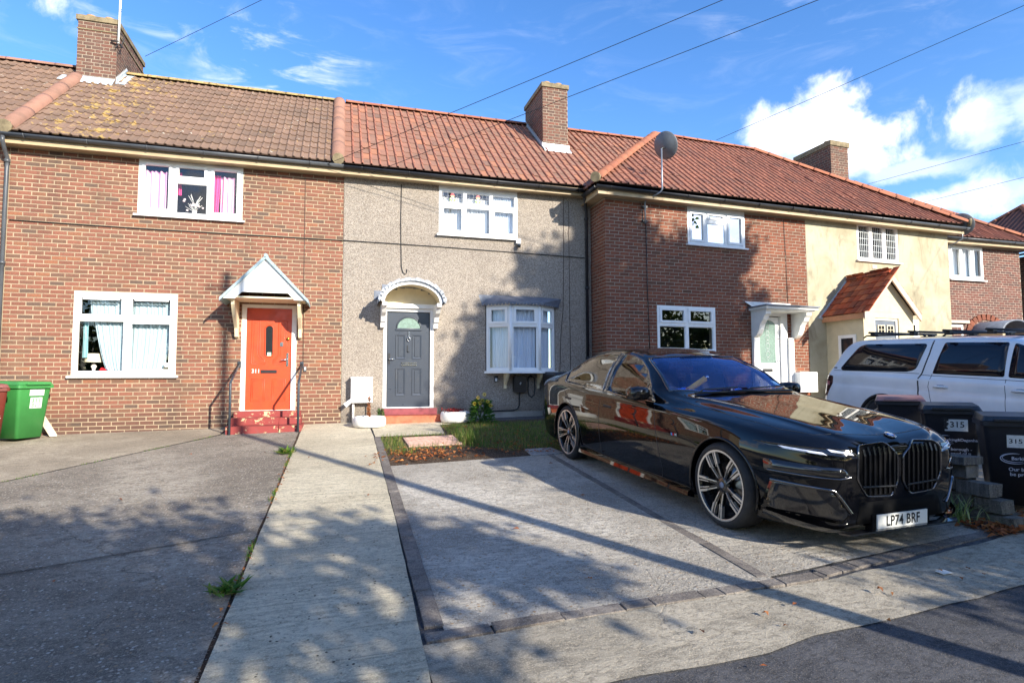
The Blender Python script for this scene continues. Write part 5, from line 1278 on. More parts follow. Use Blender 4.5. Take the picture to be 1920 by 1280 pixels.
# ---- black saloon
Lc = 5.39
T = {k: pchip(v) for k, v in dict(
 zt=[(0, .80), (.03, .845), (.08, .872), (.16, .895), (.35, .935), (.7, .985), (1.1, 1.025), (1.5, 1.062), (1.76, 1.09), (2.1, 1.265), (2.5, 1.435), (2.8, 1.51), (3.15, 1.54), (3.6, 1.53), (4.0, 1.475), (4.4, 1.36), (4.75, 1.215), (4.95, 1.15), (5.2, 1.12), (5.33, 1.09), (5.39, .98)],
 zb=[(0, .24), (.05, .20), (.15, .18), (.5, .17), (4.6, .17), (5.0, .20), (5.25, .27), (5.39, .42)],
 wm=[(0, .53), (.03, .61), (.08, .68), (.16, .75), (.3, .83), (.5, .915), (.8, .955), (1.3, .97), (4.4, .972), (4.75, .955), (5.0, .925), (5.2, .88), (5.33, .80), (5.39, .70)],
 zs=[(0, .74), (.03, .785), (.08, .80), (.16, .825), (.35, .86), (.7, .90), (1.1, .93), (1.6, .95), (2.2, .965), (3.5, 1.0), (4.4, 1.025), (4.8, 1.03), (5.2, 1.02), (5.33, .98), (5.39, .88)],
 ws=[(0, .48), (.03, .56), (.08, .63), (.16, .70), (.3, .775), (.5, .850), (.8, .888), (1.3, .91), (1.8, .918), (4.0, .918), (4.5, .90), (4.9, .87), (5.2, .82), (5.33, .74), (5.39, .62)],
 wr=[(0, .30), (.08, .45), (.3, .55), (1.0, .62), (1.5, .68), (1.76, .76), (1.95, .775), (2.2, .73), (2.5, .67), (2.8, .635), (3.2, .62), (3.8, .615), (4.2, .615), (4.5, .625), (4.75, .65), (5.0, .62), (5.2, .55), (5.39, .35)],
 zr=[(0, .79), (.08, .862), (.3, .918), (1.0, 1.0), (1.5, 1.038), (1.76, 1.055), (1.95, 1.10), (2.2, 1.25), (2.5, 1.375), (2.8, 1.45), (3.15, 1.487), (3.6, 1.478), (4.0, 1.425), (4.4, 1.315), (4.75, 1.175), (5.0, 1.12), (5.2, 1.10), (5.39, .965)]).items()}
def car_sec(u, d=0.0, dz=0.0, zbot=None):
    zt, zb, wm, zs, ws, wr, zr = (T[k](u) for k in ('zt', 'zb', 'wm', 'zs', 'ws', 'wr', 'zr'))
    hgt = zs-zb; cab = max(0, min(1, (u-1.7)/.35))*max(0, min(1, (5.0-u)/.4))
    x1 = ws-.012
    pts = [(0, zb), (wm*.55, zb), (wm-.10, zb+.004), (wm-.045, zb+.025), (wm-.035, zb+.06), (wm-.012, zb+hgt*.30), (wm, zb+hgt*.55), (wm-.004, zb+hgt*.74), (wm-.012, zb+hgt*.83), (ws+.028, zs-.045), (ws, zs-.006)]
    pts += [(ws-.03, zs+.012*(1-cab)+.018*cab), (x1*.5+wr*.5+.030*cab+.0*(1-cab), zs*.5+zr*.5+.012), (wr+.012*cab, zr-.022*cab-.004), (wr-.05*cab-.03, zr+.008+.016*cab), (wr*.55, zr+(zt-zr)*.72), (wr*.25, zt-.004), (0, zt)]
    return pts
def stations(L, fine=((0, .4), (4.95, 5.39))):
    s = []; u = 0
    while u < L-.001:
        s.append(u); u += .018 if u < .12 else .04 if u < .4 else .055 if u < 4.95 else .04 if u < 5.25 else .02
    return s+[L]
shell = solid(loft(stations(Lc), car_sec, 4), 'car_body'); SK = Skin(shell)
def side_tool(poly, x0, x1):
    return solid(MB().prism([(x0, p[0], p[1]) for p in poly], (x1-x0, 0, 0)))
def top_tool(poly, z0, z1): return solid(MB().prism([(p[0], p[1], z0) for p in poly], (0, 0, z1-z0)))
def cyl_tool(y, z, r, x0, x1, n=64):
    return side_tool([(y+r*math.cos(2*math.pi*k/n), z+r*math.sin(2*math.pi*k/n)) for k in range(n)], x0, x1)
FW = [(2.03, .985), (2.20, 1.155), (2.42, 1.30), (2.64, 1.395), (2.86, 1.443), (3.06, 1.462), (3.09, 1.455), (3.13, 1.01), (2.6, .985)]
RW = [(3.20, 1.012), (3.17, 1.46), (3.45, 1.463), (3.75, 1.435), (4.02, 1.375), (4.22, 1.30), (4.40, 1.205), (4.43, 1.17), (4.37, 1.06), (4.30, 1.04), (3.7, 1.02)]
WS = [(0, 1.76), (.40, 1.80), (.70, 1.91), (.755, 1.96), (.70, 2.22), (.64, 2.48), (.60, 2.60), (.40, 2.57), (0, 2.545), (-.40, 2.57), (-.60, 2.60), (-.64, 2.48), (-.70, 2.22), (-.755, 1.96), (-.70, 1.91), (-.40, 1.80)]
cab = MB()
def cav(u):
    w, z = T['wr'](u)-.06, T['zr'](u)-.045
    ws, zs = T['ws'](u)-.07, T['zs'](u)
    return [(0, .42), (ws, .42), (ws, zs), (w, z), (w*.5, z+.03), (0, z+.035)]
def cav_loft(us):
    mb = MB(); rows = []
    for u in us:
        h = cav(u); full = [(x, u, z) for x, z in h]+[(-x, u, z) for x, z in reversed(h[1:-1])]; rows.append(len(mb.v)); mb.v += full; n = len(full)
    for r in range(len(rows)-1):
        for k in range(n): mb.face((rows[r]+k, rows[r]+(k+1) % n, rows[r+1]+(k+1) % n, rows[r+1]+k))
    mb.face(range(rows[0]+n-1, rows[0]-1, -1)); mb.face(range(rows[-1], rows[-1]+n)); return solid(mb)
HUBF, HUBR, HZ = .912, 4.127, .3685
tools = [cav_loft([2.02+.12*k for k in range(20)]), top_tool(WS, .99, 1.8)]
for s in (-1, 1):
    a, b = (.40, 1.2) if s > 0 else (-1.2, -.40)
    tools += [side_tool(FW, a, b), side_tool(RW, a, b)]
    for y in (HUBF, HUBR): tools.append(cyl_tool(y, HZ, .405, *( (.62, 1.2) if s > 0 else (-1.2, -.62))))
body = carve(shell.copy(), tools)
body.materials.clear(); body.materials.append(M_BLKP)
for p in body.polygons: p.use_smooth = True
body.set_sharp_from_angle(angle=R(32))

yaw, pit, rol = R(2.323), math.atan(.059), -.0178
RM = Matrix.Rotation(yaw, 4, 'Z') @ Matrix.Rotation(pit, 4, 'X') @ Matrix.Rotation(rol, 4, 'Y')
org = Vector((3.204, -7.953, .015)) - RM.to_3x3() @ Vector((-.955, HUBF, HZ))
CAR = thing('parked_car', 'glossy black saloon car parked on the driveway, number plate LP74 BRF', 'car', org, RM.to_euler())
bd = place('body', body, CAR, local=True)
def cp(mb, name, mat, par=bd): return mb.build(name, mat, par, local=True)
for s in (-1, 1):
    for poly, nm in ((FW, 'front_side_window'), (RW, 'rear_side_window')):
        ctr = sum((Vector(p) for p in poly), Vector((0, 0)))/len(poly)
        big = [ctr+(Vector(p)-ctr)*1.035 for p in poly]
        w = cp(SK.patch(poly, 'side', s, lift=-.004, thick=.003, step=.09), 'side_window', M_CARGL, CAR)
        cp(SK.strip(poly+[poly[0]], 'side', s, w=.022, lift=.004), 'window_trim', M_GLOSSB, w)
    cp(SK.patch(rounded([(3.095, 1.0), (3.095, 1.46), (3.175, 1.465), (3.20, 1.005)], .01), 'side', s, lift=.004), 'pillar_cover', M_GLOSSB)
    # door seams
    for ln in ([(1.98, .975), (1.93, .80), (1.86, .55), (1.80, .33), (1.82, .24)], [(3.145, 1.0), (3.16, .80), (3.155, .5), (3.13, .25)], [(4.30, 1.03), (4.22, .93), (4.02, .80), (3.80, .66), (3.70, .50), (3.66, .30)], [(1.82, .245), (2.4, .235), (3.13, .235), (3.66, .29)]):
        cp(SK.strip(ln, 'side', s, w=.007, lift=.0012), 'door_seam', M_MATB)
    for u0 in (2.86, 3.98):
        cp(SK.patch(rounded([(u0, .825), (u0+.20, .832), (u0+.20, .858), (u0, .851)], .01), 'side', s, lift=.0025), 'door_handle', M_MATB)
    # side skirt
    mb = MB(); mb.smooth = False
    sk = [(1.33, .155), (3.72, .155)]
    mb.prism([(s*.935, 1.34, .235), (s*.975, 1.34, .215), (s*.985, 1.34, .175), (s*.90, 1.34, .150)], (0, 2.36, 0)); cp(mb, 'side_skirt', M_BLKP)
    # mirror
    mb = MB(); mb.smooth = True
    rings = []
    for k, (x, sc) in enumerate(((.90, .0), (.905, .62), (.95, .92), (1.02, 1.0), (1.08, .95), (1.115, .74), (1.125, .3), (1.127, .0))):
        rings.append(len(mb.v))
        for j in range(16):
            a = 2*math.pi*j/16; cz, cy = math.sin(a), math.cos(a)
            yy = 2.17+.10*sc*(abs(cy)**.6)*(1 if cy > 0 else -1)-(.02 if cy < 0 else 0)*sc; zz = 1.055+.075*sc*(abs(cz)**.7)*(1 if cz > 0 else -1)+.01*sc
            mb.v.append((s*x, yy+.03*(x-.9), zz))
    for r in range(7):
        for j in range(16): mb.face((rings[r]+j, rings[r]+(j+1) % 16, rings[r+1]+(j+1) % 16, rings[r+1]+j))
    mr = cp(mb, 'door_mirror', M_BLKP, CAR)
    cp(MB().prism([(s*.86, 2.08, .985), (s*.86, 2.24, .985), (s*.90, 2.22, 1.0), (s*.90, 2.12, 1.0)], (s*.09, 0, .03)), 'mirror_foot', M_MATB, mr)
    cp(SK.patch(rounded([(2.02, .99), (2.20, 1.155), (2.245, 1.155), (2.225, .99)], .01), 'side', s, lift=.005), 'mirror_triangle', M_GLOSSB)
    # arch lips
    for y in (HUBF, HUBR):
        pts = [(s*(T['wm'](y+.41*math.cos(a))-.004), y+.408*math.cos(a), HZ+.408*math.sin(a)) for a in [R(-18)+R(216)*k/24 for k in range(25)]]
        cp(MB().tube(pts, .012, 6), 'arch_lip', M_BLKP)
    wheel(CAR, s*.955, HUBF, HZ, s); wheel(CAR, s*.955, HUBR, HZ, s)
# fender badge: three stripes and a letter
for i, c in enumerate((srgb(110, 180, 235), srgb(30, 60, 150), srgb(225, 40, 40))):
    cp(SK.patch([(1.62-.014*i, .70), (1.62-.014*i-.012, .70), (1.62-.014*i-.006, .725), (1.62-.014*i+.006, .725)], 'side', -1, lift=.003), 'side_badge', plain('badge_%d' % i, c, .3))
me = text_mesh('side_badge', 'M', .035, M_PLATEW, Matrix(), sx=1.2)
h, n = SK.hit((1.545, .712), 'side', -1); me.transform(Matrix.Translation(h+Vector((-.004, 0, 0))) @ Matrix.Rotation(R(-90), 4, 'Z') @ Matrix.Rotation(R(90), 4, 'X')); place('side_badge', me, bd, local=True)
# glass front and roof
wsp = cp(SK.patch(WS, 'top', lift=-.003, thick=.003, step=.10), 'windscreen', M_SCREEN, CAR)
cp(SK.strip(WS+[WS[0]], 'top', w=.030, lift=.003), 'windscreen_trim', M_GLOSSB, wsp)
cp(SK.patch(rounded([(-.56, 2.66), (.56, 2.66), (.555, 4.0), (-.555, 4.0)], .05), 'top', lift=.003, step=.12), 'roof_glass', M_GLOSSB)
cp(SK.patch([(-.50, 4.12), (.50, 4.12), (.58, 4.78), (-.58, 4.78)], 'top', lift=.003, step=.08), 'rear_window', M_GLOSSB)
cp(MB().prism([(-.09, 2.50, 1.33), (.09, 2.50, 1.33), (.10, 2.50, 1.385), (-.10, 2.50, 1.385)], (0, .03, 0)), 'rear_view_mirror', M_MATB, CAR)
cp(SK.patch([(.60, 1.93), (.68, 1.94), (.67, 2.02), (.60, 2.01)], 'top', lift=.001, step=.03), 'windscreen_sticker', plain('pale_blue_sticker', srgb(150, 200, 235), .6), wsp)
# bonnet seams and creases
for s in (-1, 1):
    cp(SK.strip([(s*.80, 1.80), (s*.80, 1.3), (s*.785, .8), (s*.74, .45), (s*.62, .235), (s*.42, .15), (s*.10, .115), (0, .112)], 'top', w=.008, lift=.001), 'bonnet_seam', M_MATB)
cp(MB().tube([(-.62, 1.72, 1.086), (0, 1.70, 1.098), (.62, 1.72, 1.086)], .014, 6), 'wiper_cowl', M_MATB)
for x0 in (-.55, .05): cp(MB().tube([(x0, 1.74, 1.10), (x0+.10, 1.80, 1.118), (x0+.55, 1.83, 1.128)], .008, 6), 'wiper', M_MATB)
# nose: kidneys, lamps, intakes
for s in (-1, 1):
    K = [(s*.030, .53), (s*.030, .735), (s*.15, .838), (s*.385, .825), (s*.430, .79), (s*.435, .57), (s*.35, .445), (s*.10, .43)]
    K = rounded(K if s > 0 else K[::-1], .025, 3)
    gl_ = cp(SK.patch(K, 'front', lift=.004, step=.05), 'kidney_grille', M_VOID, CAR)
    cp(SK.strip([tuple(p) for p in K]+[tuple(K[0])], 'front', w=.011, lift=.012), 'grille_surround', M_SILV, gl_)
    for k in range(7):
        x = s*(.075+.050*k); ztop = .775 if abs(x) < .1 else .815 if abs(x) < .36 else .80; zbot = .455 if abs(x) < .34 else .50 if abs(x) < .38 else .56
        h0 = SK.hit((x, ztop), 'front', 1)[0]; pts = []
        for z in [ztop-(ztop-zbot)*i/6 for i in range(7)]:
            h, n = SK.hit((x, z), 'front', 1)
            if h is None: continue
            pts.append(h+Vector((0, -.016, 0)))
        mb = MB(); 
        for i in range(len(pts)-1):
            a, b = pts[i], pts[i+1]; mb.quad(a+Vector((-.009, 0, 0)), a+Vector((.009, 0, 0)), b+Vector((.009, 0, 0)), b+Vector((-.009, 0, 0))); mb.quad(a+Vector((-.009, 0, 0)), b+Vector((-.009, 0, 0)), b+Vector((-.009, .02, 0)), a+Vector((-.009, .02, 0))); mb.quad(a+Vector((.009, .02, 0)), b+Vector((.009, .02, 0)), b+Vector((.009, 0, 0)), a+Vector((.009, 0, 0)))
        cp(mb, 'grille_bar', M_BARB, gl_)
    cp(SK.strip([(s*.06, .505), (s*.40, .52)], 'front', w=.012, lift=.02), 'grille_cross_bar', M_MATB, gl_)
    # slim day lights
    for (xa, xb) in ((.47, .64), (.65, .84)):
        q = [(s*xa, .757), (s*(xa+.02), .776), (s*xb, .800), (s*(xb-.015), .782)]
        cp(SK.patch(q if s > 0 else q[::-1], 'front', lift=.008, step=.012), 'day_light', M_LAMP, CAR)
    q = [(s*.44, .735), (s*.88, .79), (s*.90, .815), (s*.46, .80)]
    cp(SK.patch(q if s > 0 else q[::-1], 'front', lift=.003, step=.03), 'lamp_housing', M_GLOSSB)
    q = rounded([(s*.50, .60), (s*.56, .665), (s*.90, .69), (s*.90, .60), (s*.58, .585)][::s], .01)
    hl = cp(SK.patch(q, 'front', lift=.003, step=.05), 'headlight', M_GLOSSB, CAR)
    cp(SK.strip([(s*.50, .60), (s*.58, .584), (s*.89, .602)], 'front', w=.010, lift=.006), 'headlight_edge', M_SILV, hl)
    q = rounded([(s*.56, .25), (s*.50, .33), (s*.62, .50), (s*.88, .53), (s*.90, .30)][::s], .02)
    ik = cp(SK.patch(q, 'front', lift=.003, step=.05), 'side_intake', M_GLOSSB, CAR)
    cp(SK.strip([(s*.50, .33), (s*.62, .50), (s*.88, .53)], 'front', w=.018, lift=.012), 'intake_edge', M_SILV, ik)
    mb = MB(); mb.smooth = True
    L_ = catmull([(s*.90, .46, .25), (s*.82, .22, .215), (s*.68, .08, .190), (s*.50, .01, .178)], 5); U_ = catmull([(s*.905, .46, .285), (s*.83, .205, .262), (s*.69, .055, .226), (s*.50, -.008, .192)], 5)
    B_ = [p+Vector((-s*.03, .06, -.015)) for p in L_]; n = len(L_); mb.v += [tuple(p) for p in B_+L_+U_]
    for r in range(2):
        for i in range(n-1): q = r*n+i; mb.face((q, q+1, q+n+1, q+n))
    cp(mb, 'bumper_blade', M_GLOSSB)
cp(SK.patch(rounded([(-.46, .24), (-.40, .40), (.40, .40), (.46, .24)], .03), 'front', lift=.003, step=.05), 'lower_intake', M_VOID)
cp(MB().prism([(-.62, .0, .185), (.62, .0, .185), (.56, -.05, .178), (-.56, -.05, .178)], (0, 0, .014)), 'splitter', M_GLOSSB)
# roundel
h, n = SK.hit((0, .855), 'front', 1); h = h if h is not None else Vector((0, .05, .86))
hh = SK.hit((0, .085), 'top', 1); BM = Matrix.Translation(hh[0]+hh[1]*.004) @ hh[1].to_track_quat('Z', 'Y').to_matrix().to_4x4()
br = cp(MB().lathe([(0, .004), (.041, .004), (.043, 0)], 28, BM), 'bonnet_badge', M_GLOSSB)
cp(MB().lathe([(.041, .0045), (.043, .006), (.039, .006), (.0385, .0045)], 28, BM), 'badge_ring', M_CHROME, bd)
for k in range(4):
    a0 = k*math.pi/2; pts = [(0, 0, .0055)]+[(.026*math.cos(a0+math.pi/2*i/6), .026*math.sin(a0+math.pi/2*i/6), .0055) for i in range(7)]
    cp(MB().poly([tuple(BM @ Vector(p)) for p in pts]), 'badge_quarter', plain('badge_blue', srgb(40, 110, 200), .25) if k % 2 else M_PLATEW)
# plate
pz, pyy = .245, -.012
PLM = Matrix.Translation((0, pyy, pz))
pl_ = cp(MB().obox(PLM, (-.26, -.012, -.0555), (.26, 0, .0555)), 'number_plate', M_PLATEW, CAR)
place('plate_letters', text_mesh('plate_letters', 'LP74 BRF', .108, M_PLATEK, PLM @ Matrix.Translation((0, -.0135, 0)) @ Matrix.Rotation(R(90), 4, 'X'), sx=.78, space=1.08, bold=.022), pl_, local=True)
cp(MB().box((-.30, pyy+.001, pz-.07), (.30, .05, pz+.06)), 'plate_holder', M_VOID)
# tail lamp edge seen at the rear quarter
for s in (-1, 1): cp(SK.patch(rounded([(5.12, .93), (5.36, .92), (5.37, .965), (5.12, .975)], .01), 'side', s, lift=.003), 'tail_lamp', plain('tail_red', (.10, .006, .006), .15, coat=1), CAR)
# cabin
for sx_ in (-.38, .38):
    for yy in (2.75, 3.75):
        st = cp(MB().box((sx_-.25, yy-.5, .50), (sx_+.25, yy, .66)), 'seat', M_SEAT, CAR)
        cp(MB().prism([(sx_-.24, yy-.08, .62), (sx_-.24, yy+.06, .60), (sx_-.24, yy+.20, 1.20), (sx_-.24, yy+.10, 1.22)], (.48, 0, 0)), 'seat_back', M_SEAT, st)
        cp(MB().prism([(sx_-.13, yy+.10, 1.23), (sx_-.13, yy+.20, 1.22), (sx_-.13, yy+.22, 1.38), (sx_-.13, yy+.14, 1.38)], (.26, 0, 0)), 'headrest', M_SEAT, st)
cp(MB().prism([(-.80, 2.0, .70), (-.80, 2.0, 1.0), (-.80, 2.16, 1.0), (-.80, 2.28, .90), (-.80, 2.22, .70)], (1.6, 0, 0)), 'dashboard', M_SEAT, CAR)
WMx = Matrix.Translation((-.38, 2.42, .93)) @ Matrix.Rotation(R(62), 4, 'X')
stw = cp(MB().tube([tuple(WMx @ Vector((.185*math.cos(a), .175*math.sin(a), 0))) for a in [2*math.pi*k/28 for k in range(29)]], .016, 8, cap=False), 'steering_wheel', M_SEAT, CAR)
cp(MB().lathe([(0, .03), (.07, .02), (.08, -.01)], 16, WMx), 'wheel_boss', M_SEAT, stw)
MW_CAR = WM[CAR.name]
# wheel lock lies on the steering wheel (this car is right hand drive: the wheel is on the far side from the house door)
def carpt(x, y, z): return tuple(MW_CAR @ Vector((x, y, z)))

# ---- white pickup with hardtop
Lt = 5.36
TT = {k: pchip(v) for k, v in dict(
 zt=[(0, .95), (.1, 1.05), (.4, 1.12), (1.2, 1.20), (1.45, 1.22), (1.9, 1.52), (2.25, 1.72), (2.7, 1.78), (3.4, 1.785), (3.46, 1.785), (4.5, 1.78), (4.85, 1.75), (5.05, 1.62), (5.25, 1.25), (5.30, 1.12), (5.36, .9)],
 zb=[(0, .45), (.3, .38), (4.9, .42), (5.36, .55)],
 wm=[(0, .70), (.1, .80), (.3, .90), (.6, .93), (5.0, .935), (5.2, .92), (5.3, .89), (5.36, .84)],
 zs=[(0, .88), (.1, .97), (.4, 1.03), (1.3, 1.10), (2.0, 1.12), (3.4, 1.15), (5.0, 1.17), (5.2, 1.15), (5.30, 1.05), (5.36, .86)],
 ws=[(0, .62), (.1, .74), (.3, .85), (.6, .885), (5.0, .895), (5.2, .885), (5.3, .85), (5.36, .78)],
 wr=[(0, .4), (.4, .6), (1.4, .74), (1.9, .745), (2.3, .72), (3.4, .715), (4.7, .715), (5.0, .725), (5.2, .75), (5.36, .5)],
 zr=[(0, .93), (.4, 1.10), (1.4, 1.19), (1.9, 1.48), (2.3, 1.66), (2.8, 1.705), (3.4, 1.715), (4.6, 1.715), (4.85, 1.69), (5.05, 1.56), (5.25, 1.21), (5.36, .88)]).items()}
def tr_sec(u):
    zt, zb, wm, zs, ws, wr, zr = (TT[k](u) for k in ('zt', 'zb', 'wm', 'zs', 'ws', 'wr', 'zr'))
    h = zs-zb
    return [(0, zb), (wm*.6, zb), (wm-.08, zb), (wm-.03, zb+.03), (wm-.012, zb+h*.2), (wm, zb+h*.5), (wm-.006, zb+h*.66), (wm-.016, zb+h*.72), (ws+.024, zs-.05), (ws, zs), (ws-.010, zs+.03), (ws*.5+wr*.5+.012, zs*.5+zr*.5+.01), (wr+.01, zr-.03), (wr-.03, zr+.012), (wr*.6, zr+(zt-zr)*.7), (wr*.25, zt-.003), (0, zt)]
sh2 = solid(loft(stations(Lt), tr_sec, 4), 'truck_body'); S2 = Skin(sh2)
M_WHT = car_paint('white_truck_paint', srgb(238, 239, 240), .12)
HF2, HR2, HZ2 = .93, 4.13, .385
b2 = carve(sh2.copy(), [cyl_tool(y, HZ2, .43, *((.60, 1.2) if s > 0 else (-1.2, -.60))) for s in (-1, 1) for y in (HF2, HR2)])
b2.materials.clear(); b2.materials.append(M_WHT)
for p in b2.polygons: p.use_smooth = True
b2.set_sharp_from_angle(angle=R(35))
yt = R(2.0); R2 = Matrix.Rotation(yt, 4, 'Z') @ Matrix.Rotation(math.atan(.045), 4, 'X')
tail = Vector((8.55, -3.60, 0))
o2_ = tail - (R2.to_3x3() @ Vector((-.92, Lt, 0))); 
TRUCK = thing('pickup_truck', 'white pickup with a white hardtop and black roof bars beside the black wheelie bins', 'pickup', (o2_.x, o2_.y, GZ(tail.x, tail.y)-R2.to_3x3().col[1].z*Lt-.11), R2.to_euler())
tb = place('body', b2, TRUCK, local=True)
def tp(mb, name, mat, par=tb): return mb.build(name, mat, par, local=True)
for s in (-1, 1):
    q = rounded([(3.62, 1.26), (3.52, 1.66), (4.60, 1.66), (4.72, 1.62), (5.0, 1.24), (4.96, 1.205), (3.75, 1.215)][::s], .06)
    w = tp(S2.patch(q, 'side', s, lift=.004, step=.10), 'hardtop_window', M_DKGL if False else plain('dark_truck_glass', (.006, .007, .012), .03), TRUCK)
    for q in ([(2.38, 1.19), (2.40, 1.665), (3.26, 1.675), (3.36, 1.20)], [(1.62, 1.165), (1.95, 1.45), (2.16, 1.60), (2.33, 1.655), (2.33, 1.185)]):
        tp(S2.patch(rounded(q[::s], .03), 'side', s, lift=.004, step=.10), 'door_window', plain('dark_truck_glass', (0, 0, 0)), TRUCK)
    tp(S2.strip([(3.44, 1.75), (3.46, 1.5), (3.52, 1.20), (3.56, 1.12), (3.55, .9), (3.50, .62), (3.44, .45)], 'side', s, w=.022, lift=.0015), 'cab_gap', M_MATB)
    tp(S2.strip([(3.56, 1.195), (4.4, 1.205), (5.14, 1.20)], 'side', s, w=.009, lift=.0015), 'hardtop_seam', plain('grey_seal', (.12, .12, .13), .7))
    for ln in ([(2.355, 1.16), (2.34, .9), (2.32, .5)], [(3.36, 1.2), (3.40, 1.0), (3.3, .6), (3.2, .48)], [(3.52, 1.175), (3.36, 1.17), (2.36, 1.15), (1.6, 1.13)]):
        tp(S2.strip(ln, 'side', s, w=.008, lift=.0012), 'door_seam', plain('grey_seal', (0, 0, 0)))
    for u0 in (3.10, 2.05):
        mb = MB(); mb.smooth = True; pts = [(u0, 1.0), (u0+.06, 1.012), (u0+.16, 1.012), (u0+.22, .998)]
        H = [S2.hit(p, 'side', s)[0]+Vector((s*o_, 0, 0)) for p, o_ in zip(pts, (0, .032, .032, 0))]
        tp(MB().tube(H, [.010, .018, .018, .010], 8), 'door_handle', M_WHT)
        tp(S2.patch(rounded([(u0+.03, .985), (u0+.19, .985), (u0+.16, 1.04), (u0+.06, 1.04)][::s], .02), 'side', s, lift=.0015), 'handle_dish_shade', plain('handle_shadow', srgb(176, 180, 190), .4))  # grey patch paints the shade in the hollow behind the handle
    tp(S2.patch(rounded([(5.12, 1.10), (5.14, .95), (5.27, .72), (5.34, .74), (5.31, 1.08), (5.26, 1.12)][::s], .02), 'side', s, lift=.006), 'tail_lamp', plain('smoked_lamp', (.02, .008, .010), .1, coat=1), TRUCK)
    tp(S2.patch(rounded([(5.19, 1.0), (5.20, .93), (5.26, .93), (5.25, 1.02)][::s], .01), 'side', s, lift=.010), 'lamp_lens', plain('lamp_lens', srgb(200, 120, 120), .2), TRUCK)
    tp(S2.patch(rounded([(5.08, 1.235), (5.16, 1.235), (5.16, 1.255), (5.08, 1.255)][::s], .008), 'side', s, lift=.004), 'hardtop_latch', M_MATB)
    for y in (HF2, HR2):
        pts = [(s*(TT['wm'](y+.44*math.cos(a))-.002), y+.437*math.cos(a), HZ2+.437*math.sin(a)) for a in [R(-15)+R(210)*k/24 for k in range(25)]]
        tp(MB().tube(pts, .028, 6), 'arch_lip', M_MATB)
    wheel(TRUCK, s*.93, HF2, HZ2, s, r=.385, rim=.24); wheel(TRUCK, s*.93, HR2, HZ2, s, r=.385, rim=.24)
    for (ya, yb) in ((2.45, 3.35), (3.62, 4.72)):
        pts = [(s*.66, ya, 1.775), (s*.66, ya+.06, 1.81), (s*.66, yb-.06, 1.81), (s*.66, yb, 1.775)]
        tp(MB().tube(pts, .014, 8), 'roof_rail', M_MATB, TRUCK)
for y in (2.65, 3.25, 3.80, 4.50):
    cb = tp(MB().tube([(-.80, y, 1.855), (.80, y, 1.855)], .018, 8), 'roof_bar', M_MATB, TRUCK)
    for s in (-1, 1): tp(MB().box((s*.68-.04, y-.04, 1.79), (s*.68+.04, y+.04, 1.85)), 'bar_foot', M_MATB, cb)
mb = MB().box((-.84, 5.30, .42), (.84, 5.44, .60)); tp(mb, 'rear_bumper', M_MATB, TRUCK)
# ------------------------------------------------------------------ steps, rails, boxes, cables
def chipped(name, col):
    m, t, b = new_mat(name); p = pos(t)
    n = t.noise(p, 5.5, 6, .7, .4); c = t.mix(t.smooth(n, .56, .60), col, srgb(206, 184, 140))
    n2 = t.noise(p, 14, 5, .7); c = t.mix(t.math('MULTIPLY', t.smooth(n2, .5, .8), .5), c, srgb(110, 84, 76))
    t.l.new(c, b.inputs['Base Color']); setup(b, Roughness=.75); bumped(t, b, n, .6, .01); return m
M_REDP = chipped('chipped_red_paint', srgb(140, 56, 52)); M_PURP = plain('worn_maroon_paint', srgb(128, 58, 64), .6, var=.25, vs=9); M_TERR = plain('worn_terracotta_step', srgb(186, 98, 68), .7, var=.3, vs=7)
def irregular(mb, amp=.006):
    mb.v = [(x+random.uniform(-amp, amp), y+random.uniform(-amp, amp), z+random.uniform(-amp*.5, amp*.5)) for x, y, z in mb.v]; return mb
st = thing('doorstep', 'three chipped red painted steps below the orange door', 'steps', (-1.25, -.45, 0), group='front door steps')
irregular(MB().box((-1.84, -.30, .232), (-.66, -.004, .338))).build('step', M_REDP, st)
irregular(MB().box((-1.86, -.60, .108), (-1.02, -.004, .228)).box((-1.012, -.58, .105), (-.64, -.004, .226))).build('step', M_REDP, st)
irregular(MB().box((-1.87, -.90, -.10), (-1.0, -.004, .104)).box((-.992, -.88, -.10), (-.60, -.004, .10))).build('step', M_REDP, st)
st = thing('doorstep', 'maroon and terracotta step below the dark grey door', 'steps', (1.45, -.3, 0), group='front door steps')
irregular(MB().box((.90, -.14, .205), (2.02, -.016, .335))).build('step', M_PURP, st); irregular(MB().box((.86, -.44, -.02), (2.10, -.016, .20))).build('step', M_TERR, st)
for x, lab in ((-1.80, 'black metal handrail left of the orange door'), (-.66, 'black metal handrail right of the orange door, beside the bell box')):
    h = thing('handrail', lab, 'handrail', (x, -.95, GZ(x, -.95)), group='handrails of the red steps')
    zg = GZ(x, -.95)
    MB().tube([(x, -.95, zg-.03), (x, -.95, .86), (x, -.935, .89), (x, -.02, 1.235)], .021, 8).build('rail', plain('dark_rail_paint', srgb(52, 60, 68), .45, var=.3), h)
    MB().box((x-.03, -.02, 1.17), (x+.03, -.004, 1.29)).build('wall_plate', plain('dark_rail_paint', (0, 0, 0)), h)
def box_thing(name, lab, cat, a, b, mat, group=None, extra=None):
    o = thing(name, lab, cat, ((a[0]+b[0])/2, b[1], a[2]), group=group)
    bx = MB().box(a, b).build('case', mat, o); return o
o = box_thing('meter_box', 'white meter box on pebbledash wall above the tyre planter', 'meter box', (.28, -.20, .47), (.70, -.014, .955), M_UPVC, 'white meter boxes')
MB().ring(rect(.285, .695, .48, .92, -.204), rect(.31, .67, .505, .895, -.204), (0, .006, 0)).build('box_door', M_UPVC, o)
MB().prism([(.27, -.215, .955), (.71, -.215, .955), (.71, -.014, .975), (.27, -.014, .975)], (0, 0, .012)).build('box_lid', M_UPVC, o)
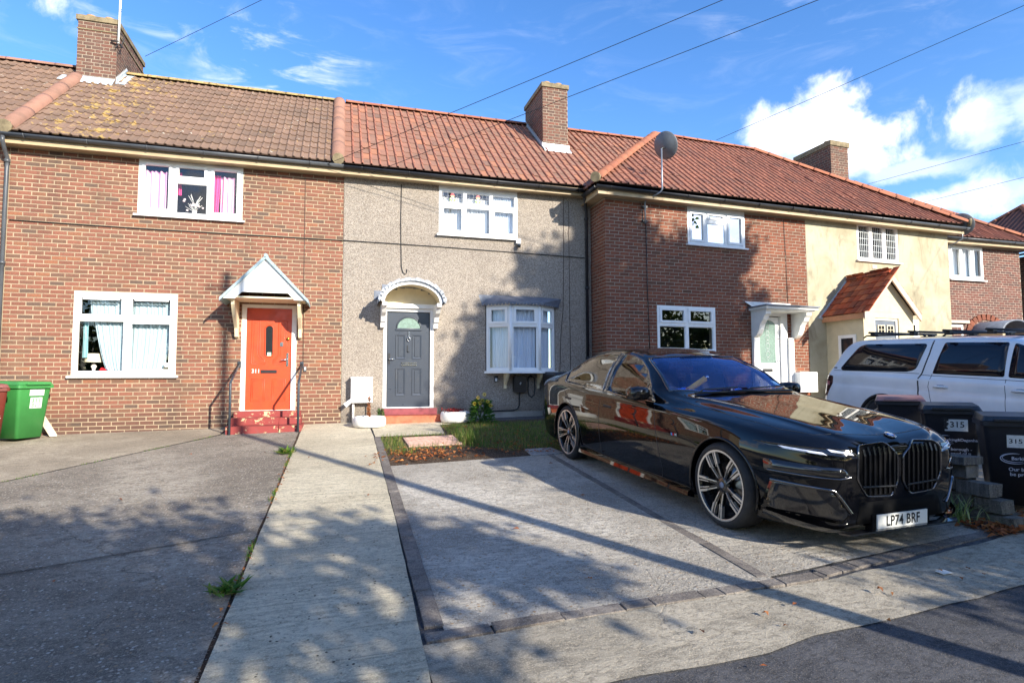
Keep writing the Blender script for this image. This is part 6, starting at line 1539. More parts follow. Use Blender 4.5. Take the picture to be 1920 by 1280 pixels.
MB().prism([(.29, -.19, .56), (.14, -.20, .45), (.20, -.20, .385), (.30, -.19, .48)], (0, .012, 0)).build('loose_flap', M_UPVC, o)
MB().tube([(.33, -.10, .47), (.33, -.10, .04)], .022, 8).build('conduit', M_UPVC, o); MB().tube([(.62, -.09, .47), (.62, -.09, .2)], .014, 8).build('pipe', M_BLACKM, o)
o = box_thing('meter_box', 'white meter box on brick wall beside the white door', 'meter box', (10.46, FY-.26, .60), (10.96, FY-.004, 1.07), M_UPVC, 'white meter boxes')
MB().ring(rect(10.465, 10.955, .61, 1.05, FY-.264), rect(10.49, 10.93, .635, 1.02, FY-.264), (0, .005, 0)).build('box_door', M_UPVC, o)
o = box_thing('bell_box', 'small grey bell box by the handrail of the orange door', 'bell', (-.625, -.03, 1.10), (-.575, -.004, 1.19), plain('grey_plastic', srgb(90, 96, 100), .5), None)
MB().box((-.615, -.036, 1.13), (-.585, -.031, 1.18)).build('button_plate', M_UPVC, o)
o = box_thing('key_safe', 'small key safe left of the car charger', 'key safe', (3.28, -.045, .87), (3.36, -.016, 1.0), plain('dark_grey_plastic', srgb(46, 48, 52), .5), None)
MB().box((3.295, -.055, .885), (3.34, -.046, .95)).build('keypad', M_UPVCG, o)
# charger
o = thing('car_charger', 'round-cornered black car charger under the bow window', 'charger', (3.83, -.013, .63))
q = rounded([(3.70, .64), (3.98, .64), (3.98, 1.0), (3.70, 1.0)], .07, 5)
MB().prism([(p.x, -.15, p.y) for p in q], (0, .135, 0)).build('case', plain('charger_black', (.014, .014, .016), .35), o)
MB().prism([(3.82, -.154, .84), (3.85, -.154, .87), (3.86, -.154, .84), (3.83, -.154, .80)], (0, .003, 0)).build('charger_mark', plain('pale_mark', srgb(170, 174, 180), .4), o)
MB().tube([(3.84, -.09, .64), (3.84, -.06, .55), (3.84, -.05, .36), (3.80, -.05, .28), (3.70, -.05, .25), (3.2, -.05, .245), (2.6, -.06, .24), (2.3, -.05, .23)], .014, 7).build('supply_cable', M_MATB, o)
o = tag(MB().tube([(4.03, -.10, .98), (4.03, -.09, .70), (4.05, -.09, .58), (4.11, -.09, .53), (4.17, -.09, .58), (4.19, -.09, .72), (4.17, -.10, .95), (4.10, -.10, 1.0), (4.03, -.10, .97)], .014, 7).build('charging_cable', M_MATB), 'black charging cable hanging in a loop beside the car charger', 'cable')
MB().tube([(4.10, -.03, 1.0), (4.10, -.14, .98)], .02, 8).build('cable_hook', M_MATB, o)
# cables on the walls
M_CABLE = plain('black_cable', (.016, .016, .017), .6); M_CABG = plain('brown_cable', srgb(84, 66, 58), .7)
def cable(pts, r, lab, mat=M_CABLE, group='thin cables clipped to the house walls'):
    return tag(MB().tube(pts, r, 6).build('wall_cable', mat), lab, 'cable', group)
cable([(-5.6, -.012, 3.775), (-3.5, -.012, 3.76), (-1.5, -.014, 3.765), (0.0, -.012, 3.77), (.09, -.03, 3.77), (2.0, -.024, 3.76), (4.0, -.024, 3.73), (5.44, -.024, 3.705)], .010, 'long black cable running level across brick and pebbledash')
cable([(1.26, -.022, 5.05), (1.25, -.022, 4.2), (1.27, -.024, 3.3), (1.30, -.024, 3.17), (1.35, -.024, 3.13), (1.385, -.024, 3.17), (1.38, -.024, 3.24)], .009, 'dark cable with a hooked end hanging above the arched hood')
cable([(-.66, -.010, 5.0), (-.655, -.010, 3.2), (-.64, -.010, 1.2)], .005, 'thin cable dropping down the brick to the bell box', M_CABG)
cable([(4.93, -.02, 5.05), (4.92, -.02, 3.5), (4.90, -.02, 2.5), (4.84, -.02, 1.9), (4.80, -.02, .9)], .006, 'thin cable down the pebbledash just right of the bow window', M_CABG)
cable([(5.05, -.02, 5.0), (5.06, -.02, 3.0), (5.07, -.02, .8)], .005, 'thin straight cable on pebbledash nearest the drainpipe', M_CABG)
cable([(6.60, FY-.012, 4.45), (6.61, FY-.012, 3.0), (6.65, FY-.012, 1.3)], .008, 'black cable running down from the tall dish mast')
cable([(10.35, FY-.012, 4.75), (10.38, FY-.012, 3.8), (10.40, FY-.012, 2.65)], .006, 'thin cable above the flat white canopy', M_CABG)
# camera
o = thing('security_camera', 'small white security camera under the leaded upstairs window', 'camera', (3.83, -.02, 3.96))
MB().box((3.78, -.09, 3.93), (3.88, -.016, 3.995)).build('bracket', M_UPVC, o); MB().lathe([(0, -.05), (.035, -.045), (.045, -.02), (.045, .03), (.03, .04), (0, .04)], 14, Matrix.Translation((3.83, -.10, 3.88))).build('lens_dome', M_GLOSSB, o)
# satellite dishes
def dish(lab, mast, ctr, nrm, r, grp='satellite dishes'):
    o = thing('satellite_dish', lab, 'satellite dish', mast[0], group=grp); n = Vector(nrm).normalized(); M = Matrix.Translation(ctr) @ n.to_track_quat('Z', 'Y').to_matrix().to_4x4()
    MB().tube(mast, .018, 8).build('mast', plain('galvanised_tube', srgb(150, 156, 164), .4, metal=.6, var=.15), o)
    d = MB().lathe([(0, -.07), (r*.3, -.063), (r*.6, -.042), (r*.85, -.014), (r, .004), (r+.008, 0), (r, -.008), (r*.85, -.024), (r*.6, -.052), (r*.3, -.073), (0, -.08)], 32, M @ Matrix.Diagonal((1, 1.08, 1, 1))); d.build('dish', plain('dark_dish_mesh', srgb(104, 108, 114), .45, metal=.2, var=.15), o)
    MB().tube([tuple(M @ Vector(p)) for p in ((0, -r, -.02), (0, -r*.75, .16), (0, -r*.35, .30))], .010, 6).build('feed_arm', M_BLACKM, o)
    MB().lathe([(0, -.05), (.025, -.05), (.03, 0), (.028, .05), (0, .06)], 12, M @ Matrix.Translation((0, -r*.30, .30)) @ Matrix.Rotation(R(25), 4, 'X')).build('receiver', M_MATB, o)
    back = M @ Vector((0, -.05, -.09)); MB().tube([mast[-1], tuple(back)], .02, 6).build('dish_clamp', M_BLACKM, o)
    return o
o = dish('tall grey dish on a cranked mast above the dark red brick house', [(6.56, FY-.06, 4.38), (6.56, FY-.06, 4.86), (6.58, FY-.09, 4.92), (6.74, FY-.40, 5.00), (6.78, FY-.43, 5.06), (6.78, FY-.43, 5.98)], (6.97, FY-.30, 6.12), (.75, .45, .34), .275)
for z in (4.42, 4.74): MB().box((6.50, FY-.06, z), (6.62, FY-.004, z+.05)).build('wall_clamp', M_BLACKM, o)
dish('smaller grey dish at the right corner gutter of the cream house', [(15.70, FY+.3, 4.45), (15.85, FY+.0, 4.50), (15.95, FY-.2, 4.62), (15.95, FY-.2, 4.85)], (16.0, FY-.16, 5.02), (.75, .40, .50), .28)
# aerial on the left chimney
o = thing('tv_aerial', 'white aerial pole strapped to the left chimney', 'aerial', (-4.80, 2.36, 8.4))
MB().tube([(-4.80, 2.34, 8.46), (-4.78, 2.34, 10.4)], .024, 8).build('pole', M_WHITEP, o)
MB().tube([(-4.95, 2.38, 8.52), (-4.80, 2.32, 8.50), (-4.78, 2.5, 8.46)], .022, 6).build('clamp', M_BLACKM, o); MB().tube([(-4.80, 2.37, 8.72), (-4.70, 2.40, 8.65), (-4.76, 2.38, 8.40), (-4.86, 2.36, 8.36), (-4.80, 2.37, 8.5)], .012, 6).build('coax_loop', M_CABLE, o)
for z in (9.2, 9.24): MB().tube([(-4.79, 2.34, z), (-4.79, 2.34, z+.012)], .026, 8).build('pole_band', M_BLACKM, o)

# ------------------------------------------------------------------ wheelie bins
def bin_parts(root, mat, lidmat, s=1.0, wheels=True):
    w0, w1, d0, d1, h = .22, .285, .24, .33, .93
    def fr(w, d, z): return [(-w, -d, z), (w, -d, z), (w, d, z), (-w, d, z)]
    mb = MB(); L = [rounded([(x, y) for x, y, z in fr(w_, d_, 0)], .05, 3) for w_, d_ in ((w0, d0), (w1, d1))]
    n = len(L[0])
    for k, z in ((0, .05), (1, h)): mb.v += [(p.x, p.y, z) for p in L[k]]
    mb.smooth = True
    for k in range(n): mb.face((k, (k+1) % n, n+(k+1) % n, n+k))
    mb.smooth = False; mb.face(range(n-1, -1, -1)); b = mb.build('body', mat, root, local=True)
    q0 = rounded([(-w1-.02, -d1-.03), (w1+.02, -d1-.03), (w1+.02, d1+.02), (-w1-.02, d1+.02)], .05, 3)
    MB().prism([(p.x, p.y, h-.055) for p in q0], (0, 0, .05)).build('rim', mat, root, local=True)
    mb = MB(); q1 = [(p.x*.98, p.y, h+.0) for p in q0]; q2 = [(p.x*.90, p.y*.92+.01, h+.05+.02*(p.y > 0)) for p in q0]; m = len(q0)
    mb.v += q1+q2+[(x, y, z-.004) for x, y, z in q1]
    for k in range(m): mb.face((k, (k+1) % m, m+(k+1) % m, m+k))
    mb.face(range(m, 2*m)); mb.face(range(3*m-1, 2*m-1, -1)); lid = mb.build('lid', lidmat, root, local=True)
    MB().box((-w1*.7, -d1-.065, h+.0), (w1*.7, -d1-.028, h+.022)).build('lid_grip', lidmat, lid, local=True)
    MB().tube([(-w1*.9, d1+.06, h-.0), (w1*.9, d1+.06, h-.0)], .018, 8).build('handle', mat, root, local=True)
    for x in (-w1*.9, w1*.9): MB().box((x-.03, d1-.02, h-.06), (x+.03, d1+.07, h+.02)).build('handle_bracket', mat, root, local=True)
    for x in (-.23, .23): MB().lathe([(0, -.025), (.09, -.025), (.10, -.01), (.10, .015), (.09, .03), (0, .03)], 18, Matrix.Translation((x, d0+.02, .10)) @ Matrix.Rotation(R(90), 4, 'Y')).build('wheel', M_TYRE, root, local=True)
    return b
def wbin(lab, x, y, th, mat, lidmat, s=1.0, z=None):
    o = thing('wheelie_bin', lab, 'wheelie bin', (x, y, GZ(x, y) if z is None else z), (0, 0, th), group='wheelie bins'); o.scale = (s, s, s); WM[o.name] = o.matrix_basis.copy()
    bin_parts(o, mat, lidmat); return o
def front_M(zc, xo=0.0, lift=.004):   # on the slanted front of a bin
    t = (zc-.05)/.88; y = -(.24+.09*t); a = math.atan(.09/.88)
    return Matrix.Translation((xo, y-lift, zc)) @ Matrix.Rotation(R(90)+a, 4, 'X')
M_BING = plain('green_bin_plastic', srgb(58, 132, 66), .5, var=.08, vs=5); M_BINBR = plain('brown_bin_plastic', srgb(104, 42, 30), .45, var=.1, vs=5); M_BINBRL = plain('faded_brown_lid', srgb(124, 74, 68), .5, var=.1)
M_BINK = plain('black_bin_plastic', (.013, .014, .020), .48, var=.2, vs=5); M_LIDP = plain('pinkish_lid', srgb(150, 112, 108), .5, var=.1); M_LIDG = plain('grey_bin_lid', srgb(44, 46, 50), .35, var=.25, vs=8)
M_INK = plain('dark_ink', (.02, .02, .02), .6); M_PRINT = plain('pale_print', srgb(196, 200, 214), .6); M_PAPER = plain('worn_paper', srgb(214, 214, 208), .75, var=.12, vs=40)
g = wbin('green wheelie bin against the red brick wall', -5.12, -.47, R(62), M_BING, M_BING)
for (x, z, w, h, m) in ((-.02, .80, .075, .05, M_PAPER), (.10, .80, .05, .05, M_PAPER)): MB().obox(front_M(z, x), (-w, -h, 0), (w, h, .002)).build('sticker', m, g, local=True)
MB().obox(front_M(.63, .03), (-.10, -.09, 0), (.10, .09, .002)).build('sticker', M_PAPER, g, local=True)
place('sticker_print', text_mesh('sticker_print', '311', .10, plain('green_ink', srgb(70, 140, 84), .6), front_M(.665, .03, .0075), sx=1.1), g, local=True)
place('sticker_print', text_mesh('sticker_print', '311', .10, plain('green_ink', (0, 0, 0)), front_M(.585, .03, .0075), sx=1.1), g, local=True)
b = wbin('brown wheelie bin at the left edge with 311 in white paint', -5.40, -1.02, R(33), M_BINBR, M_BINBRL)
place('painted_number', text_mesh('painted_number', '311', .20, M_WHITEP, front_M(.68, .07, .006), sx=.85), b, local=True)
MB().tube([tuple(front_M(.50, .1, .006) @ Vector(p)) for p in ((.09, .03, 0), (0, .035, 0), (-.03, 0, 0), (.02, -.03, 0), (.1, -.02, 0))], .006, 4).build('painted_mark', M_WHITEP, b, local=True)
MB().tube([tuple(front_M(.42, .1, .006) @ Vector(p)) for p in ((-.05, .0, 0), (.11, .03, 0))], .005, 4).build('painted_mark', M_WHITEP, b, local=True)
TH = R(-48)
def logo(o, x0, z0, sc=1.0):
    for rx, ry, th, oy in ((.12, .055, .010, 0), (.105, .043, .006, .006)):
        P0 = []; 
        for k in range(25):
            a = R(70)+R(240)*k/24; P0.append(tuple(front_M(z0, x0-.13*sc, .006) @ Vector((rx*sc*math.cos(a), ry*sc*math.sin(a)+oy, 0))))
        MB().tube(P0, [.001+th*.5*math.sin(math.pi*k/24) for k in range(25)], 4).build('logo_swirl', M_PRINT, o, local=True)
    place('logo_print', text_mesh('logo_print', 'Barking&Dagenham', .048*sc, M_PRINT, front_M(z0, x0+.03*sc, .006)), o, local=True)
    place('logo_print', text_mesh('logo_print', 'Our borough -\nbe proud of it', .052*sc, M_PRINT, front_M(z0-.14*sc, x0-.03*sc, .006), align='CENTER'), o, local=True)
b1 = wbin('black wheelie bin with a pinkish lid by the rear of the pickup', 7.08, -6.42, TH, M_BINK, M_LIDP, .90)
b2_ = wbin('black wheelie bin with a 315 sticker, between two other bins', 6.74, -7.32, TH, M_BINK, M_LIDG, .90)
MB().obox(front_M(.74, .04), (-.115, -.072, 0), (.115, .072, .002)).build('sticker', M_PAPER, b2_, local=True)
place('sticker_print', text_mesh('sticker_print', '315', .10, M_INK, front_M(.745, .05, .0075), sx=1.0), b2_, local=True)
for k in range(7): MB().obox(front_M(.70+.02*k, -.055+random.uniform(-.02, .02), .0072), (-.02, -.012, 0), (.02, .012, .001)).build('torn_patch', M_INK, b2_, local=True)
logo(b2_, .06, .56, 1.0)
b3 = wbin('black wheelie bin with a small square sticker at the right edge', 6.36, -8.22, TH, M_BINK, M_LIDG, .90)
MB().obox(front_M(.72, -.02), (-.072, -.066, 0), (.072, .066, .002)).build('sticker', M_PAPER, b3, local=True)
place('sticker_print', text_mesh('sticker_print', '315', .065, M_INK, front_M(.72, -.02, .0075), sx=1.2), b3, local=True)
logo(b3, .10, .54, 1.0)
wbin('dark grey bin half hidden between the bow window and the black car', 4.62, -.50, R(5), plain('dark_grey_bin', (.02, .022, .026), .5), plain('dark_grey_bin', (0, 0, 0)), .98)
# plank
pk = MB().prism([(-4.62, -.33, -.03), (-4.72, -.33, -.03), (-5.10, -.02, .40), (-5.0, -.02, .40)], (0, .02, .03)); tag(pk.build('wood_plank', plain('bleached_wood', srgb(206, 190, 164), .8, var=.12, vs=14)), 'short bleached plank leaning on the wall beside the green bin', 'plank')

# ------------------------------------------------------------------ low broken wall at the right
M_STONE = concrete('wall_stone', srgb(150, 146, 138), srgb(104, 100, 94), (8, 10), big=2.0, bump=.7)
gw = thing('garden_wall', 'low stepped stone wall with a broken end in front of black bins', 'wall', (5.6, -7.6, GZ(5.6, -7.6)))
for c in range(4):
    y = (-8.76, -8.66, -8.58, -8.38)[c]; z0 = GZ(5.6, -8.3)-.02+c*.125
    i = 0
    while y < -5.2:
        l = random.choice((.24, .30, .22)); dx = random.uniform(-.012, .012)
        irregular(MB().box((5.50+dx, y, z0+.006+(y+8.3)*.058), (5.66+dx, min(y+l-.012, -5.1), z0+.118+(y+8.3)*.058)), .006).build('stone_block', M_STONE, gw); y += l
irregular(MB().box((5.46, -8.40, GZ(5.6, -8.3)+.478), (5.70, -5.2, GZ(5.6, -8.3)+.545)), .004).build('coping', M_STONE, gw)

# ------------------------------------------------------------------ wires in the sky
M_WIRE = plain('wire_black', (.012, .012, .014), .6)
PP0 = Vector((18.5, -15.0, 9.6))
def plane_pt(a, b):
    n = px_dir(*a).cross(px_dir(*b)).normalized(); return PP0 - n*(PP0-CAM_LOC).dot(n)
def on_plane(px, y): d = px_dir(*px); return CAM_LOC + d*((y-CAM_LOC.y)/d.y)
def wire(A, a, b, lab, r=.0055, sag=.12):
    B = plane_pt(a, b); A = Vector(A); n = (a, b)
    pts = [A.lerp(B, k/14)+Vector((0, 0, -sag*4*(k/14)*(1-k/14)*.25)) for k in range(15)]
    tag(MB().tube(pts, r, 6).build('overhead_wire', M_WIRE), lab, 'wire', 'overhead wires')
wire(on_plane((272, 106), 3.3), (275, 105), (490, 0), 'overhead wire leaving the left chimney across blue sky')
wire(on_plane((606, 311), -.3), (610, 310), (1350, 0), 'upper of two wires crossing above the middle chimney')
wire(on_plane((696, 325), -.3), (700, 325), (1530, 0), 'wire passing in front of the middle chimney')
wire(on_plane((1343, 263), 1.0), (1345, 262), (1920, 8), 'wire rising from the ridge beside the tall dish')
wire(on_plane((1625, 346), 3.0), (1625, 346), (1920, 264), 'wire leaving the right chimney')
wire(on_plane((1708, 385), 3.0), (1710, 384), (1920, 331), 'lowest wire above the cream house hip')

# things standing on the window boards
o = thing('table_lamp', 'cream table lamp inside the lower left window', 'lamp', (-4.33, .32, 1.05))
MB().lathe([(.07, 0), (.075, .02), (.02, .04), (.03, .10), (.05, .14), (.02, .20)], 16, Matrix.Translation((-4.33, .32, 1.05))).build('lamp_base', M_WHITEP, o)
MB().lathe([(.15, .22), (.13, .38)], 24, Matrix.Translation((-4.33, .32, 1.05))).build('lamp_shade', plain('cream_shade', srgb(226, 218, 190), .8, var=.05), o)
rp_ = plain('red_wrap', srgb(196, 26, 36), .5, var=.1)
tag(MB().prism([(-4.22, .16, 1.05), (-4.02, .16, 1.05), (-4.05, .16, 1.13), (-4.16, .16, 1.17)], (0, .12, 0)).build('red_parcel', rp_), 'red parcel behind the lower left window beside the lamp', 'parcel')
o = thing('silver_ornament', 'small silver branching ornament in the middle upstairs window pane', 'ornament', (-2.70, .16, 4.10)); random.seed(4)
mb = MB()
for k in range(26):
    a = random.uniform(0, 6.28); l_ = random.uniform(.08, .22); z = random.uniform(.12, .40); mb.tube([(-2.70, .18, 4.10+z*.6), (-2.70+l_*math.cos(a)*.8, .18+l_*.3*math.sin(a), 4.10+z+.04)], .006, 4)
mb.build('branches', plain('silver_twig', srgb(206, 206, 200), .4), o)
MB().lathe([(.05, 0), (.06, .03), (.04, .10), (.05, .13)], 14, Matrix.Translation((-2.70, .18, 4.09))).build('vase', M_WHITEP, o)
mb = MB()
for k in range(9):
    p_ = Vector((-2.70+random.gauss(0, .09), .15, 4.30+random.gauss(0, .07))); mb.lathe([(0, -.022), (.02, -.012), (.024, 0), (.02, .012), (0, .022)], 8, Matrix.Translation(p_))
tag(mb.build('baubles', plain('pale_bauble', srgb(232, 214, 214), .3), o), kind='stuff')
# ------------------------------------------------------------------ plants, litter, trees
def leaf_mat(name, cols, trans=.35, rough=.5):
    m = bpy.data.materials.new(name); m.use_nodes = True; t = NT(m.node_tree); b = t.n['Principled BSDF']; o = t.n['Material Output']
    v, p = per_piece(t); c = t.ramp(v, [(i/(len(cols)-1), q) for i, q in enumerate(cols)])
    t.l.new(c, b.inputs['Base Color']); setup(b, Roughness=rough); b.inputs['Specular IOR Level'].default_value = .3
    tl = t.add('ShaderNodeBsdfTranslucent'); t.l.new(c, tl.inputs[0]); mx = t.add('ShaderNodeMixShader'); mx.inputs[0].default_value = trans
    t.l.new(b.outputs[0], mx.inputs[1]); t.l.new(tl.outputs[0], mx.inputs[2]); t.l.new(mx.outputs[0], o.inputs[0]); return m
M_GRASS = leaf_mat('grass_blades', [srgb(62, 98, 34), srgb(84, 124, 40), srgb(104, 142, 48), srgb(78, 104, 44), srgb(150, 140, 84), srgb(166, 146, 98)], .4)
M_LEAFG = leaf_mat('plant_leaf', [srgb(46, 80, 36), srgb(64, 104, 42), srgb(86, 124, 50)], .35)
M_WEED = leaf_mat('weed_leaf', [srgb(62, 100, 36), srgb(84, 126, 44), srgb(108, 140, 54), srgb(140, 136, 74)], .4)
M_DEADL = leaf_mat('dead_leaf', [srgb(150, 84, 44), srgb(176, 104, 56), srgb(120, 70, 44), srgb(196, 132, 76), srgb(104, 62, 42)], .25, .7)
M_TREEL = leaf_mat('tree_leaf', [srgb(56, 80, 30), srgb(76, 100, 36), srgb(96, 112, 40), srgb(120, 118, 46)], .35)
M_BARK = plain('bark', srgb(92, 80, 68), .9, var=.3, vs=8, bump=.8, bs=30)
M_YELP = leaf_mat('yellow_petal', [srgb(238, 214, 70), srgb(244, 226, 96)], .4); M_REDL = leaf_mat('red_leaf', [srgb(120, 40, 44), srgb(150, 56, 52)], .3)
def blade(mb, x, y, z, h, w, lean, az, seg=2):
    d = Vector((math.cos(az), math.sin(az), 0)); s = Vector((-d.y, d.x, 0)); n = len(mb.v); base = Vector((x, y, z))
    for k in range(seg+1):
        t = k/seg; c = base+d*lean*t*t+Vector((0, 0, h*t*(1-.25*t*lean/max(h, .01)))); ww = w*(1-t*.85)
        mb.v += [tuple(c-s*ww), tuple(c+s*ww)]
    for k in range(seg): mb.face((n+2*k, n+2*k+1, n+2*k+3, n+2*k+2))
def leaf(mb, c, d, n, l, w, curl=.15):
    d = Vector(d).normalized(); n = Vector(n); s = d.cross(n).normalized(); n = s.cross(d); b = len(mb.v); c = Vector(c)
    mb.v += [tuple(c), tuple(c+d*l*.45+s*w*.5+n*curl*w), tuple(c+d*l-n*curl*l*.5), tuple(c+d*l*.45-s*w*.5+n*curl*w)]
    mb.face((b, b+1, b+2, b+3))
def rnd_dir(up=0.0):
    while True:
        v = Vector((random.uniform(-1, 1), random.uniform(-1, 1), random.uniform(-1+up, 1)))
        if .05 < v.length < 1: return v.normalized()
random.seed(21)
# lawn: dense towards the house, thin and worn near the driveway
def in_lawn(x, y):
    if 0.72 < x < 1.15 and -3.75 < y < -2.1: return .75 if not (1.04 < x and -3.2 < y < -2.25) else 0
    if 1.0 < x < 1.9 and -2.28 < y < -2.04: return .5
    if 1.08 < x < 2.0 and -3.5 < y < -3.15: return .35
    e = -3.55 - .45*max(0, min(1, (x-2.0)/.9)) + .12*math.sin(x*7)
    if x > 1.93 and x < 4.7 and y > e and y < -.62-(.35 if x < 2.8 else 0)-(.35 if 3.2 < x < 4.2 else 0): return 1.0 if x < 3.6 else .7
    return 0
mb = MB()
for i in range(27000):
    x, y = random.uniform(.7, 4.7), random.uniform(-4.3, -.6)
    if random.random() > in_lawn(x, y): continue
    edge = 1.0 if x > 2.25 else 1.25
    blade(mb, x, y, GZ(x, y)-.005, random.uniform(.03, .095)*edge, random.uniform(.002, .0038), random.uniform(.0, .08), random.uniform(0, 6.28))
for i in range(260):    # tall bright tuft beside the cover
    x, y = 2.06+random.gauss(0, .09), -3.05+random.gauss(0, .14)
    blade(mb, x, y, GZ(x, y), random.uniform(.14, .30), .004, random.uniform(.02, .14), random.uniform(0, 6.28), 3)
tag(mb.build('grass', M_GRASS), kind='stuff')
mb = MB()
def dead(x, y, k=1.0):
    a = random.uniform(0, 6.28); leaf(mb, (x, y, GZ(x, y)+random.uniform(.008, .03)), (math.cos(a), math.sin(a), random.uniform(-.1, .35)), (random.uniform(-.4, .4), random.uniform(-.4, .4), 1), random.uniform(.045, .09)*k, random.uniform(.025, .05)*k, random.uniform(.1, .5))
for i in range(260): dead(random.gauss(1.15, .33), random.gauss(-3.85, .25)) if random.random() < .8 else dead(random.uniform(.75, 2.4), random.uniform(-4.3, -3.3))
for i in range(150): dead(random.uniform(2.0, 4.3), random.uniform(-4.2, -1.2), .9)
for i in range(40): dead(random.uniform(2.2, 3.1), random.uniform(-4.3, -3.2))
for i in range(900):
    x = random.uniform(5.22, 7.6); y = -8.80+(x-5.2)*.055+random.uniform(-.05, .40)*random.random()**.6 + (0 if x < 5.5 else 0)
    if x < 5.48 or y < -8.2 : dead(x, y, 1.1)
for i in range(26): dead(random.uniform(-4, 5), random.uniform(-9.6, -2.5), .8)
for i in range(20): dead(random.uniform(1.2, 5), random.uniform(-10.6, -9.2), .7)
for i in range(60): dead(-.615+random.gauss(0, .018), random.uniform(-8.7, -3.4), .55)
tag(mb.build('dead_leaves', M_DEADL), kind='stuff')
mb = MB()    # moss and short weeds in the joint beside the path
for i in range(900):
    y = -3.0-5.4*random.random(); k = math.sin(y*3.1)+math.sin(y*7.7+1)
    if k < .35: continue
    blade(mb, -.618+random.gauss(0, .014), y, GZ(-.6, y), random.uniform(.01, .045), .004, random.uniform(0, .03), random.uniform(0, 6.28))
for i in range(300):
    t = random.random(); x = -3.74+1.8*t; y = -4.04+3.16*t
    if math.sin(t*23) < .1: continue
    blade(mb, x+random.gauss(0, .015), y, GZ(x, y), random.uniform(.01, .03), .004, .01, random.uniform(0, 6.28))
tag(mb.build('joint_weeds', M_WEED), kind='stuff')
# pinkish chequer cover in the bed
cv = thing('inspection_cover', 'pinkish ribbed cover set in the grass in front of the step', 'cover', (1.5, -2.75, GZ(1.5, -2.75)))
def slope_box(mb, x0, x1, y0, y1, z0, z1): mb.v += [(x, y, GZ(x, y)+z) for z in (z0, z1) for x, y in ((x0, y0), (x1, y0), (x1, y1), (x0, y1))]; n = len(mb.v)-8; [mb.face([n+i for i in q]) for q in ((0, 3, 2, 1), (4, 5, 6, 7), (0, 1, 5, 4), (1, 2, 6, 5), (2, 3, 7, 6), (3, 0, 4, 7))]; return mb
M_COVER = plain('pink_concrete', srgb(196, 160, 142), .85, var=.2, vs=6)
slope_box(MB(), 1.09, 1.93, -3.14, -2.30, -.02, .022).build('cover_plate', M_COVER, cv)
for i in range(11):
    for j in range(11):
        if (i+j) % 2: continue
        x, y = 1.12+i*.071, -3.11+j*.071; slope_box(MB(), x, x+.065, y, y+.065, .022, .028).build('cover_stud', M_COVER, cv)
# weeds
def weed(lab, x, y, s, n):
    o = thing('weed', lab, 'weed', (x, y, GZ(x, y)), group='weeds growing from the path joint'); mb = MB()
    for i in range(n):
        a = random.uniform(0, 6.28); e = random.uniform(.15, .9); d = (math.cos(a)*math.cos(e), math.sin(a)*math.cos(e), math.sin(e))
        b = Vector((random.gauss(0, s*.22), random.gauss(0, s*.22), .01)); leaf(mb, b, d, (0, 0, 1), random.uniform(.5, 1)*s, random.uniform(.10, .2)*s, .2)
    mb.build('leaves', M_WEED, o, local=True); mb = MB()
    for i in range(5):
        a = random.uniform(0, 6.28); mb.tube([(0, 0, 0), (.2*s*math.cos(a), .2*s*math.sin(a), .4*s)], .003, 4)
    mb.build('stem', M_WEED, o, local=True)
weed('low tuft of weeds in the path joint nearer the orange door', -.68, -3.15, .17, 90)
weed('dark leafy weed in the path joint nearest the camera', -.66, -8.15, .15, 70)
# tyre planters
def planter(lab, x, y, r, h):
    o = thing('tyre_planter', lab, 'planter', (x, y, GZ(x, y)), group='white tyre planters')
    MB().lathe([(r*.72, 0), (r*.93, .01), (r, h*.3), (r, h*.7), (r*.93, h*.97), (r*.80, h), (r*.70, h*.93), (r*.66, h*.6)], 36).build('tyre', plain('white_tyre_paint', srgb(226, 224, 218), .6, var=.1, vs=12), o, local=True)
    MB().lathe([(0, h*.72), (r*.70, h*.68)], 24).build('planter_soil', M_SOIL, o, local=True); return o
p1 = planter('white painted tyre planter under the meter box', .62, -.72, .31, .21)
p2 = planter('white painted tyre planter right of the grey door step', 2.33, -.55, .31, .22)
o = thing('dry_plant', 'brown dried flower stalk in the tyre planter under the meter box', 'plant', (.62, -.72, GZ(.62, -.72)+.15)); mb = MB(); mb.tube([(0, 0, 0), (-.02, 0, .25), (-.01, 0, .42)], .006, 5); mb.build('stem', M_BARK, o, local=True); mb = MB()
for i in range(160): z = random.uniform(.05, .42); leaf(mb, (-.015+random.gauss(0, .012), random.gauss(0, .012), z), rnd_dir(.5), rnd_dir(), .05, .02)
mb.build('dry_leaves', M_DEADL, o, local=True)
o = thing('red_plant', 'small dark red plant in the right tyre planter', 'plant', (2.30, -.55, GZ(2.3, -.55)+.16)); mb = MB()
for i in range(240): leaf(mb, (random.gauss(0, .10), random.gauss(0, .08), random.uniform(0, .10)), rnd_dir(.8), rnd_dir(), .055, .03)
mb.build('leaves', M_REDL, o, local=True); mb = MB()
for i in range(8): a = random.uniform(0, 6.3); mb.tube([(0, 0, -.03), (.1*math.cos(a), .1*math.sin(a), .07)], .004, 4)
mb.build('stem', M_BARK, o, local=True)
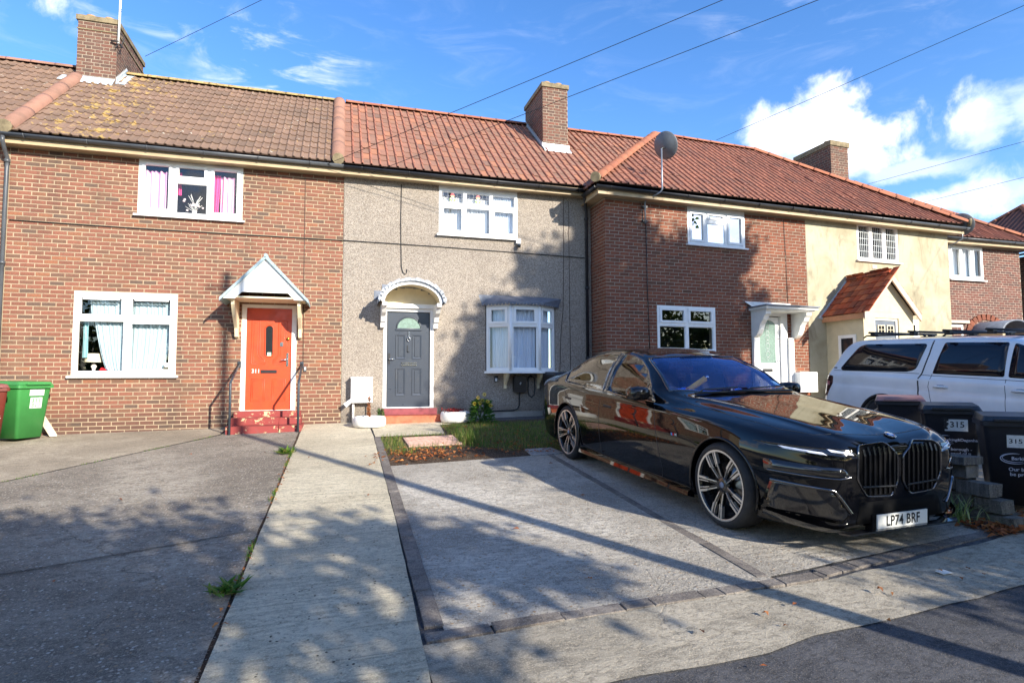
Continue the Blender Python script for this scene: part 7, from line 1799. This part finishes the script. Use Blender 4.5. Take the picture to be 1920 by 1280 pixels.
def shrub(name, lab, x, y, n, rx, h, ls, mat, cat='plant', n_stem=7):
    o = thing(name, lab, cat, (x, y, GZ(x, y))); mb = MB(); st = MB()
    for i in range(n_stem): a = random.uniform(0, 6.28); r_ = rx*random.uniform(.3, .9); st.tube([(0, 0, 0), (r_*.4*math.cos(a), r_*.4*math.sin(a), h*.5), (r_*math.cos(a), r_*math.sin(a), h*random.uniform(.75, 1))], .005, 5)
    for i in range(n):
        z = random.random()**.8; q = rx*(1-.55*z)*(.35+.65*random.random()); a = random.uniform(0, 6.28)
        leaf(mb, (q*math.cos(a), q*math.sin(a), z*h), (math.cos(a), math.sin(a), random.uniform(-.3, .7)), rnd_dir(.6), ls*random.uniform(.6, 1.2), ls*random.uniform(.25, .5), .2)
    mb.build('leaves', mat, o, local=True); st.build('stem', mat, o, local=True); return o
fl = shrub('flower_plant', 'leafy plant with pale yellow flowers at the lawn corner', 2.78, -.88, 520, .28, .46, .10, M_LEAFG)
for (x, z) in ((-.10, .52), (.02, .58), (.0, .46), (.09, .44), (-.16, .40), (.16, .36), (-.06, .41)):
    M = Matrix.Translation((x, -.10-random.uniform(0, .12), z)) @ Matrix.Rotation(R(75+random.uniform(-15, 15)), 4, 'X') @ Matrix.Rotation(R(random.uniform(-25, 25)), 4, 'Y'); mb = MB()
    for k in range(11):
        a = 2*math.pi*k/11; mb.poly([tuple(M @ Vector((r_*math.cos(a+da), r_*math.sin(a+da), zz))) for r_, da, zz in ((.012, 0, 0), (.03, -.2, .008), (.046, 0, .004), (.03, .2, .008))])
    f = mb.build('flower', M_YELP, fl, local=True); MB().lathe([(0, .010), (.012, .008), (.014, 0)], 10, M).build('flower_centre', plain('flower_centre', srgb(150, 110, 30), .8), f, local=True)
shrub('small_weed_bush', 'small green bush with white buds between planter and door frame', .86, -.36, 130, .09, .30, .06, M_LEAFG, n_stem=4)
sp = thing('spider_plant', 'arching pale grass clump by the low stone wall', 'plant', (5.36, -8.42, GZ(5.36, -8.42))); mb = MB()
for i in range(70): blade(mb, random.gauss(0, .05), random.gauss(0, .06), 0, random.uniform(.12, .32), .006, random.uniform(.1, .38), random.uniform(0, 6.28), 5)
mb.build('leaves', leaf_mat('variegated_blade', [srgb(90, 120, 60), srgb(150, 170, 100), srgb(190, 200, 150)], .3), sp, local=True)
lt = MB(); slope_box(lt, 4.02, 4.10, -9.28, -9.22, .006, .010); tag(lt.build('paper_scrap', M_PAPER), 'small pale scrap of litter on the pavement near the car', 'litter')

# ---- trees: they stand behind the camera along the road and throw the shade on the houses and drives
def tree(lab, x, y, trunk_h, tr, blobs, n, ls, mat=M_TREEL, lean=(0, 0), name='street_tree', seed=1):
    random.seed(seed)
    o = thing(name, lab, 'tree', (x, y, GZ(x, y)), group='trees along the road'); tk = MB()
    top = Vector((lean[0], lean[1], trunk_h)); tk.tube([(0, 0, -.1), tuple(top*.4+Vector((.05, 0, 0))), tuple(top)], [tr*1.25, tr, tr*.8], 10)
    cr = MB()
    for (bx, by, bz, rx, ry, rz, wt_) in blobs:
        c = Vector((bx, by, bz)); nb = 9
        for k in range(nb):
            e = c+Vector((random.gauss(0, .5)*rx, random.gauss(0, .5)*ry, random.gauss(0, .45)*rz)); m_ = top.lerp(e, .5)+Vector((0, 0, .2))
            tk.tube([tuple(top), tuple(m_), tuple(e)], [tr*.42, tr*.2, .015], 5)
        cl = [c+Vector((d.x*rx, d.y*ry, d.z*rz))*random.random()**.4 for d in (rnd_dir() for _ in range(int(26*wt_)))]
        for i in range(int(n*wt_)):
            q = random.choice(cl); p = q+Vector((random.gauss(0, .30), random.gauss(0, .30), random.gauss(0, .24)))*min(1, max(rx, .5)/1.6)
            leaf(cr, p, rnd_dir(), rnd_dir(.5), ls*random.uniform(.7, 1.3), ls*random.uniform(.45, .75), .15)
    tk.build('trunk', M_BARK, o, local=True); cr.build('crown', mat, o, local=True); return o
tree('tall street tree whose crown shades the pebbledash wall', 13.2, -14.2, 4.2, .22, [(0, 0, 9.3, 2.7, 2.0, 2.1, 1.6), (-2.1, 0, 8.2, 1.3, 1.4, 1.4, .8), (2.0, 0, 9.6, 1.4, 1.5, 1.6, .7), (-1.0, 0, 7.4, 2.3, 1.8, 1.2, 1.1), (1.4, 0, 7.6, 1.5, 1.5, 1.1, .5), (.3, 0, 11.0, 1.3, 1.2, .8, .34)], 6500, .24, seed=3)
tree('small street tree that shades the black car', 8.6, -14.4, 1.9, .12, [(-.9, 0, 3.3, 1.5, 1.5, 1.3, 1.0), (.3, 0, 4.8, 1.7, 1.5, 1.4, 1.1), (1.7, .1, 6.2, 1.6, 1.4, 1.3, 1.0), (1.6, 0, 3.6, 1.5, 1.3, 1.1, .7)], 4200, .16, seed=5)
tree('low spreading tree that dapples the left driveway', 2.0, -15.8, 1.7, .13, [(.2, 0, 4.0, 2.0, 1.3, .9, 1.1), (-1.8, .2, 3.5, 1.5, 1.1, .9, .9), (-.6, 0, 3.0, 1.6, 1.0, .6, .7), (2.6, .3, 3.8, 1.0, .9, .5, .20)], 5000, .18, seed=9)
# the row of trees across the road reads as one mass
random.seed(77); mb = MB()
for tx in range(-40, 62, 4):
    th = random.uniform(6.0, 8.6); cy = -33+random.uniform(-2, 2)
    cl = [Vector((tx, cy, th*.55))+Vector((d.x*3.0, d.y*2.2, d.z*th*.42)) for d in (rnd_dir() for _ in range(22))]
    for k in range(1500):
        q = random.choice(cl); leaf(mb, q+Vector((random.gauss(0, .6), random.gauss(0, .5), random.gauss(0, .5))), rnd_dir(), rnd_dir(.5), random.uniform(.35, .6), random.uniform(.25, .4))
    mb.tube([(tx, cy, -.8), (tx+.2, cy, th*.5)], .18, 6)
tag(mb.build('treeline', M_TREEL), kind='stuff')
tree('distant tree top showing above the right hand hip', 27.5, 12.0, 6.0, .25, [(0, 0, 8.6, 1.6, 1.6, 1.2, .6)], 2200, .22, seed=12, name='garden_tree')
lp = thing('lamp_post', 'slim street lamp post casting the long shadow across the drive', 'lamp post', (4.75, -13.1, GZ(4.75, -13.1)))
MB().tube([(0, 0, -.1), (0, 0, 1.3), (0, 0, 1.32), (0, 0, 9.9)], [.10, .10, .085, .07], 12).build('post', plain('wood_pole', srgb(110, 96, 80), .85, var=.2), lp, local=True)
MB().tube([(-.35, 0, 9.6), (.35, 0, 9.6)], .035, 6).build('cross_arm', M_BLACKM, lp, local=True)
# steering lock resting on the wheel of the black car
sw = MB().tube([carpt(-.30, 2.36, .94), carpt(.02, 2.33, 1.20)], .03, 8); 
sw = thing('steering_lock', 'yellow steering wheel lock inside the black car windscreen', 'steering lock', carpt(-.3, 2.36, .94))
MB().tube([carpt(-.42, 2.34, .97), carpt(-.10, 2.24, 1.20)], .034, 8).build('lock_bar', plain('yellow_paint', srgb(255, 190, 16), .4, var=.03), sw)
MB().tube([carpt(-.10, 2.24, 1.20), carpt(-.07, 2.232, 1.222)], .018, 8).build('lock_end', M_CHROME, sw)
